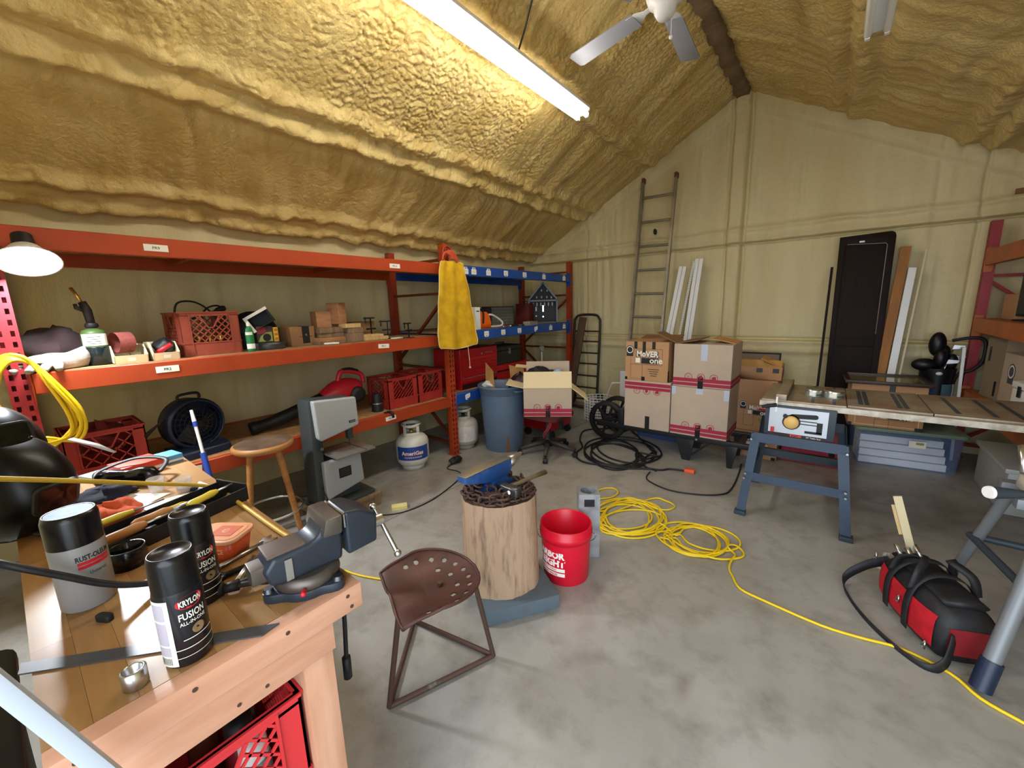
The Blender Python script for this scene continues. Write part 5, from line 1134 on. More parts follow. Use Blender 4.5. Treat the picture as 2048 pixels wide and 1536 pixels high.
for k in (0, 1): g.box((0.05, 0.725-0.02*k, 0.0006), (0.11, 0.006, 0.0006), A)
g.box((0.12, 0.69, 0.0004), (0.03, 0.07, 0.0006), A); g.box((0.09, 0.655, 0.0004), (0.09, 0.016, 0.0006), A); g.build('scale_print', m_blk, t)
g = G(); g.lathe([(0.042, 0), (0.042, 0.012), (0.036, 0.022), (0.001, 0.022)], 28, TA @ T(-0.03, 0.71, 0.004)); g.build('blade_height_wheel', mat('yellow ochre plastic', '#d9b36a', 0.45), t)
g = G(); g.lathe([(0.012, 0), (0.012, 0.02)], 12, TA @ T(-0.065, 0.75, 0.004)); g.build('crank_knob', m_blk, t)
g = G(); g.b2((-0.155, 0.61, 0), (0.16, 0.63, 0.004), TA); g.build('name_strip', m_blk, t)
g = G(); g.text('RYOBI', h=0.017, M=TA @ T(0.0, 0.620, 0.0045), bold=0.03); g.build('lettering', mat('red lettering', '#e0392e', 0.5), t)
g = G(); g.text('10" Table Saw', h=0.010, M=TA @ T(0.095, 0.620, 0.0045)); g.build('lettering', m_lab, t)
g = G(); g.b2((-0.14, 0.635, 0), (-0.12, 0.665, 0.02), TA); g.build('switch', m_redp, t)
g = G(); g.b2((-0.21, -0.30, 0.815), (0.24, 0.36, 0.845)); g.build('table_top', m_tst, t, 0.002)
for x0, x1 in ((0.245, 0.62), (0.625, 1.10)):
    g = G(); g.b2((x0, -0.27, 0.822), (x1, 0.36, 0.845)); g.build('table_extension', m_tst, t, 0.002)
g = G()
for x_ in (-0.10, 0.06, 0.17): g.b2((x_, -0.29, 0.845), (x_+0.018, 0.35, 0.8458))
g.build('table_slots', m_tsd, t)
for x_ in (0.30, 0.33, 0.48, 0.51, 0.72, 0.86, 0.96):
    g = G(); g.b2((x_, -0.20, 0.8451), (x_+0.022, 0.28, 0.8458)); g.build('slot', m_tsd, t)
g = G(); g.b2((-0.22, -0.315, 0.80), (1.15, -0.29, 0.835)); g.build('front_rail', mat('pale chipped rail', '#cfc9bd', 0.5, col2='#a89f90', scale=20), t, 0.002)
g = G(); g.b2((-0.22, 0.36, 0.80), (1.15, 0.38, 0.832)); g.build('rear_rail', m_tst, t)
g = G(); g.b2((-0.13, -0.31, 0.846), (-0.07, 0.36, 0.885)); g.build('rip_fence', m_tst, t, 0.003)
g = G(); g.b2((-0.125, -0.335, 0.77), (-0.115, -0.317, 0.87)); g.build('fence_clamp_plate', m_wht, t); g = G(); g.cyl((-0.12, -0.33, 0.815), (-0.20, -0.36, 0.80), 0.014, 0.010); g.build('fence_lever', m_blk, t)
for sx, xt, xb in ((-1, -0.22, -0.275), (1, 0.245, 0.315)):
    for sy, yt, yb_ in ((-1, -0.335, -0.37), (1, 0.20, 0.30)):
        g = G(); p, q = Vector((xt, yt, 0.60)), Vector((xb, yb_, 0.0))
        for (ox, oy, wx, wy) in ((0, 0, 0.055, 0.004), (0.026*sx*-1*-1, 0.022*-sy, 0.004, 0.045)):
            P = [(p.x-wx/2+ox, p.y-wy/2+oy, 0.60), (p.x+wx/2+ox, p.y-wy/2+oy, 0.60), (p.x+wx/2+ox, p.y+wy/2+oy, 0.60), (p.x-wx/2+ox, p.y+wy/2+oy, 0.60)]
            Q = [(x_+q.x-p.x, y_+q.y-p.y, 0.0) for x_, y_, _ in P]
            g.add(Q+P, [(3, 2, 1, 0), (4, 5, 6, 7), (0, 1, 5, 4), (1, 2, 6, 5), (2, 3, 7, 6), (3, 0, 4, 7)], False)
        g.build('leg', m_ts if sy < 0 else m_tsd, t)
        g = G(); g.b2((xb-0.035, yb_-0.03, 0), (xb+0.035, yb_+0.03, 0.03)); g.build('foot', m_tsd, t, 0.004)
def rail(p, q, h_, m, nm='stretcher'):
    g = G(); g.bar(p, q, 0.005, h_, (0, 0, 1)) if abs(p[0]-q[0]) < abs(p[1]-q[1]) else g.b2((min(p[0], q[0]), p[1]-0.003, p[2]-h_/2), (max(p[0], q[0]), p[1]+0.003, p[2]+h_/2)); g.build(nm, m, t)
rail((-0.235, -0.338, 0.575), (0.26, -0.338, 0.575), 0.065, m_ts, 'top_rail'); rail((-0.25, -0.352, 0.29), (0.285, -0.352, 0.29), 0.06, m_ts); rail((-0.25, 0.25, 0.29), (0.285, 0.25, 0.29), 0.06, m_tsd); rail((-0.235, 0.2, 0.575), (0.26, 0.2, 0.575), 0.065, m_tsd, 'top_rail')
for x_ in (-0.25, 0.285):
    g = G(); g.b2((x_-0.003, -0.35, 0.26), (x_+0.003, 0.25, 0.32)); g.build('stretcher', m_tsd, t)
for x_, z_ in ((-0.245, 0.56), (0.27, 0.555), (-0.262, 0.31), (-0.268, 0.275), (0.285, 0.31), (0.288, 0.275)):
    g = G(); g.lathe([(0.009, 0), (0.007, 0.006)], 8, frame((x_, -0.352-0.02*(z_ < 0.4), z_), (1, 0, 0), (0, 0, 1))); g.build('bolt', m_steel, t)
for x_, lab in ((-0.055, 'short round silver tin on the table saw near the fence'), (0.055, 'wide round silver tin on the table saw beside the other tin')):
    tt = thing('tin', lab, 'tin', (x_, 3.42, 0.8465)); r = 0.048 if x_ < 0 else 0.055
    g = G(); g.lathe([(r, 0), (r, 0.042)], 30); g.build('can_body', mat('tin plate', '#b4bcb8', 0.35, 0.7), tt); g = G(); g.lathe([(r+0.002, 0.034), (r+0.002, 0.046), (r-0.004, 0.050), (r-0.005, 0.044), (0.001, 0.044)], 30, None, True, False); g.build('lid', m_steel, tt)
    g = G(); g.lathe([(r+0.0006, 0.008), (r+0.0006, 0.034)], 10, None, True, False, -115, -75); g.build('label', m_lab, tt); g = G(); g.lathe([(r+0.0006, 0.006), (r+0.0006, 0.02)], 10, None, True, False, -70, -20); g.build('green_label', mat('green label', '#4a5a3a', 0.6), tt)
# ---------------------------------------------------------------- tote, carton and frame
t = thing('storage_tote', 'clear blue storage tote with grey green lid full of white slats', 'tote', (0.60, 4.98, 0), 6)
m_clear = mat('clear blue plastic', '#8fb0e6', 0.15, alpha=0.22, spec=0.5)
d = (0.70, 0.42, 0.32); a, b = d[0]/2, d[1]/2
g = G(); W = [[(x_*k, y_*k, z_) for x_, y_ in rrect(d[0], d[1], 0.04)] for z_, k in ((0.004, 0.95), (0.32, 1.0))]; g.loft(W, False); g.add(W[0], [tuple(range(20))[::-1]]); g.build('bin', m_clear, t)
g = G(); g.prism(rrect(0.74, 0.46, 0.045), 0.03, T(0, 0, 0.32)); g.build('lid', mat('grey green lid', '#6f8577', 0.45), t, 0.006)
g = G(); g.box((0.06, -0.2125, 0.235), (0.11, 0.003, 0.06)); g.m = 1; g.box((0.075, -0.2145, 0.245), (0.05, 0.001, 0.02)); g.build('paper_label', [m_lab, mat('green print', '#8d9a54')], t)
m_slat = mat('white slat', '#eef1f6', 0.5)
for k in range(4):
    g = G(); g.M = T(0.60, 4.98, 0) @ rot('Z', 6); g.b2((-0.31, -0.17+0.012*k, 0.008+k*0.066), (0.27-0.01*k, 0.15, 0.066+k*0.066))
    tag(g.build('blind_slat', m_slat), ['white slat bundle at the bottom of the tote', 'second white slat bundle from the tote bottom', 'third white slat bundle from the tote bottom', 'topmost white slat bundle inside the tote'][k], 'slats')
d = (0.50, 0.40, 0.39); t = carton('moving_box', 'tan carton with block letters standing on the clear tote', (0.44, 4.96, 0.352), 2, d, m_bx2)
mover_print(t, d, 1.0, 0.06, 0.125, text=False); g = G(); 
for p, q in (((-0.14, 0.33), (0.22, 0.33)), ((0.22, 0.33), (0.22, 0.02)), ((-0.20, 0.02), (0.22, 0.02)), ((-0.20, 0.02), (-0.20, 0.30))):
    g.box(((p[0]+q[0])/2, (p[1]+q[1])/2, 0.001), (abs(p[0]-q[0])+0.006, abs(p[1]-q[1])+0.006, 0.001), face_frame(d, '-y'))
g.build('print_frame', mat('pale print', '#dcc0a0', 0.7), t); patch(t, d, '-y', 0.005, 0.045, 0.31, 0.395, m_tapeb); patch(t, d, '-y', 0.20, 0.25, 0.0, 0.03, m_tapeb); patch(t, d, '-y', -0.25, -0.22, 0.0, 0.03, m_tapeb)
t = thing('picture_frame', 'dark wooden frame with glass lying on the tan carton', 'frame', (0.43, 5.0, 0.743), 2)
m_dkw = mat('dark brown wood', '#3a2415', 0.4, col2='#2a190e', scale=5)
for lo_, hi_ in (((-0.29, -0.27, 0), (0.29, -0.235, 0.03)), ((-0.29, 0.235, 0), (0.29, 0.27, 0.03)), ((-0.29, -0.235, 0), (-0.255, 0.235, 0.03)), ((0.255, -0.235, 0), (0.29, 0.235, 0.03))):
    g = G(); g.b2(lo_, hi_); g.build('frame_bar', m_dkw, t, 0.004)
g = G(); g.b2((-0.255, -0.235, 0.008), (0.255, 0.235, 0.014)); g.build('pane', mat('frame glass', '#8a8060', 0.08, spec=0.8), t)
# ---------------------------------------------------------------- leaning against the gable wall
m_pnl = mat('dark espresso panel', '#221512', 0.6, col2='#180f0d', scale=5, stretch=(6, 6, 0.5), spec=0.2)
t = thing('cabinet_door', 'tall dark espresso cabinet door leaning on the gable wall', 'door', (0.20, 5.30, 0), 0, None, (-3.2, 0))
g = G(); g.prism([(-0.195, 0.0), (0.205, 0.0), (0.205, 2.08), (0.195, 2.11), (0.17, 2.125), (-0.215, 2.11)], 0.02, frame((0, 0.02, 0), (1, 0, 0), (0, 0, 1))); g.build('panel', m_pnl, t, 0.003)
for lo_, hi_ in (((-0.20, -0.012, 0.0), (-0.165, 0.0, 2.09)), ((0.15, -0.012, 0.0), (0.20, 0.0, 2.07)), ((-0.165, -0.012, 2.02), (0.15, 0.0, 2.09)), ((-0.165, -0.010, 1.02), (0.15, 0.0, 1.10)), ((-0.165, -0.012, 0), (0.15, 0.0, 0.08))):
    g = G(); g.b2(lo_, hi_); g.build('frame_rail', m_pnl, t, 0.003)
g = G(); g.tube([(0.148, -0.014, 1.15), (0.148, -0.014, 2.0), (0.135, -0.014, 2.015), (-0.15, -0.014, 2.03)], 0.003, 6); g.build('bright_bead', mat('pale bead', '#a89a92', 0.3), t)
g = G(); g.b2((-0.06, -0.014, 2.04), (-0.02, -0.012, 2.055)); g.build('maker_plate', m_steel, t)
lean_board('dark_stick', 'thin dark stick leaning left of the espresso door', -0.06, -0.052, 1.82, 5.10, 5.42, 0.022, 0.022, m_pnl, 'stick')
lean_board('plank', 'orange brown plank with slanted end right of the espresso door', 0.385, 0.487, 1.97, 5.27, 5.46, 0.075, 0.02, mat('orange brown wood', '#a8743c', 0.65, col2='#966332', scale=4, stretch=(6, 6, 0.6)))
lean_board('white_plank', 'white painted plank right of the orange brown plank', 0.462, 0.552, 1.77, 5.27, 5.45, 0.058, 0.02, m_gut)
lean_board('dowel', 'thin pale dowel rising right of the white plank', 0.52, 0.628, 1.93, 5.27, 5.46, 0.016, 0.016, mat('pale dowel', '#d9cfae', 0.6), 'rod')
lean_board('white_pole', 'slim white pole standing before the red rack upright', 0.985, 0.955, 1.04, 5.28, 5.34, 0.022, 0.022, m_gut, 'pole')
g = G(); g.lathe([(0.016, 0), (0.016, 0.05), (0.012, 0.055)], 10, frame((-1.935, YB-0.022, 2.43), (1, 0, 0), (0, 0, 1)) @ Matrix.Diagonal((1, 2.2, 1, 1))); tag(g.build('wall_plug', m_blk), 'small black knob on the gable wall between ladder rungs', 'knob')
g = G(); g.M = T(1.12, YB-0.1, 2.33); g.b2((0, 0, 0), (0.5, 0.03, 0.04)); tag(g.build('wall_batten', m_card2), 'brown batten end on the gable wall at far right', 'batten')
# golf bag with pull cart
t = thing('golf_bag', 'black and navy golf bag on a pull cart by the red upright', 'golf bag', (0.82, 5.40, 0), 0)
m_gb = mat('black golf fabric', '#0d0d12', 0.4); m_gbn = mat('navy fabric', '#22335e', 0.6)
g = G(); g.lathe([(0.10, 0.02), (0.115, 0.05), (0.105, 0.45), (0.12, 0.78), (0.125, 0.84)], 24); g.build('bag_body', m_gb, t)
for a0, mm in ((-110, m_gbn), (-60, mat('teal grey fabric', '#4d6a78', 0.7)), (-20, mat('white fabric', '#c3cbd6', 0.7))):
    g = G(); g.lathe([(0.117, 0.40), (0.124, 0.44), (0.128, 0.66), (0.122, 0.70)], 8, None, True, False, a0-18, a0+18); g.build('pocket', mm, t)
g = G(); g.lathe([(0.012, 0), (0.016, 0.010), (0.001, 0.012)], 14, frame((-0.005, -0.125, 0.80), (1, 0, 0), (0, 0, 1)) @ Matrix.Diagonal((1.5, 1, 1, 1))); g.build('badge', m_wht, t)
for k, (x_, y_, z_, r) in enumerate(((-0.03, -0.02, 1.06, 0.075), (0.03, 0.03, 0.97, 0.055), (-0.10, -0.06, 0.87, 0.07), (0.0, -0.05, 0.93, 0.06), (0.08, -0.02, 0.90, 0.05))):
    g = G(); g.tube([(x_*0.5, y_*0.5, 0.75), (x_, y_, z_)], 0.007, 6); g.sphere((x_, y_, z_), r, 10, (0.8 if k != 2 else 1.3, 0.8, 1.5 if k != 2 else 0.85)); g.build('head_cover', m_gb, t)
for k, (x_, y_, z_) in enumerate(((0.08, 0.0, 1.03), (0.10, 0.03, 0.93), (0.05, -0.05, 0.90))):
    g = G(); g.tube([(x_*0.4, y_*0.5, 0.75), (x_, y_, z_)], 0.006, 6); g.prism([(-0.01, -0.015), (0.06, -0.005), (0.07, 0.02), (0.0, 0.025)], 0.014, T(x_, y_, z_) @ rot('X', 90)); g.build('golf_club', m_steel, t)
g = G(); g.tube(spline([(0.06, 0.02, 0.1), (0.10, 0.0, 0.55), (0.12, -0.05, 0.78), (0.20, -0.08, 0.84), (0.25, -0.10, 0.93), (0.245, -0.10, 1.10), (0.17, -0.10, 1.13), (0.05, -0.08, 1.10)], 6), 0.014, 8); g.build('pull_handle', m_blk, t)
g = G(); wheel(g, (-0.16, 0.05, 0.13), 0.13, 0.03, (1, 0)); g.build('wheel', m_blk, t); g = G(); wheel(g, (0.16, 0.05, 0.13), 0.13, 0.03, (1, 0)); g.build('wheel', m_blk, t)
# ---------------------------------------------------------------- right rack contents
d = (0.42, 0.30, 0.50); t = carton('moving_box', 'tall open carton at the near edge of the low right shelf', (1.28, 5.02, 0.658), 8, d, mat('grey tan carton', '#8f7f68', 0.85))
for x_, y_, m_ in ((-0.10, 0.42, m_tapeb), (0.06, 0.15, m_tapeb)): patch(t, d, '-x', x_, x_+0.03, y_-0.12, y_, m_)
flap(t, (-0.2, -0.15, 0.50), (0.2, -0.15, 0.50), 0.12, 30, m_kraft)
d = (0.42, 0.36, 0.40); t = carton('moving_box', 'carton with round badge next to the white cooler on the right shelf', (1.30, 4.62, 0.658), 4, d, m_bx)
g = G(); A = face_frame(d, '-x') @ T(-0.02, 0.27, 0.0016); g.lathe([(0.06, 0), (0.06, 0.0006)], 26, A); g.box((0, -0.065, 0.0003), (0.09, 0.05, 0.0006), A); g.build('badge', mat('slate print', '#4a4f5c', 0.7), t); g = G(); ring(g, (0, 0), 0.05, 0.012, A @ T(0, 0, 0.001)); g.build('badge_ring', m_lab, t); patch(t, d, '-x', 0.10, 0.15, 0.0, 0.04, m_tapeb)
t = thing('cooler', 'small white cooler with black latch on the low right shelf', 'cooler', (1.22, 4.28, 0.658), 4)
g = G(); g.b2((-0.16, -0.13, 0), (0.16, 0.13, 0.19)); g.build('cooler_body', m_wht, t, 0.012); g = G(); g.b2((-0.165, -0.135, 0.192), (0.165, 0.135, 0.24)); g.build('lid', m_wht, t, 0.012); g = G(); g.b2((-0.17, -0.02, 0.14), (-0.162, 0.02, 0.215)); g.build('latch', m_blk, t)
g = G(); g.lathe([(0.13, 0), (0.17, 0.02), (0.175, 0.04), (0.165, 0.045), (0.12, 0.02)], 30, T(1.22, 4.98, 1.165)); tag(g.build('steel_bowl', m_steel), 'upturned silver bowl on the tall open carton', 'bowl')
d = (0.30, 0.30, 0.20); carton('moving_box', 'plain tan carton on the middle shelf of the right rack', (1.27, 5.12, 1.298), 0, d, m_bx2)
t = thing('monitor', 'dark flat monitor standing on the middle shelf of the right rack', 'monitor', (1.18, 4.72, 1.298), 12)
g = G(); g.b2((-0.03, -0.19, 0.03), (0.01, 0.19, 0.36)); g.build('casing', m_blk, t, 0.008); g = G(); g.b2((-0.034, -0.17, 0.05), (-0.03, 0.17, 0.34)); g.build('screen', mat('dark screen', '#2c2c2a', 0.2), t); g = G(); g.b2((-0.09, -0.09, 0), (0.07, 0.09, 0.012)); g.b2((-0.015, -0.03, 0.0), (0.005, 0.03, 0.06)); g.build('stand', m_blk, t)
t = thing('storage_tote', 'white tote under the right rack beyond the saw extension', 'tote', (1.32, 4.45, 0), 0)
g = G(); g.b2((-0.28, -0.35, 0), (0.30, 0.35, 0.30)); g.build('bin', mat('milky plastic', '#b9bcbc', 0.4), t, 0.015); g = G(); g.b2((-0.30, -0.37, 0.30), (0.32, 0.37, 0.335)); g.build('lid', mat('milky plastic', '#b9bcbc'), t, 0.01)
# ---------------------------------------------------------------- mitre saw on its folding stand
m_mst = mat('grey stand tube', '#777b80', 0.45, 0.3); m_msb = mat('cast aluminium', '#c9c6bd', 0.4, 0.3)
t = thing('miter_saw_stand', 'grey folding stand at the right edge of the picture', 'stand', (0, 0, 0))
ZT = 0.70
for p, q, r in (((0.72, 2.32, ZT), (0.575, 2.10, 0.02), 0.026), ((1.35, 2.32, ZT), (1.50, 2.10, 0.02), 0.026), ((0.66, 2.52, ZT), (0.565, 2.78, 0.02), 0.02), ((1.35, 2.52, ZT), (1.50, 2.78, 0.02), 0.02)):
    g = G(); g.cyl(p, q, r); g.build('leg', m_mst, t); g = G(); v = (Vector(q)-Vector(p)).normalized(); e = Vector(q); g.cyl(tuple(e-v*0.12), tuple(e), r*1.25); g.build('foot', m_navy, t)
for p, q in (((0.60, 2.65, 0.40), (1.47, 2.66, 0.38)), ((0.60, 2.66, 0.40), (0.67, 2.24, 0.40)), ((0.655, 2.22, 0.40), (1.42, 2.22, 0.40))):
    g = G(); g.cyl(p, q, 0.015); g.build('brace', m_tsd, t)
g = G(); g.b2((0.62, 2.30, ZT-0.01), (1.60, 2.36, ZT+0.03)); g.build('top_rail', m_mst, t, 0.004); g = G(); g.b2((0.62, 2.49, ZT-0.01), (1.60, 2.55, ZT+0.03)); g.build('top_rail', m_mst, t, 0.004)
t = thing('miter_saw', 'mitre saw with round cast base on the folding stand', 'mitre saw', (0.86, 2.42, ZT+0.031), 0)
g = G(); g.lathe([(0.20, 0), (0.215, 0.01), (0.21, 0.05), (0.18, 0.058), (0.001, 0.058)], 40); g.build('turntable', m_msb, t)
g = G(); g.tube([(-0.15, -0.09, 0.03), (-0.24, -0.145, 0.03)], [0.03, 0.012], 10); g.build('mitre_arm', m_msb, t)
g = G(); g.cyl((-0.24, -0.145, 0.03), (-0.33, -0.20, 0.035), 0.016, 0.024, 18); g.build('mitre_grip', m_tsd, t); g = G(); g.cyl((-0.33, -0.20, 0.035), (-0.338, -0.205, 0.0355), 0.0245, 0.022, 18); g.build('grip_end_cap', m_wht, t)
g = G(); g.prism(rrect(0.08, 0.055, 0.02), 0.012, T(-0.17, -0.05, 0.058) @ rot('Z', 30)); g.build('index_plate', m_wht, t, 0.003); g = G(); g.lathe([(0.022, 0), (0.02, 0.012)], 16, T(-0.16, 0.0, 0.076)); g.build('lock_button', m_redp, t)
g = G(); g.b2((-0.16, 0.10, 0.0), (0.30, 0.12, 0.075)); g.build('fence', m_mst, t, 0.004)
g = G(); g.tube([(-0.20, 0.02, 0.065), (-0.20, 0.10, 0.15), (-0.12, 0.14, 0.17), (0.15, 0.14, 0.17)], 0.013, 8); g.build('hold_down', m_steel, t)
g = G(); g.lathe([(0.14, -0.025), (0.15, 0), (0.14, 0.025)], 32, frame((0.12, -0.02, 0.26), (0, 1, 0), (0, 0, 1))); g.build('blade_guard', m_msb, t); g = G(); g.cyl((0.14, -0.02, 0.30), (0.36, -0.02, 0.32), 0.06); g.build('motor', m_redp, t)
g = G(); blob(g, (1.05, 2.60, 0.16), 0.19, (1.3, 0.9, 0.85), 51, 0.12); g.v = [(x_, y_, max(z_, 0.001)) for x_, y_, z_ in g.v]; tag(g.build('dust_bag', mat('black canvas', '#1c1d1c', 0.8)), 'black canvas sack slumped under the folding stand', 'sack')
# ---------------------------------------------------------------- tool bag
m_rb = mat('red nylon', '#c01626', 0.6, col2='#a81020', scale=30); m_kb = mat('black nylon web', '#131316', 0.6, col2='#1d1d22', scale=30)
t = thing('tool_bag', 'red and black open tool bag with shoulder strap on the floor', 'tool bag', (0.475, 2.43, 0), 112)
L, W_, H_ = 0.44, 0.23, 0.25
secs = []
for i in range(13):
    u = -1+2*i/12; x_ = L/2*u; e = 1-0.25*abs(u)**3; hz = H_*(0.92+0.10*math.cos(u*1.5)) if abs(u) < 0.99 else H_*0.85
    s_ = []
    for k in range(20):
        a = 2*math.pi*k/20; cy, cz = math.cos(a), math.sin(a); sq = lambda v, p_: math.copysign(abs(v)**p_, v)
        s_.append((x_, W_/2*e*sq(cy, 0.55)*(1.0 if cz < 0.3 else 1-0.30*(cz-0.3)), hz/2+hz/2*sq(cz, 0.5)*(1.0 if i not in (0, 12) else 0.8)))
    secs.append(s_)
g = G(); g.loft(secs); g.build('bag_body', m_kb, t)
def bag_y(u, z_):
    e = 1-0.25*abs(u)**3; hz = H_*(0.92+0.10*math.cos(u*1.5)); q = max(-1, min(1, (z_-hz/2)/(hz/2))); sn = math.copysign(q*q, q); cs = math.sqrt(max(0, 1-sn*sn))
    return W_/2*e*cs**0.55*(1.0 if sn < 0.3 else 1-0.30*(sn-0.3))
for sy in (-1, 1):
    for ua, ub in ((-0.86, -0.30), (-0.22, 0.36), (0.44, 0.86)):
        g = G(); g.grid([[(L/2*(ua+(ub-ua)*i/6), sy*(bag_y(ua+(ub-ua)*i/6, z_)+0.004), z_) for z_ in [0.05+0.145*j/6 for j in range(7)]][::-sy] for i in range(7)], True); g.build('red_panel', m_rb, t)
for sx in (-1, 1):
    g = G(); g.grid([[(sx*(L/2+0.003), -0.07+0.14*i/4, 0.05+0.12*j/4) for j in range(5)][::sx] for i in range(5)], True); g.build('end_panel', mat('dark red nylon', '#7c101c', 0.6), t)
g = G(); g.loft([[(s_[0][0]*0.97, y_, z_) for y_, z_ in [(0.075*math.cos(2*math.pi*k/16), 0.250+0.018*math.sin(2*math.pi*k/16)) for k in range(16)]] for s_ in secs[1:12]]); g.build('zip_band', m_kb, t)
for x_ in (-0.055, 0.085):
    g = G(); g.ribbon(spline([(x_, -0.120, 0.03), (x_, -0.126, 0.10), (x_, -0.122, 0.18), (x_*0.9, -0.095, 0.25), (x_*0.8, -0.04, 0.292), (x_*0.8, 0.04, 0.292), (x_*0.9, 0.095, 0.25), (x_, 0.122, 0.18), (x_, 0.126, 0.10), (x_, 0.120, 0.03)], 6), (1, 0, 0), 0.036, 0.004); g.build('web_strap', m_kb, t)
for sy in (-1, 1):
    g = G(); g.ribbon(spline([(-0.055, 0.115*sy, 0.22), (-0.045, 0.095*sy, 0.30), (0.01, 0.05*sy, 0.335), (0.07, 0.095*sy, 0.30), (0.085, 0.115*sy, 0.22)], 6), (0, 1, 0.4*sy), 0.032, 0.006); g.build('carry_handle', m_kb, t)
g = G(); g.ribbon(spline([(0.20, 0.06, 0.20), (0.26, 0.13, 0.12), (0.25, 0.22, 0.03), (0.10, 0.25, 0.006), (-0.10, 0.235, 0.006), (-0.26, 0.17, 0.006), (-0.27, 0.10, 0.04), (-0.22, 0.05, 0.14)], 8), (0, 0.25, 1), 0.045, 0.004); g.build('shoulder_strap', m_kb, t)
for x_, z_ in ((-0.01, 0.12), (-0.20, 0.05), (0.19, 0.21)):
    g = G(); g.tube([(x_, 0.127, z_+0.03), (x_-0.01, 0.133, z_), (x_+0.01, 0.133, z_), (x_, 0.127, z_+0.03)], 0.004, 6); g.build('zip_pull', m_steel, t)
g = G(); g.text('MILWAUKEE', h=0.022, M=frame((0.228, 0.0, 0.215), (0, 1, 0), (0, 0, 1)) @ rot('X', -20), bold=0.03); g.build('lettering', m_lab, t)
for k, (x_, y_, r) in enumerate(((0.12, 0.03, 0.012), (0.16, -0.02, 0.010), (0.15, 0.06, 0.009))):
    g = G(); g.M = T(0.475, 2.43, 0) @ rot('Z', 112); g.tube([(x_-0.03, y_, 0.26), (x_+0.02, y_+0.01, 0.31)], r, 8); tag(g.build('hand_tool', m_steel), ['bright steel tool poking up in the red bag by the strap', 'steel screwdriver end nearest the red bag corner', 'short steel shank deepest in the red bag'][k], 'tool')
t = thing('wooden_stick', 'pale flat wooden stick standing up out of the tool bag', 'stick', (0.415, 2.60, 0.26), 0); A = look((0, 0, 0), (-0.09, -0.04, 0.30), (0, 1, 0))
g = G(); g.M = A; g.b2((-0.016, -0.004, -0.02), (0.016, 0.004, 0.31)); g.build('stick', mat('pale stick wood', '#cbbd98', 0.7), t, 0.001); g = G(); g.M = A; g.b2((-0.03, 0.006, 0.10), (-0.015, 0.012, 0.26)); g.build('second_blade', m_wood2, t)
g = G(); g.bar((0.275, 2.885, 0.004), (0.37, 2.85, 0.004), 0.012, 0.008); tag(g.build('wood_sliver', mat('pale stick wood', '#cbbd98')), 'thin pale sliver of wood lying by the tool bag', 'sliver')
# ---------------------------------------------------------------- cords on the floor
YC=[(-1324,2670),(-1380,2853),(-1305,2950),(-1235,2899),(-1244,2787),(-1305,2683),(-1182,2413),(-1229,2532),(-1179,2675),(-1055,2762),(-929,2741),(-869,2632),(-899,2497),(-998,2399),(-1121,2380),(-1212,2455),(-1141,2397),(-1145,2534),(-1058,2676),(-922,2748),(-810,2714),(-773,2598),(-822,2460),(-929,2356),(-1052,2329),(-1139,2393),(-1244,2563),(-1238,2736),(-1142,2834),(-1006,2802),(-900,2668),(-866,2502),(-909,2372),(-1007,2321),(-1127,2367),(-1225,2503),(-1189,2571),(-1178,2726),(-1078,2820),(-942,2803),(-840,2690),(-812,2544),(-862,2425),(-966,2374),(-1088,2413),(-1178,2534),(-1161,2458),(-1190,2631),(-1121,2804),(-987,2879),(-861,2817),(-807,2662),(-839,2494),(-936,2381),(-1059,2364),(-1161,2457),(-1226,2441),(-1251,2631),(-1164,2811),(-1007,2877),(-868,2797),(-814,2627),(-855,2452),(-968,2338),(-1108,2328),(-1222,2433),(-1167,2428),(-1189,2611),(-1101,2778),(-947,2833),(-813,2751),(-764,2588),(-808,2423),(-921,2321),(-1058,2319),(-1167,2427),(-987,2935),(-885,2976),(-800,2929),(-824,2839),(-905,2809),(-995,2850),(-1113,2868),(-1169,2787),(-1187,2601),(-1110,2318),(-971,2328),(-853,2463),(-804,2614),(-673,2532),(-656,2642),(-576,2725),(-474,2740),(-398,2682),(-380,2583),(-423,2486),(-506,2429),(-599,2433),(-664,2500),(-728,2456),(-735,2580),(-660,2682),(-543,2704),(-447,2638),(-415,2525),(-455,2418),(-547,2359),(-653,2373),(-729,2459),(-663,2573),(-649,2679),(-557,2762),(-435,2778),(-344,2723),(-323,2629),(-374,2537),(-474,2483),(-585,2490),(-658,2560),(-708,2501),(-683,2624),(-593,2710),(-480,2716),(-401,2643),(-384,2531),(-432,2426),(-522,2367),(-623,2375),(-695,2452),(-768,2450),(-798,2583),(-713,2709),(-559,2755),(-425,2698),(-377,2579),(-425,2458),(-544,2384),(-686,2390),(-786,2480),(-714,2577),(-686,2696),(-602,2749),(-503,2709),(-437,2602),(-428,2481),(-474,2392),(-555,2365),(-644,2412),(-705,2522),(-737,2509),(-584,2412),(-414,2411),(-303,2502),(-291,2572),(-346,2629),(-378,2573),(-328,2521),(-335,2439),(-330,2357),(-302,2297),(-251,2210),(-135,2181),(88,2151),(231,2166),(363,2191),(505,2146),(571,2063),(667,2019),(767,1982)]
YT=[(-2124,1043),(-2009,1071),(-1887,1121),(-1776,1176),(-1651,1251)]
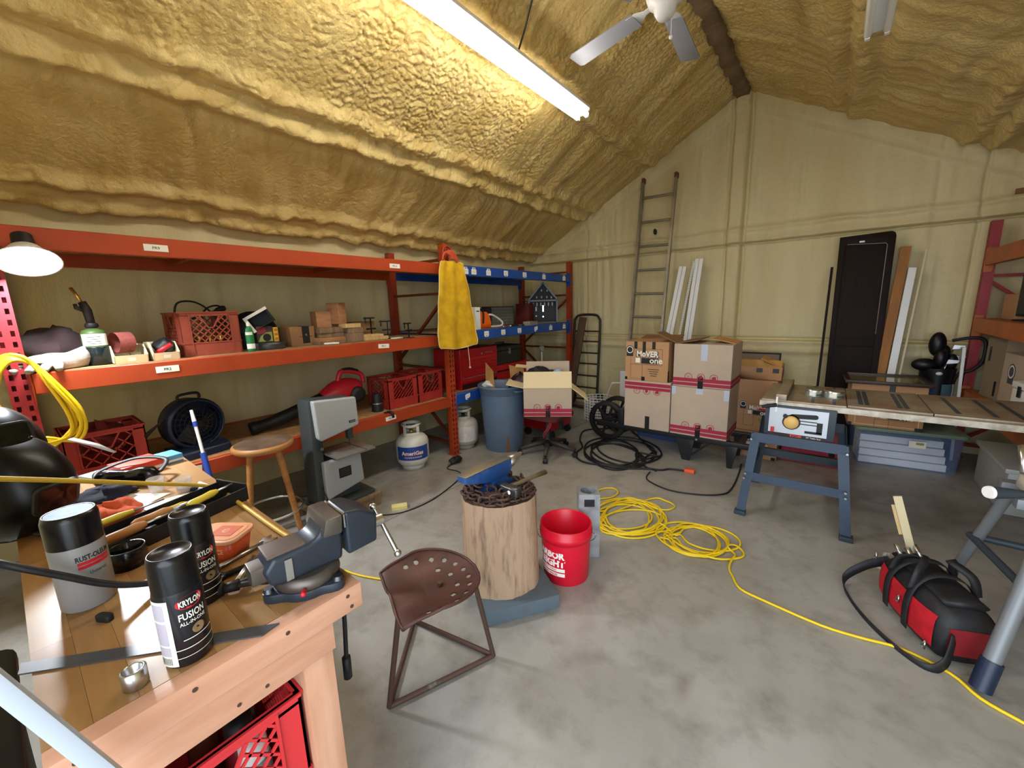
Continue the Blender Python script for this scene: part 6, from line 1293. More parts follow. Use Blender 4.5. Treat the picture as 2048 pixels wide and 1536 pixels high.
BC=[(-912,3646),(-1043,3612),(-1109,3539),(-1249,3542),(-1425,3847),(-1344,3565),(-1394,3356),(-1543,3300),(-1731,3426),(-1870,3698),(-1868,3982),(-1707,4091),(-1495,3954),(-1361,3681),(-1222,3888),(-1254,3667),(-1412,3546),(-1635,3571),(-1837,3748),(-1914,4014),(-1802,4231),(-1559,4267),(-1327,4114),(-1219,3871),(-1445,3855),(-1376,3640),(-1433,3461),(-1581,3396),(-1755,3478),(-1867,3682),(-1842,3902),(-1684,4000),(-1494,3915),(-1385,3713),(-1287,3659),(-1298,3503),(-1440,3437),(-1657,3490),(-1855,3652),(-1922,3852),(-1803,3971),(-1568,3936),(-1359,3781),(-1274,3598),(-1365,3714),(-1358,3478),(-1483,3356),(-1691,3392),(-1902,3588),(-2010,3875),(-1931,4097),(-1702,4109),(-1469,3918),(-1350,3652),(-1309,3999),(-1256,3715),(-1365,3470),(-1576,3362),(-1805,3442),(-1941,3696),(-1888,4008),(-1658,4183),(-1398,4110),(-1260,3858),(-1374,4026),(-1814,4576),(-2025,4692),(-2057,4467),(-2248,4245),(-2135,3912),(-1992,3706),(-1962,3543),(-1934,3440),(-1788,3327),(-1609,3342),(-1425,3379),(-1191,3511),(-1131,3496)]
BL=[(-1171,3455),(-1158,3331),(-1098,3247),(-910,3179),(-695,3232),(-555,3340),(-518,3474),(-520,3769),(-541,4097)]
def floor_cord(P, r, dz=0.006):
    """lays a cord on the floor, lifting it where it crosses itself"""
    p = spline([(x_/1000, y_/1000, 0) for x_, y_ in P], 4); out = []; cells = {}
    for i, v in enumerate(p):
        k = (round(v.x/0.02), round(v.y/0.02)); n = cells.get(k, []); n = [q for q in n if i-q[0] > 6]
        z_ = r+0.001+(max([q[1] for q in n])+dz if n else 0)
        z_ = min(z_, 0.05); cells.setdefault(k, []).append((i, z_-r if n else 0)); out.append([v.x, v.y, z_])
    for _ in range(3):
        for i in range(1, len(out)-1): out[i][2] = (out[i-1][2]+out[i][2]*2+out[i+1][2])/4
    return [tuple(q) for q in out]
g = G(); g.tube(floor_cord(YC, 0.0065), 0.0065, 7); tag(g.build('extension_lead', m_ycord), 'long yellow extension cord coiled in two heaps across the floor', 'cord')
g = G(); g.tube(floor_cord(YT, 0.006), 0.006, 7); tag(g.build('extension_lead', m_ycord), 'short run of yellow cord between workbench and rusty stool', 'cord')
t = thing('extension_lead', 'heavy black extension cord coiled in front of the cart wheel', 'cord', (0, 0, 0))
g = G(); g.tube(floor_cord(BC, 0.009, 0.009), 0.009, 8); g.build('cable', m_blk, t)
p0 = Vector((BC[0][0]/1000, BC[0][1]/1000, 0.014)); g = G(); g.box((0.03, 0.0, 0.004), (0.085, 0.045, 0.034), T(*p0)); g.build('connector', mat('orange connector', '#e05a32', 0.5), t, 0.008)
g = G(); g.tube([(a_+0.12, b_-3.47, c_) for a_, b_, c_ in floor_cord(BL, 0.006)], 0.006, 7); g.build('power_cord', m_blk, bpy.data.objects['table_saw'])
# ---------------------------------------------------------------- stump, anvil, chain, hammer
m_stump = mat('stripped log', '#b3967c', 0.75, col2='#5c4636', scale=6, stretch=(5, 5, 0.9), detail=9, bump=0.6, bscale=14, lo=0.50, hi=0.80)
m_stt = mat('log end grain', '#5b4334', 0.85, col2='#402e24', scale=12)
SX, SY = -1.288, 1.487
t = thing('tree_stump', 'debarked tree stump standing on a blue grey block', 'stump', (SX, SY, 0.0755), 0)
def stump_r(a, z_): return 0.195*(1+0.022*math.sin(3*a+0.5)+0.014*math.sin(7*a+z_*3)+0.008*math.sin(17*a+5*z_)+0.006*math.sin(29*a-4*z_))*(1.03-0.04*z_/0.49)
rings = [[(stump_r(2*math.pi*k/72, z_)*math.cos(2*math.pi*k/72), stump_r(2*math.pi*k/72, z_)*math.sin(2*math.pi*k/72), z_) for k in range(72)] for z_ in (0, 0.03, 0.1, 0.2, 0.3, 0.4, 0.47, 0.492)]
g = G(); g.loft(rings, False); g.build('trunk', m_stump, t)
g = G(); g.add(rings[-1], [tuple(range(72))]); g.build('sawn_end', m_stt, t)
g = G(); g.M = T(-1.216, 1.485, 0) @ rot('Z', 56.6); g.b2((-0.19, -0.19, 0), (0.19, 0.19, 0.075)); tag(g.build('base_block', mat('blue grey paint wood', '#56646e', 0.75, col2='#4a3e38', scale=3, lo=0.5, hi=0.75), None, 0.004), 'square blue grey block under the tree stump', 'block')
ZS = 0.568
m_anb = mat('blue anvil paint', '#274d8c', 0.45, col2='#4a6fa8', scale=9, lo=0.5, hi=0.8); m_anf = mat('ground steel face', '#b9b9b2', 0.32, 0.9)
t = thing('anvil', 'blue painted anvil with bright steel face and horn', 'anvil', (-1.335, 1.52, ZS), 88)
g = G(); g.prism([(-0.12, 0), (0.12, 0), (0.10, 0.022), (0.06, 0.035), (0.05, 0.05), (-0.05, 0.05), (-0.06, 0.035), (-0.10, 0.022)], 0.08, frame((0, 0.04, 0), (1, 0, 0), (0, 0, 1))); g.build('body', m_anb, t, 0.004)
g = G(); g.prism([(-0.24, 0.100), (-0.06, 0.045), (0.07, 0.045), (0.10, 0.075), (0.10, 0.130), (-0.24, 0.130)], 0.062, frame((0, 0.031, 0), (1, 0, 0), (0, 0, 1))); g.build('heel', m_anb, t, 0.004)
g = G(); g.b2((-0.24, -0.031, 0.1305), (0.10, 0.031, 0.1365)); g.build('face', m_anf, t, 0.002)
g = G(); g.loft([[(x_, r*math.cos(2*math.pi*k/16)*0.95, zc+r*math.sin(2*math.pi*k/16)) for k in range(16)] for x_, r, zc in ((0.10, 0.034, 0.096), (0.15, 0.030, 0.101), (0.19, 0.020, 0.110), (0.222, 0.008, 0.119), (0.226, 0.002, 0.120))]); g.build('horn', m_anf, t)
# chain: every link an own piece
m_chain = mat('rusty chain', '#4a3a36', 0.6, 0.5, col2='#5e463c', scale=20)
t = thing('chain', 'heap of rusty chain around the anvil on the stump', 'chain', (SX, SY, ZS))
def link_mesh():
    g = G(); P = []
    for i in range(14):
        a = 2*math.pi*i/14; P.append((0.011*math.copysign(1, math.cos(a))*(abs(math.cos(a)) > 1e-3)+0.011*math.cos(a), 0.0125*math.sin(a), 0))
    g.tube(P, 0.0045, 6, True); return g
l0 = None; rnd = random.Random(12)
pos = []
for ringr, n, lay in ((0.165, 34, 0), (0.135, 28, 0.012), (0.150, 30, 0.024), (0.11, 20, 0.03)):
    for k in range(n):
        a = 2*math.pi*k/n+ringr*9; q = ringr+0.010*math.sin(5*a+ringr*40)
        if math.cos(a-R_(88)) > 0.93 or math.cos(a-R_(270)) > 0.96 and lay > 0.02: continue
        pos.append((q*math.cos(a), q*math.sin(a), 0.007+lay+rnd.uniform(0, 0.010), math.degrees(a)+90+rnd.uniform(-25, 25), (k % 2)*75+rnd.uniform(-20, 20)))
for p in pos:
    if l0 is None: o = link_mesh().build('link', m_chain, t); l0 = o.data
    else: o = bpy.data.objects.new('link', l0); COL.objects.link(o); o.parent = t
    o.location = p[:3]; o.rotation_euler = (R_(p[4]), 0, R_(p[3])); o.scale = (1.4, 1.4, 1.4)
t = thing('hammer', 'cross peen hammer with wooden handle lying on the chain', 'hammer', (-1.185, 1.435, ZS+0.055), 84)
g = G(); g.loft([[(x_, y_, z_) for x_, z_ in rrect(w_, w_, 0.006, 2)] for y_, w_ in ((-0.060, 0.030), (-0.055, 0.034), (-0.02, 0.036), (0.0, 0.032), (0.02, 0.034), (0.055, 0.014))]); g.v = [(a_*1.3, b_*1.3, c_*1.3) for a_, b_, c_ in g.v]; g.build('head', mat('dark forged steel', '#55565a', 0.35, 0.8), t)
g = G(); g.tube([(-0.02, 0, 0), (0.03, 0, 0.002), (0.18, 0, 0.0), (0.29, 0, -0.006)], [0.011, 0.012, 0.014, 0.017], 12, flat=0.75); g.build('handle', mat('weathered handle', '#6e5f45', 0.7, col2='#5a4c36', scale=6), t)
g = G(); g.lathe([(0.010, 0), (0.010, 0.0012)], 16, frame((-0.0245, -0.035, 0.0), (0, -1, 0), (0, 0, 1))); g.build('maker_mark', m_wht, t)
# ---------------------------------------------------------------- red bucket and steel post
m_bk = mat('red bucket plastic', '#d5122f', 0.35)
t = thing('bucket', 'bright red plastic bucket with white shop lettering', 'bucket', (-1.068, 1.797, 0), 0)
prof = [(0.122, 0), (0.126, 0.004), (0.1375, 0.235), (0.1375, 0.25), (0.146, 0.252), (0.147, 0.285), (0.142, 0.288), (0.143, 0.318), (0.139, 0.323), (0.135, 0.318), (0.118, 0.012), (0.001, 0.012)]
g = G(); g.lathe(prof[:-2]+[(0.118, 0.012)], 56, None, True, False); g.add([(0.118*math.cos(2*math.pi*k/40), 0.118*math.sin(2*math.pi*k/40), 0.012) for k in range(40)], [tuple(range(40))]); g.build('shell', m_bk, t)
g = G(); AR = -104
curved_text(g, 'HARBOR', 0.1358, 0.186, 0.042, AR, 0.05, 0.2); curved_text(g, 'FREIGHT', 0.1336, 0.138, 0.042, AR, 0.05, 0.2); g.build('lettering', m_lab, t)
g = G(); 
for z_ in (0.100, 0.072): g.lathe([(0.1312+(z_-0.066)*0.06, z_-0.0105), (0.1325+(z_-0.066)*0.06, z_+0.0105)], 20, None, True, False, AR-42, AR+42)
g.build('white_bars', m_lab, t)
g = G(); curved_text(g, 'QUALITY TOOLS', 0.1346, 0.100, 0.012, AR, 0.03, 0.18); curved_text(g, 'LOWEST PRICES', 0.1334, 0.072, 0.012, AR, 0.03, 0.14); g.build('small_lettering', m_bk, t)
g = G(); g.tube(spline([(0.148*math.cos(R_(28)), 0.148*math.sin(R_(28)), 0.262), (0.165*math.cos(R_(25)), 0.165*math.sin(R_(25)), 0.25), (0.155*math.cos(R_(60)), 0.155*math.sin(R_(60)), 0.16), (0.15*math.cos(R_(120)), 0.15*math.sin(R_(120)), 0.12), (0.155*math.cos(R_(180)), 0.155*math.sin(R_(180)), 0.16), (0.165*math.cos(R_(205)), 0.165*math.sin(R_(205)), 0.25), (0.148*math.cos(R_(208)), 0.148*math.sin(R_(208)), 0.262)], 6), 0.0025, 6); g.build('wire_handle', m_steel, t)
m_galv = mat('galvanised steel', '#a9adb2', 0.45, 0.5, col2='#8d9096', scale=9, kind='voronoi')
t = thing('steel_post', 'square galvanised steel block with round bore behind the bucket', 'post', (-1.065, 2.055, 0), 35)
a = 0.062; n = 32; g = G(); inner = [(0.047*math.cos(2*math.pi*k/n), 0.047*math.sin(2*math.pi*k/n)) for k in range(n)]
outer = []
for k in range(n):
    c_, s_ = math.cos(2*math.pi*k/n), math.sin(2*math.pi*k/n); q = a/max(abs(c_), abs(s_)); outer.append((q*c_, q*s_))
h_ = 0.405
vs_ = [(x_, y_, z_) for z_ in (0, h_) for x_, y_ in outer]+[(x_, y_, z_) for z_ in (h_, 0.02) for x_, y_ in inner]
fs = []
for k in range(n):
    j = (k+1) % n; fs += [(k, j, n+j, n+k), (n+k, n+j, 2*n+j, 2*n+k), (2*n+k, 2*n+j, 3*n+j, 3*n+k)]
fs += [tuple(range(n))[::-1], tuple(range(3*n, 4*n))]
g.add(vs_, fs, False); g.build('square_tube', m_galv, t)
g = G(); g.b2((-0.03, -a-0.002, 0.33), (0.03, -a, 0.375)); g.build('stamp', m_blk, t)
# ---------------------------------------------------------------- rusty tractor seat stool
m_rust = mat('rusty sheet steel', '#5a3a33', 0.5, 0.35, col2='#46302c', scale=9, bump=0.12, bscale=40, lo=0.35, hi=0.7); m_rt = mat('rusty tube', '#58423a', 0.6, 0.4, col2='#8d9a90', scale=9, lo=0.62, hi=0.75)
FA, FB, FC = (-1.199, 0.699), (-1.029, 1.113), (-1.472, 1.035)
t = thing('tractor_stool', 'rusty stool with pierced tractor seat on a triangular tube base', 'stool', (-1.15, 0.92, 0), 0)
O = Vector((-1.15, 0.92, 0)); rel = lambda p, z_: (p[0]-O.x, p[1]-O.y, z_)
for p, q in ((FA, FB), (FB, FC), (FC, FA)):
    g = G(); g.cyl(rel(p, 0.011), rel(q, 0.011), 0.0105, None, 10); g.build('base_tube', m_rt, t)
TOPS = {FA: (-1.140, 0.735, 0.405), FB: (-1.030, 1.020, 0.43), FC: (-1.225, 0.905, 0.41)}
for p, tp in TOPS.items():
    g = G(); g.cyl(rel(p, 0.011), (tp[0]-O.x, tp[1]-O.y, tp[2]), 0.0105, None, 10); g.build('leg', m_rt, t)
# seat: local u forward, v to the side
SM = T(0.0, 0.0, 0.425) @ rot('Z', -112)
def seat_pt(u, v):
    """u from -1 (back) to 1 (front lip), v -1..1"""
    x_ = 0.175*u; wmax = 0.195*math.sqrt(max(0.0, 1-((min(u, 0.1)-0.1)/1.1)**2))*(1-0.10*max(0, u-0.1)) if u < 0.999 else 0.195*0.91
    y_ = wmax*v
    r = math.hypot(x_/0.175*0.8, y_/0.195); z_ = 0.055*max(0, r)**3.0*(1 if u < 0.2 else max(0.0, 1-(u-0.2)*0.9))-0.012
    z_ += 0.030*math.exp(-(v/0.28)**2)*max(0, u-0.25)/0.75                      # raised pommel
    z_ -= 0.050*max(0, u-0.72)**1.5*(1-0.6*math.exp(-(v/0.25)**2))              # rolled front lip
    return (x_, y_, z_)
holes = [(-0.135*math.cos(q), 0.150*math.sin(q)) for q in [R_(d_) for d_ in (-75, -52, -30, -10, 10, 30, 52, 75)]]+[(-0.085*math.cos(q), 0.10*math.sin(q)) for q in [R_(d_) for d_ in (-60, -22, 22, 60)]]+[(0.03, -0.155), (0.03, 0.155), (0.075, -0.15), (0.075, 0.15)]
NU, NV = 90, 96; Pt = [[seat_pt(-1+2*i/NU, -1+2*j/NV) for j in range(NV+1)] for i in range(NU+1)]
vs_ = [p for r in Pt for p in r]; n0 = len(vs_); vs_ += [(x_, y_, z_-0.004) for x_, y_, z_ in vs_]; fs = []
for i in range(NU):
    for j in range(NV):
        c = [(Pt[i+a_][j+b_]) for a_ in (0, 1) for b_ in (0, 1)]; mx_ = sum(p[0] for p in c)/4; my_ = sum(p[1] for p in c)/4
        if any((mx_-hx)**2+(my_-hy)**2 < 0.0105**2 for hx, hy in holes): continue
        k = i*(NV+1)+j; fs.append((k, k+NV+1, k+NV+2, k+1)); fs.append((n0+k, n0+k+1, n0+k+NV+2, n0+k+NV+1))
g = G(); g.M = SM; g.add(vs_, fs, True); g.build('seat', m_rust, t)
g = G(); g.M = SM; g.tube([Pt[0][NV//2]]+[Pt[i][NV] for i in range(2, NU+1, 4)]+[Pt[NU][j] for j in range(NV, -1, -8)]+[Pt[i][0] for i in range(NU, 1, -4)], 0.006, 7, True); g.build('rolled_edge', m_rust, t)
g = G(); g.M = SM; g.lathe([(0.012, 0.0), (0.012, -0.012)], 10, T(-0.02, 0, 0.002)); g.build('centre_bolt', m_rt, t)
# ---------------------------------------------------------------- workbench
m_bb = mat('rubberwood top', '#b98a58', 0.32, col2='#a5753f', scale=2.2, stretch=(1.5, 9, 9), detail=6, spec=0.5); m_bw = mat('pale rubberwood', '#d2a084', 0.5, col2='#c08c6e', scale=2.5, stretch=(9, 1.4, 9), detail=6); m_bl2 = mat('pale rubberwood leg', '#d2a286', 0.5, col2='#c08e70', scale=2.5, stretch=(9, 9, 1.2), detail=6)
BX0, BX1, BY0, BY1, BZ = -2.33, -0.825, -0.06, 0.44, 0.87
t = thing('workbench', 'rubberwood workbench with jointed top beside the doorway', 'workbench', (0, 0, 0))
ns = 9; sw = (BY1-BY0)/ns
rnd = random.Random(3)
tones = [mat('top stave %d' % k, c1, 0.33, col2=c2, scale=2.2, stretch=(1.3, 9, 9), detail=6) for k, (c1, c2) in enumerate((('#a98256', '#957044'), ('#9f784a', '#8c663a'), ('#b59066', '#a37e54'), ('#977145', '#845e34')))]
for j in range(ns):
    x_ = BX0+0.0; jn = []
    while x_ < BX1-0.04-0.05:
        l_ = rnd.uniform(0.28, 0.55); x2 = min(BX1-0.04, x_+l_)
        if BX1-0.04-x2 < 0.1: x2 = BX1-0.04
        g = G(); g.b2((x_+0.0002, BY0+j*sw+0.0002, BZ-0.06), (x2-0.0002, BY0+(j+1)*sw-0.0002, BZ)); g.build('stave', tones[rnd.randrange(4)], t); x_ = x2
g = G(); g.b2((BX1-0.04, BY0, BZ-0.06), (BX1, BY1, BZ)); g.build('end_batten', m_bw, t, 0.003)
g = G(); g.b2((BX1-0.035, BY0+0.06, 0.735), (BX1-0.012, BY1-0.07, 0.81)); g.build('apron', m_bw, t, 0.002)
g = G(); g.b2((BX0+0.05, BY1-0.09, 0.735), (BX1-0.06, BY1-0.07, 0.81)); g.build('apron', m_bw, t, 0.002); g = G(); g.b2((BX0+0.05, BY0+0.05, 0.735), (BX1-0.06, BY0+0.07, 0.81)); g.build('apron', m_bw, t, 0.002)
for lx in (BX0+0.06, BX1-0.095):
    for ly in (BY0+0.03, BY1-0.14):
        g = G(); g.b2((lx, ly, 0), (lx+0.07, ly+0.068, 0.81)); g.build('leg', m_bl2, t, 0.003)
g = G(); g.b2((BX0+0.1, BY0+0.05, 0.345), (BX1-0.05, BY1-0.10, 0.365)); g.build('lower_shelf', m_bw, t, 0.002)
for y_, z_ in ((0.405, 0.853), (0.412, 0.823), (0.272, 0.853), (0.115, 0.853), (-0.03, 0.853)):
    g = G(); g.lathe([(0.0045, 0), (0.0045, 0.0006)], 12, frame((BX1+0.0003, y_, z_), (0, 1, 0), (0, 0, 1))); g.build('screw_hole', mat('brown hole', '#4a3626', 0.8), t)
for y_, z_ in ((0.175, 0.757), (0.225, 0.757)):
    g = G(); g.lathe([(0.004, 0), (0.004, 0.0006)], 12, frame((BX1-0.0117, y_, z_), (0, 1, 0), (0, 0, 1))); g.build('screw_hole', mat('brown hole', '#4a3626'), t)
milk_crate('bright red milk crate of spray cans on the workbench shelf', (-1.035, 0.128, 0.366), 90, m_cr3, 'diamond', h=0.295, sp=0.030)
for k, (dx, dy, h_, cc) in enumerate(((-0.02, -0.09, 0.31, '#b8913a'), (0.06, -0.10, 0.25, '#dcd8cc'), (0.08, -0.01, 0.22, '#2b3a52'), (0.04, 0.07, 0.30, '#7a1f26'), (-0.06, 0.02, 0.33, '#5a2a1c'), (0.09, 0.08, 0.26, '#8a8f94'), (-0.07, 0.10, 0.32, '#3a1a20'))):
    tt = thing('spray_can', ['ochre spray can in the crate under the bench', 'white spray can in the crate under the bench', 'slate blue spray can in the crate under the bench', 'crimson spray can in the crate under the bench', 'brown spray can in the crate under the bench', 'grey spray can in the crate under the bench', 'dark maroon spray can in the crate under the bench'][k], 'spray can', (-1.035+dx, 0.128+dy, 0.372)); h_ *= 0.72
    g = G(); g.lathe([(0.03, 0), (0.032, 0.004), (0.032, h_*0.72), (0.026, h_*0.78)], 18); g.build('can_body', mat('can paint '+cc, cc, 0.35), tt); g = G(); g.lathe([(0.029, h_*0.76), (0.028, h_), (0.001, h_)], 18, None, True, False); g.build('cap', m_wht if k in (1, 5) else m_blk, tt)
g = G(); g.tube(spline([(-0.95, 0.452, 0.80), (-0.955, 0.453, 0.70), (-0.965, 0.452, 0.60), (-0.97, 0.452, 0.56)], 5), 0.006, 8); g.tube([(-0.97, 0.452, 0.565), (-0.972, 0.452, 0.50)], 0.012, 8); tag(g.build('extension_lead', m_blk), 'black cord end hanging beside the workbench leg', 'cord')
# vise
m_vs = mat('vise blue grey', '#343b45', 0.38, 0.3, col2='#2b323b', scale=6); m_vsj = mat('worn jaw steel', '#6b6560', 0.4, 0.7, col2='#59504a', scale=8)
t = thing('bench_vise', 'blue grey swivel bench vise bolted to the workbench corner', 'vise', (-0.925, 0.365, BZ), -6)
g = G(); P = []
for k in range(48):
    a_ = 2*math.pi*k/48; q = 0.070+0.026*max(0, math.cos(3*(a_-R_(-90))))**2; P.append((q*math.cos(a_), q*math.sin(a_)))
g.prism(P, 0.022); g.build('base', m_vs, t, 0.004)
g = G(); g.lathe([(0.068, 0.022), (0.072, 0.028), (0.070, 0.045), (0.06, 0.05)], 36); g.build('swivel_ring', m_vsj, t)
for a_ in (-90, 30, 150):
    g = G(); g.lathe([(0.012, 0), (0.010, 0.010)], 6, T(0.083*math.cos(R_(a_)), 0.083*math.sin(R_(a_)), 0.022)); g.build('bolt', m_dsteel, t)
g = G(); g.prism([(-0.085, 0.055), (-0.06, 0.048), (0.07, 0.048), (0.075, 0.10), (0.07, 0.155), (0.035, 0.155), (0.02, 0.125), (0.0, 0.118), (-0.075, 0.115), (-0.095, 0.09)], 0.085, frame((-0.0425, 0, 0), (0, 1, 0), (0, 0, 1))); g.build('body', m_vs, t, 0.010, 3)
g = G(); g.b2((-0.035, -0.085, 0.113), (0.035, -0.005, 0.121)); g.build('anvil_pad', mat('brown worn pad', '#5f534c', 0.5, 0.4), t, 0.005)
g = G(); g.prism([(0.025, 0.125), (0.07, 0.12), (0.074, 0.165), (0.035, 0.165)], 0.115, frame((-0.0575, 0, 0), (0, 1, 0), (0, 0, 1))); g.build('fixed_jaw', m_vsj, t, 0.006)
g = G(); g.prism([(0.080, 0.055), (0.155, 0.06), (0.160, 0.13), (0.115, 0.16), (0.080, 0.165)], 0.105, frame((-0.0525, 0, 0), (0, 1, 0), (0, 0, 1))); g.build('moving_jaw', m_vs, t, 0.008, 3)
g = G(); g.prism([(0.0755, 0.13), (0.079, 0.13), (0.079, 0.163), (0.0755, 0.163)], 0.11, frame((-0.055, 0, 0), (0, 1, 0), (0, 0, 1))); g.build('jaw_plate', m_steel, t)
g = G(); g.b2((-0.025, -0.115, 0.062), (0.025, 0.10, 0.098)); g.build('slide_bar', m_vsj, t, 0.003)
g = G(); g.cyl((0, 0.155, 0.085), (0, 0.195, 0.083), 0.016); g.build('screw_head', m_steel, t); g = G(); g.cyl((-0.02, 0.185, 0.115), (0.055, 0.205, 0.0), 0.006); g.build('handle_bar', m_steel, t)
for p in ((-0.02, 0.185, 0.115), (0.055, 0.205, 0.0)):
    g = G(); g.sphere(p, 0.010, 8); g.build('handle_knob', m_steel, t)
g = G(); g.text('Tekton', h=0.010, M=frame((0.0432, 0.048, 0.138), (0, 1, 0), (0, 0, 1)), bold=0.01); g.build('lettering', m_steel, t)
g = G(); g.b2((0.043, -0.055, 0.055), (0.046, -0.04, 0.105)); g.build('scale_strip', m_steel, t); g = G(); g.cyl((0.068, -0.03, 0.03), (0.078, -0.036, 0.03), 0.005); g.sphere((0.078, -0.036, 0.03), 0.006, 8); g.build('lock_lever', m_redp, t)
# ---------------------------------------------------------------- things on the workbench
def spray(name, label, x_, y_, r, h_, body, capm, capr=0.97, lean=0):
    tt = thing(name, label, 'spray can', (x_, y_, BZ+0.0005))
    g = G(); g.lathe([(r*0.93, 0), (r, 0.004), (r, h_*0.66), (r*0.97, h_*0.685)], 36); g.build('can_body', body, tt)
    g = G(); g.lathe([(r*capr, h_*0.675), (r*capr, h_*0.94), (r*capr*0.92, h_), (r*capr*0.85, h_), (r*capr*0.82, h_*0.985), (0.001, h_*0.985)], 36, None, True, False); g.build('cap', capm, tt); return tt
m_kry = mat('black can', '#141418', 0.25, col2='#1b1a20', scale=4); m_capb = mat('gloss black cap', '#0b0b10', 0.28)
def cam_ang(x_, y_): return math.degrees(math.atan2(-y_, -x_))
for k, (x_, y_, lab, off) in enumerate(((-0.905, 0.13, 'black spray can with red oval logo nearest the bench edge', 22), (-1.065, 0.195, 'black spray can behind the other black can', 22))):
    tt = spray('spray_can', lab, x_, y_, 0.037, 0.215, m_kry, m_capb); a_ = cam_ang(x_, y_)+off; r = 0.0376
    g = G(); N_ = 26; g.add([((r)*math.cos(R_(a_)+0.6*math.cos(2*math.pi*i/N_)), (r)*math.sin(R_(a_)+0.6*math.cos(2*math.pi*i/N_)), 0.125+0.013*math.sin(2*math.pi*i/N_)) for i in range(N_)], [tuple(range(N_))]); g.build('red_oval', m_redp, tt)
    g = G(); curved_text(g, 'KRYLON', r+0.0006, 0.125, 0.012, a_, 0.03, 0.036); curved_text(g, 'FUSION', r+0.0006, 0.100, 0.014, a_, 0.02, 0.042); curved_text(g, 'ALL-IN-ONE', r+0.0006, 0.086, 0.007, a_, 0.01, 0.042); g.build('lettering', m_lab, tt)
    g = G(); N_ = 16; g.add([((r+0.0004)*math.cos(R_(a_+8)+0.28*math.cos(2*math.pi*i/N_)), (r+0.0004)*math.sin(R_(a_+8)+0.28*math.cos(2*math.pi*i/N_)), 0.068+0.010*math.sin(2*math.pi*i/N_)) for i in range(N_)], [tuple(range(N_))]); g.build('gold_disc', mat('tan print', '#8a7250', 0.5), tt)
    g = G(); g.lathe([(r+0.0003, 0.036), (r+0.0003, 0.0375)], 20, None, True, False, a_-60, a_+70); g.lathe([(r+0.0003, 0.02), (r+0.0003, 0.021)], 20, None, True, False, a_-60, a_+70); g.lathe([(r+0.0003, 0.053), (r+0.0003, 0.0545)], 20, None, True, False, a_-30, a_+50); g.build('thin_lines', m_lab, tt)
    g = G(); g.lathe([(r+0.0003, 0.006), (r+0.0003, 0.138)], 12, None, True, False, a_-110, a_-50); g.m = 1
    for q, (z0, z1) in enumerate(((0.10, 0.132), (0.05, 0.095), (0.028, 0.046))): g.lathe([(r+0.0007, z0), (r+0.0007, z1)], 10, None, True, False, a_-100, a_-62)
    g.m = 2; [g.lathe([(r+0.0007, 0.010), (r+0.0007, 0.024)], 2, None, True, False, a_-98+q*4, a_-96.4+q*4) for q in range(9)]
    g.build('back_label', [m_lab, mat('lilac print', '#b9b2be', 0.6), m_ink], tt)
x_, y_ = -1.275, 0.035; tt = spray('spray_can', 'large grey spray can with black cap at the left of the bench', x_, y_, 0.046, 0.22, mat('satin grey can', '#8e8e8e', 0.4), m_capb, 0.99); a_ = cam_ang(x_, y_)+20; r = 0.0467
g = G(); curved_text(g, 'RUST-OLEUM', r, 0.122, 0.012, a_+8, 0.03, 0.062); curved_text(g, 'Universal', r, 0.085, 0.007, a_+10, 0.0, 0.03); g.build('lettering', m_ink, tt)
g = G()
for q in range(2): g.lathe([(r, 0.098+q*0.009), (r, 0.105+q*0.009)], 16, None, True, False, a_-28, a_+45)
g.build('red_bars', m_redp, tt)
g = G(); g.lathe([(0.030, 0.0), (0.038, 0.001)], 20, T(0, 0, 0.2175), True, False); g.lathe([(0.038, 0), (0.001, 0)], 20, T(0, 0, 0.2195), True, False); g.build('pale_blue_top', mat('pale blue dot', '#6f93c8', 0.6, col2='#5a80ba', scale=30), tt)
# rule, socket, small black parts
g = G(); A = frame((-0.977, 0.088, BZ+0.0005), (0.265, 0.305, 0), (-0.305, 0.265, 0)); g.prism([(-0.205, -0.014), (0.20, -0.014), (0.222, 0.014), (-0.222, 0.014)], 0.003, A); g.build
tag(g.build('steel_rule', mat('grey steel rule', '#5d5f63', 0.35, 0.6)), 'grey steel rule lying under the front black can', 'rule')
g = G(); g.lathe([(0.015, 0), (0.018, 0.003), (0.018, 0.033), (0.0145, 0.035), (0.0125, 0.033), (0.012, 0.006), (0.001, 0.006)], 24, T(-0.897, 0.052, BZ), True, False); tag(g.build('socket', m_steel), 'chrome socket standing before the front spray can', 'socket')
g = G(); g.M = T(-1.16, 0.045, BZ) @ rot('Z', 30); g.prism(rrect(0.035, 0.016, 0.007), 0.014); tag(g.build('rubber_foot', m_blk, None, 0.002), 'small black rubber foot beside the grey can', 'rubber foot')
g = G(); g.M = T(-1.0, 0.06, BZ) @ rot('Z', 40); g.prism([(-0.014, 0), (0, 0.006), (0.014, 0), (0, -0.006)], 0.003); tag(g.build('metal_chip', m_blk), 'tiny dark diamond chip lying left of the front can', 'chip')
t = thing('tape_roll', 'black ring of tape standing left of the black cans', 'tape', (-1.385, 0.118, BZ))
g = G(); g.lathe([(0.034, 0), (0.040, 0), (0.040, 0.048), (0.0375, 0.050), (0.0345, 0.048), (0.034, 0)], 32, None, True, False); g.build('roll', m_blkg, t)
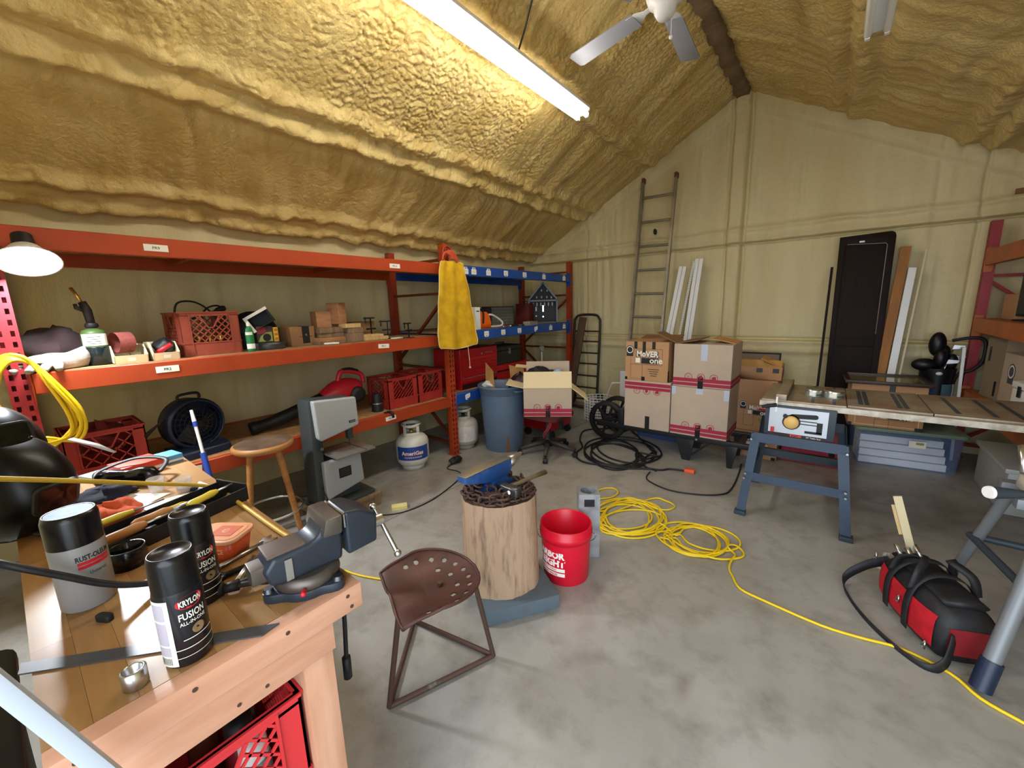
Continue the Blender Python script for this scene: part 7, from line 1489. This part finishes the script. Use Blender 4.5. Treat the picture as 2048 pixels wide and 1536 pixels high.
# orange tub
t = thing('soap_tub', 'orange plastic tub with peach lid behind the black cans', 'tub', (-1.235, 0.285, BZ), 35)
m_tub = mat('orange tub', '#d9572a', 0.35); m_lid = mat('peach lid', '#e8a880', 0.4)
g = G(); g.loft([[(x_*k, y_*k, z_) for x_, y_ in rrect(0.125, 0.09, 0.022)] for z_, k in ((0, 0.84), (0.055, 1.0))]); g.build('tub_body', m_tub, t); g = G(); g.prism(rrect(0.135, 0.10, 0.025), 0.010, T(0, 0, 0.053)); g.build('lid', m_lid, t, 0.003)
g = G(); g.prism(rrect(0.115, 0.08, 0.02), 0.001, T(0, 0, 0.063)); g.build('lid_panel', mat('peach panel', '#e39a6c', 0.5), t); g = G(); g.box((0.012, 0.004, 0.0645), (0.06, 0.05, 0.0008)); g.build('lid_print', mat('orange print', '#cc5f33', 0.6), t)
g = G(); g.text('e', h=0.022, M=T(0.012, 0.004, 0.0652), bold=0.02); g.build('print_mark', m_lid, t); g = G(); g.text('FAST', h=0.011, M=T(-0.035, -0.026, 0.0645) @ rot('Z', 0), bold=0.03); g.build('lettering', m_ink, t)
g = G(); g.text('PUMICE', h=0.012, M=frame((0.01, -0.0445, 0.032), (1, 0, 0), (0, 0.08, 1)), bold=0.02); g.build('side_lettering', m_lid, t)
# wrenches and claw hammer head
def wrench(label, p, q, r, m):
    tt = thing('wrench', label, 'wrench', (p[0], p[1], BZ), math.degrees(math.atan2(q[1]-p[1], q[0]-p[0]))); L_ = math.hypot(q[0]-p[0], q[1]-p[1])
    g = G(); g.tube([(0.02, 0, 0.007), (L_-0.02, 0, 0.007)], r, 8, flat=0.6); g.build('shank', m, tt)
    g = G(); g.prism([(L_-0.025, -0.008), (L_-0.005, -0.018), (L_+0.014, -0.014), (L_+0.002, -0.006), (L_-0.002, 0.0), (L_+0.002, 0.006), (L_+0.014, 0.014), (L_-0.005, 0.018), (L_-0.025, 0.008)], 0.008, T(0, 0, 0.002)); g.build('open_jaw', m, tt, 0.001)
    g = G(); g.lathe([(0.009, 0), (0.016, 0), (0.016, 0.009), (0.009, 0.009), (0.009, 0)], 20, T(0.012, 0, 0.002), True, False); g.build('ring_end', m, tt); return tt
wrench('chrome combination wrench lying beside the orange tub', (-1.155, 0.215), (-1.195, 0.385), 0.008, m_steel)
wrench('black wrench lying under the vise next to the chrome wrench', (-1.115, 0.225), (-1.10, 0.40), 0.009, m_iron)
t = thing('claw_hammer', 'claw hammer with forked dark head lying behind the steel rule', 'hammer', (-1.03, 0.245, BZ+0.012), 62)
g = G(); g.tube([(-0.045, 0, 0.004), (-0.02, 0, 0.004)], 0.014, 12); g.tube([(-0.02, 0, 0.004), (0.01, 0, 0.006)], [0.011, 0.013], 12); g.build('head', m_iron, t)
for sy in (-1, 1):
    g = G(); g.tube(spline([(0.005, 0.003*sy, 0.006), (0.035, 0.010*sy, 0.008), (0.075, 0.016*sy, 0.0)], 4), [0.008]*5+[0.007, 0.006, 0.005, 0.004], 8, flat=0.7); g.build('claw', m_iron, t)
g = G(); g.tube([(0.0, 0.0, 0.004), (0.02, 0.12, 0.0)], 0.007, 8); g.build('shaft', m_steel, t)
# black tool tray with its tools
TM = T(-1.55, 0.225, BZ) @ rot('Z', 108)
t = thing('tool_tray', 'long black tool tray across the workbench', 'tray', (-1.55, 0.225, BZ), 108)
L_, W_, H_ = 0.43, 0.15, 0.045
for nm, lo_, hi_ in (('tray_floor', (-L_/2, -W_/2, 0.0005), (L_/2, W_/2, 0.004)), ('tray_side', (-L_/2, -W_/2, 0), (L_/2, -W_/2+0.005, H_)), ('tray_side', (-L_/2, W_/2-0.005, 0), (L_/2, W_/2, H_)), ('tray_end', (-L_/2, -W_/2, 0), (-L_/2+0.005, W_/2, H_)), ('tray_end', (L_/2-0.005, -W_/2, 0), (L_/2, W_/2, H_+0.012)), ('divider', (-L_/2, 0.012, 0), (L_/2, 0.016, H_*0.8))):
    g = G(); g.b2(lo_, hi_); g.build(nm, m_blk, t, 0.001, 1)
m_yel = mat('yellow plastic', '#d8c03a', 0.4); m_hand = mat('turned handle', '#b9824a', 0.45, col2='#a56f3a', scale=5)
def hand_tool(name, label, p, rz, hl, hr, hm, bl, br, bm, z_=0.012, tilt=0):
    tt = thing(name, label, 'tool', tuple(TM @ Vector((p[0], p[1], z_))), 108+rz, None, (0, tilt))
    g = G(); g.lathe([(hr*0.6, 0), (hr, hl*0.12), (hr*0.9, hl*0.5), (hr, hl*0.8), (hr*0.6, hl)], 14, frame((0, 0, 0), (0, 1, 0), (0, 0, 1))); g.build('handle', hm, tt)
    g = G(); g.tube([(hl, 0, 0), (hl+bl, 0, 0)], [br, br*0.7], 8, flat=0.4); g.build('blade', bm, tt); return tt
hand_tool('chisel', 'wooden handled chisel on top of the black tray', (-0.09, -0.03), 0, 0.10, 0.014, m_hand, 0.09, 0.007, m_steel, H_+0.014)
hand_tool('chisel', 'second wooden handled chisel low at the tray front', (-0.17, -0.06), 4, 0.10, 0.014, m_hand, 0.09, 0.006, m_steel, H_+0.014)
hand_tool('scraper', 'yellow handled scraper lying over the far tray edge', (-0.20, 0.088), -2, 0.17, 0.010, m_yel, 0.08, 0.006, m_dsteel, H_+0.011)
hand_tool('scissors', 'yellow handled snips at the right of the tray', (0.04, -0.055), 10, 0.10, 0.012, m_yel, 0.06, 0.006, m_steel, H_+0.014)
hand_tool('file', 'dark file lying inside the black tray', (-0.12, 0.045), 2, 0.10, 0.011, m_blk, 0.16, 0.008, m_iron, 0.02)
hand_tool('file', 'bright file at the far end of the black tray', (0.02, 0.045), -3, 0.07, 0.009, m_yel, 0.10, 0.007, m_steel, 0.03)
hand_tool('brush', 'black handled brush in the front half of the tray', (-0.19, -0.025), 3, 0.13, 0.017, m_blk, 0.03, 0.012, m_iron, 0.024)
# cable, clutter at the back of the bench
g = G(); g.tube(spline([(-1.45, -0.20, BZ+0.20), (-1.30, -0.11, BZ+0.185), (-1.21, -0.06, BZ+0.17), (-1.20, 0.007, BZ+0.11), (-1.20, 0.052, BZ+0.067), (-1.20, 0.096, BZ+0.036), (-1.20, 0.15, BZ+0.012), (-1.19, 0.19, BZ+0.008), (-1.16, 0.20, BZ+0.008)], 8), 0.007, 8); tag(g.build('cable', m_blk), 'black cable drooping in front of the grey spray can', 'cable')
g = G(); g.tube(spline([(-1.95, -0.04, BZ+0.01), (-1.80, -0.02, BZ+0.012), (-1.70, 0.05, BZ+0.012), (-1.62, 0.02, BZ+0.012), (-1.56, 0.03, BZ+0.012)], 8), 0.008, 8); tag(g.build('cable', m_blk), 'black cable curling behind the tool tray on the bench', 'cable')
g = G(); blob(g, (-1.74, 0.12, BZ+0.022), 0.07, (1.0, 1.3, 0.5), 61, 0.35); g.v = [(a_, b_, max(c_, BZ+0.001)) for a_, b_, c_ in g.v]; tag(g.build('shop_rag', mat('orange rag', '#c8562c', 0.9, col2='#b64a26', scale=9)), 'crumpled orange shop rag behind the tool tray', 'rag')
def sheet(label, pts, m, z_=0.0012):
    g = G(); g.prism(pts, 0.001, T(0, 0, BZ+z_)); return tag(g.build('paper_sheet', m), label, 'paper')
sheet('white paper sheet spread behind the orange rag', [(-2.12, 0.04), (-1.90, 0.02), (-1.78, 0.20), (-1.84, 0.30), (-2.02, 0.16)], m_wht)
sheet('torn white paper near the clear cups', [(-1.80, 0.20), (-1.70, 0.22), (-1.70, 0.32), (-1.78, 0.34)], m_wht, 0.0024)
m_clr = mat('clear plastic', '#e8e4e0', 0.08, alpha=0.35)
for k, (x_, y_) in enumerate(((-1.90, 0.275), (-1.815, 0.335))):
    t = thing('plastic_cup', ['clear plastic cup left of its twin on the bench', 'clear plastic cup right of its twin by the bench edge'][k], 'cup', (x_, y_, BZ+0.0026)); g = G(); g.lathe([(0.022, 0), (0.026, 0.05), (0.0245, 0.05), (0.021, 0.003), (0.001, 0.003)], 20, None, True, False); g.build('cup_wall', m_clr, t); g = G(); g.lathe([(0.0265, 0.047), (0.028, 0.05), (0.0255, 0.052)], 20, None, True, False); g.build('rim', m_clr, t)
for k, (p, q, mm, lab) in enumerate((((-1.83, 0.385), (-1.72, 0.405), m_wht, 'white marker pen lying at the bench edge'), ((-1.77, 0.37), (-1.66, 0.42), mat('pale blue tube', '#b9d0ea', 0.4), 'pale blue tube lying next to the yellow cord'))):
    g = G(); g.cyl((p[0], p[1], BZ+0.009), (q[0], q[1], BZ+0.009), 0.008, 0.006, 10); tag(g.build('marker', mm), lab, 'marker')
g = G(); g.M = T(-1.80, 0.36, BZ) @ rot('Z', 55); g.prism([(-0.05, 0), (-0.02, 0.012), (0.05, 0.004), (0.05, -0.004), (-0.02, -0.012)], 0.012); tag(g.build('nail_punch', m_navy), 'small navy pointed tool by the clear cups', 'tool')
t = thing('goggles', 'black goggles lying by the red carton on the bench', 'goggles', (-2.07, 0.225, BZ), 55)
g = G(); g.loft([[(x_, 0.03*math.sin(R_(a_))*s_-0.01*abs(x_)*8, 0.035+0.035*math.cos(R_(a_))*s_) for a_ in range(0, 360, 24)] for x_, s_ in ((-0.10, 0.4), (-0.085, 0.9), (-0.045, 1.0), (-0.01, 0.75), (0.01, 0.75), (0.045, 1.0), (0.085, 0.9), (0.10, 0.4))]); g.build('frame', m_blkg, t)
g = G(); g.tube(spline([(-0.10, 0.0, 0.04), (-0.12, 0.06, 0.05), (-0.03, 0.12, 0.07), (0.08, 0.10, 0.06), (0.10, 0.0, 0.04)], 5), 0.010, 6, flat=0.3); g.build('strap', m_blk, t)
g = G(); blob(g, (-1.98, 0.14, BZ+0.02), 0.06, (1.2, 1.4, 0.4), 66, 0.4); g.v = [(a_, b_, max(c_, BZ+0.003)) for a_, b_, c_ in g.v]; tag(g.build('navy_rag', mat('navy rag', '#12152a', 0.9)), 'navy rag under the black goggles', 'rag')
def small_box(label, x_, y_, d, rz, m, m2=None):
    tt = thing('small_carton', label, 'box', (x_, y_, BZ+0.001), rz); g = G(); g.b2((-d[0]/2, -d[1]/2, 0), (d[0]/2, d[1]/2, d[2])); g.build('carton', m, tt, 0.002)
    if m2: g = G(); g.b2((-d[0]/2-0.001, -d[1]/2-0.001, d[2]*0.2), (d[0]/2+0.001, d[1]/2+0.001, d[2]*0.45)); g.build('band', m2, tt)
    return tt
small_box('orange red carton at the back end of the bench', -2.235, 0.275, (0.13, 0.14, 0.045), 12, mat('orange red carton', '#e04a34', 0.5), m_wht); small_box('light blue carton right of the orange red carton', -2.27, 0.385, (0.10, 0.07, 0.035), 10, mat('light blue carton', '#5aa0d8', 0.5), m_wht); small_box('pale blue packet left of the orange red carton', -2.27, 0.16, (0.10, 0.07, 0.02), 20, mat('pale blue packet', '#9cc4e6', 0.5))
# welding helmets
def helmet(label, x_, y_, z_, rz, tilt, s=1.0, lens=True):
    tt = thing('welding_helmet', label, 'helmet', (x_, y_, z_), rz); tt.rotation_euler = (0, R_(tilt), R_(rz))
    rows = []
    for i in range(17):
        th = R_(-70+150*i/16); row = []
        for j in range(25):
            ph = R_(-105+210*j/24); r = s*(0.145+0.012*math.cos(2*th)); q = math.cos(th)
            row.append((r*q*math.cos(ph)*1.05, r*0.82*(0.35+0.65*q)*math.sin(ph), s*0.165*math.sin(th)+s*0.12))
        rows.append(row)
    g = G(); g.grid(rows, True); g.grid([[(a_*0.97, b_*0.97, c_) for a_, b_, c_ in r_][::-1] for r_ in rows], True); g.build('shell', mat('satin black shell', '#08080a', 0.32, spec=0.35), tt)
    g = G(); g.tube([rows[i][0] for i in range(17)], 0.005*s, 6); g.tube([rows[i][24] for i in range(17)], 0.005*s, 6); g.tube(rows[0], 0.005*s, 6); g.build('rim', m_blkg, tt)
    g = G(); g.prism(rrect(0.12*s, 0.10*s, 0.02), 0.012, frame((0.150*s, 0, 0.135*s), (0, 1, 0), (0.12, 0, 1))); g.build('lens_frame', m_blk, tt, 0.003); g = G(); g.prism(rrect(0.098*s, 0.078*s, 0.008), 0.002, frame((0.1625*s, 0, 0.1365*s), (0, 1, 0), (0.12, 0, 1))); g.build('lens', mat('dark green lens', '#0c1410', 0.05), tt)
    g = G(); g.tube(spline([(0.0, -0.11*s, 0.14*s), (-0.07*s, -0.09*s, 0.20*s), (-0.10*s, 0, 0.22*s), (-0.07*s, 0.09*s, 0.20*s), (0.0, 0.11*s, 0.14*s)], 5), 0.012, 6, flat=0.3); g.build('headband', m_blk, tt)
    for sy in (-1, 1):
        g = G(); g.lathe([(0.024*s, 0), (0.022*s, 0.012*s)], 18, frame((0.015*s, 0.118*s*sy, 0.145*s), (1, 0, 0), (0, 0, sy))); g.build('side_knob', m_blk, tt)
    return tt
helmet('large black welding helmet at the left edge of the bench', -1.90, -0.05, BZ+0.03, 30, 12, 0.92)
helmet('second black welding helmet behind the large one', -2.17, -0.06, BZ+0.09, 20, -20, 0.95)
t = thing('face_shield_strap', 'white plastic tag end on the second helmet knob', 'strap', (0, 0, 0)); g = G(); g.tube([(-2.02, 0.10, 1.10), (-1.96, 0.15, 1.075), (-1.92, 0.19, 1.045)], [0.012, 0.013, 0.006], 6, flat=0.25); g.build('strap_end', mat('grey lilac plastic', '#b9b2b8', 0.5), t)
# yellow cord over the bench
g = G(); g.tube(spline([(-1.40, -0.20, 1.22), (-1.46, -0.086, 1.166), (-1.50, -0.049, 1.14), (-1.58, 0.068, 1.071), (-1.65, 0.224, 0.986), (-1.70, 0.395, 0.895), (-1.52, 0.415, 0.878), (-1.19, 0.418, 0.878), (-1.05, 0.435, 0.876), (-1.02, 0.452, 0.85), (-1.10, 0.47, 0.55), (-1.25, 0.52, 0.15), (-1.42, 0.60, 0.012), (-1.60, 0.655, 0.007)], 10), 0.0065, 8); tag(g.build('extension_lead', mat('dirty yellow cord', '#c9a83a', 0.5)), 'yellow cord crossing the workbench and dropping to the floor', 'cord')
t = thing('dark_corner_bin', 'added black bin darkening the corner behind the left side of the workbench', 'bin', (-1.25, -0.24, 0))  # invented bin, put here so the corner left of the bench reads dark
g = G(); g.loft([[(x_*k, y_*k, z_) for x_, y_ in rrect(0.86, 0.24, 0.05)] for z_, k in ((0, 0.92), (0.60, 1.0))]); g.build('bin_body', m_blk, t); g = G(); g.prism(rrect(0.89, 0.27, 0.05), 0.03, T(0, 0, 0.60)); g.build('lid', m_blk, t, 0.006)
# white trim board leaning on the front wall beside the bench
t = thing('trim_board', 'white trim board slanting past the near bench corner', 'board', (0, 0, 0)); A = look((-0.497, 0.335, 0.0), (-1.046, -0.40, 1.885), (1, 0, 0.2)); g = G(); g.M = A; g.b2((-0.010, -0.011, 0.02), (0.010, 0.011, 1.98)); g.build('board', mat('white trim paint', '#a8b0ba', 0.4), t, 0.002)
# ---------------------------------------------------------------- work light clamped to the rack beam
t = thing('work_light', 'round white work light glaring under the top rack beam', 'light', (-2.87, 0.145, 1.765), 0); NL = Vector((math.cos(R_(58)), 0.0, -math.sin(R_(58)))); A = look((0, 0, 0), tuple(NL))
g = G(); g.lathe([(0.03, -0.075), (0.05, -0.07), (0.07, -0.04), (0.104, -0.004), (0.107, 0.003), (0.102, 0.001), (0.06, -0.035)], 36, A, True, False); g.build('reflector', m_white, t)
g = G(); g.lathe([(0.001, 0.0), (0.1015, 0.0)], 36, A, False, False); g.build('lit_face', mat('lit led face', '#ffffff', 0.5, emit=(0.90, 0.95, 1.0), es=LAMP_E), t)
g = G(); g.lathe([(0.035, -0.14), (0.037, -0.10), (0.033, -0.072)], 20, A); g.build('heat_sink', m_blk, t)
g = G(); g.tube([tuple(A @ Vector((0, 0, -0.12))), (-0.09, 0, 0.075), (-0.10, 0, 0.08)], 0.008, 8); g.b2((-0.14, -0.02, 0.055), (-0.06, 0.02, 0.078)); g.build('clamp', m_blk, t)
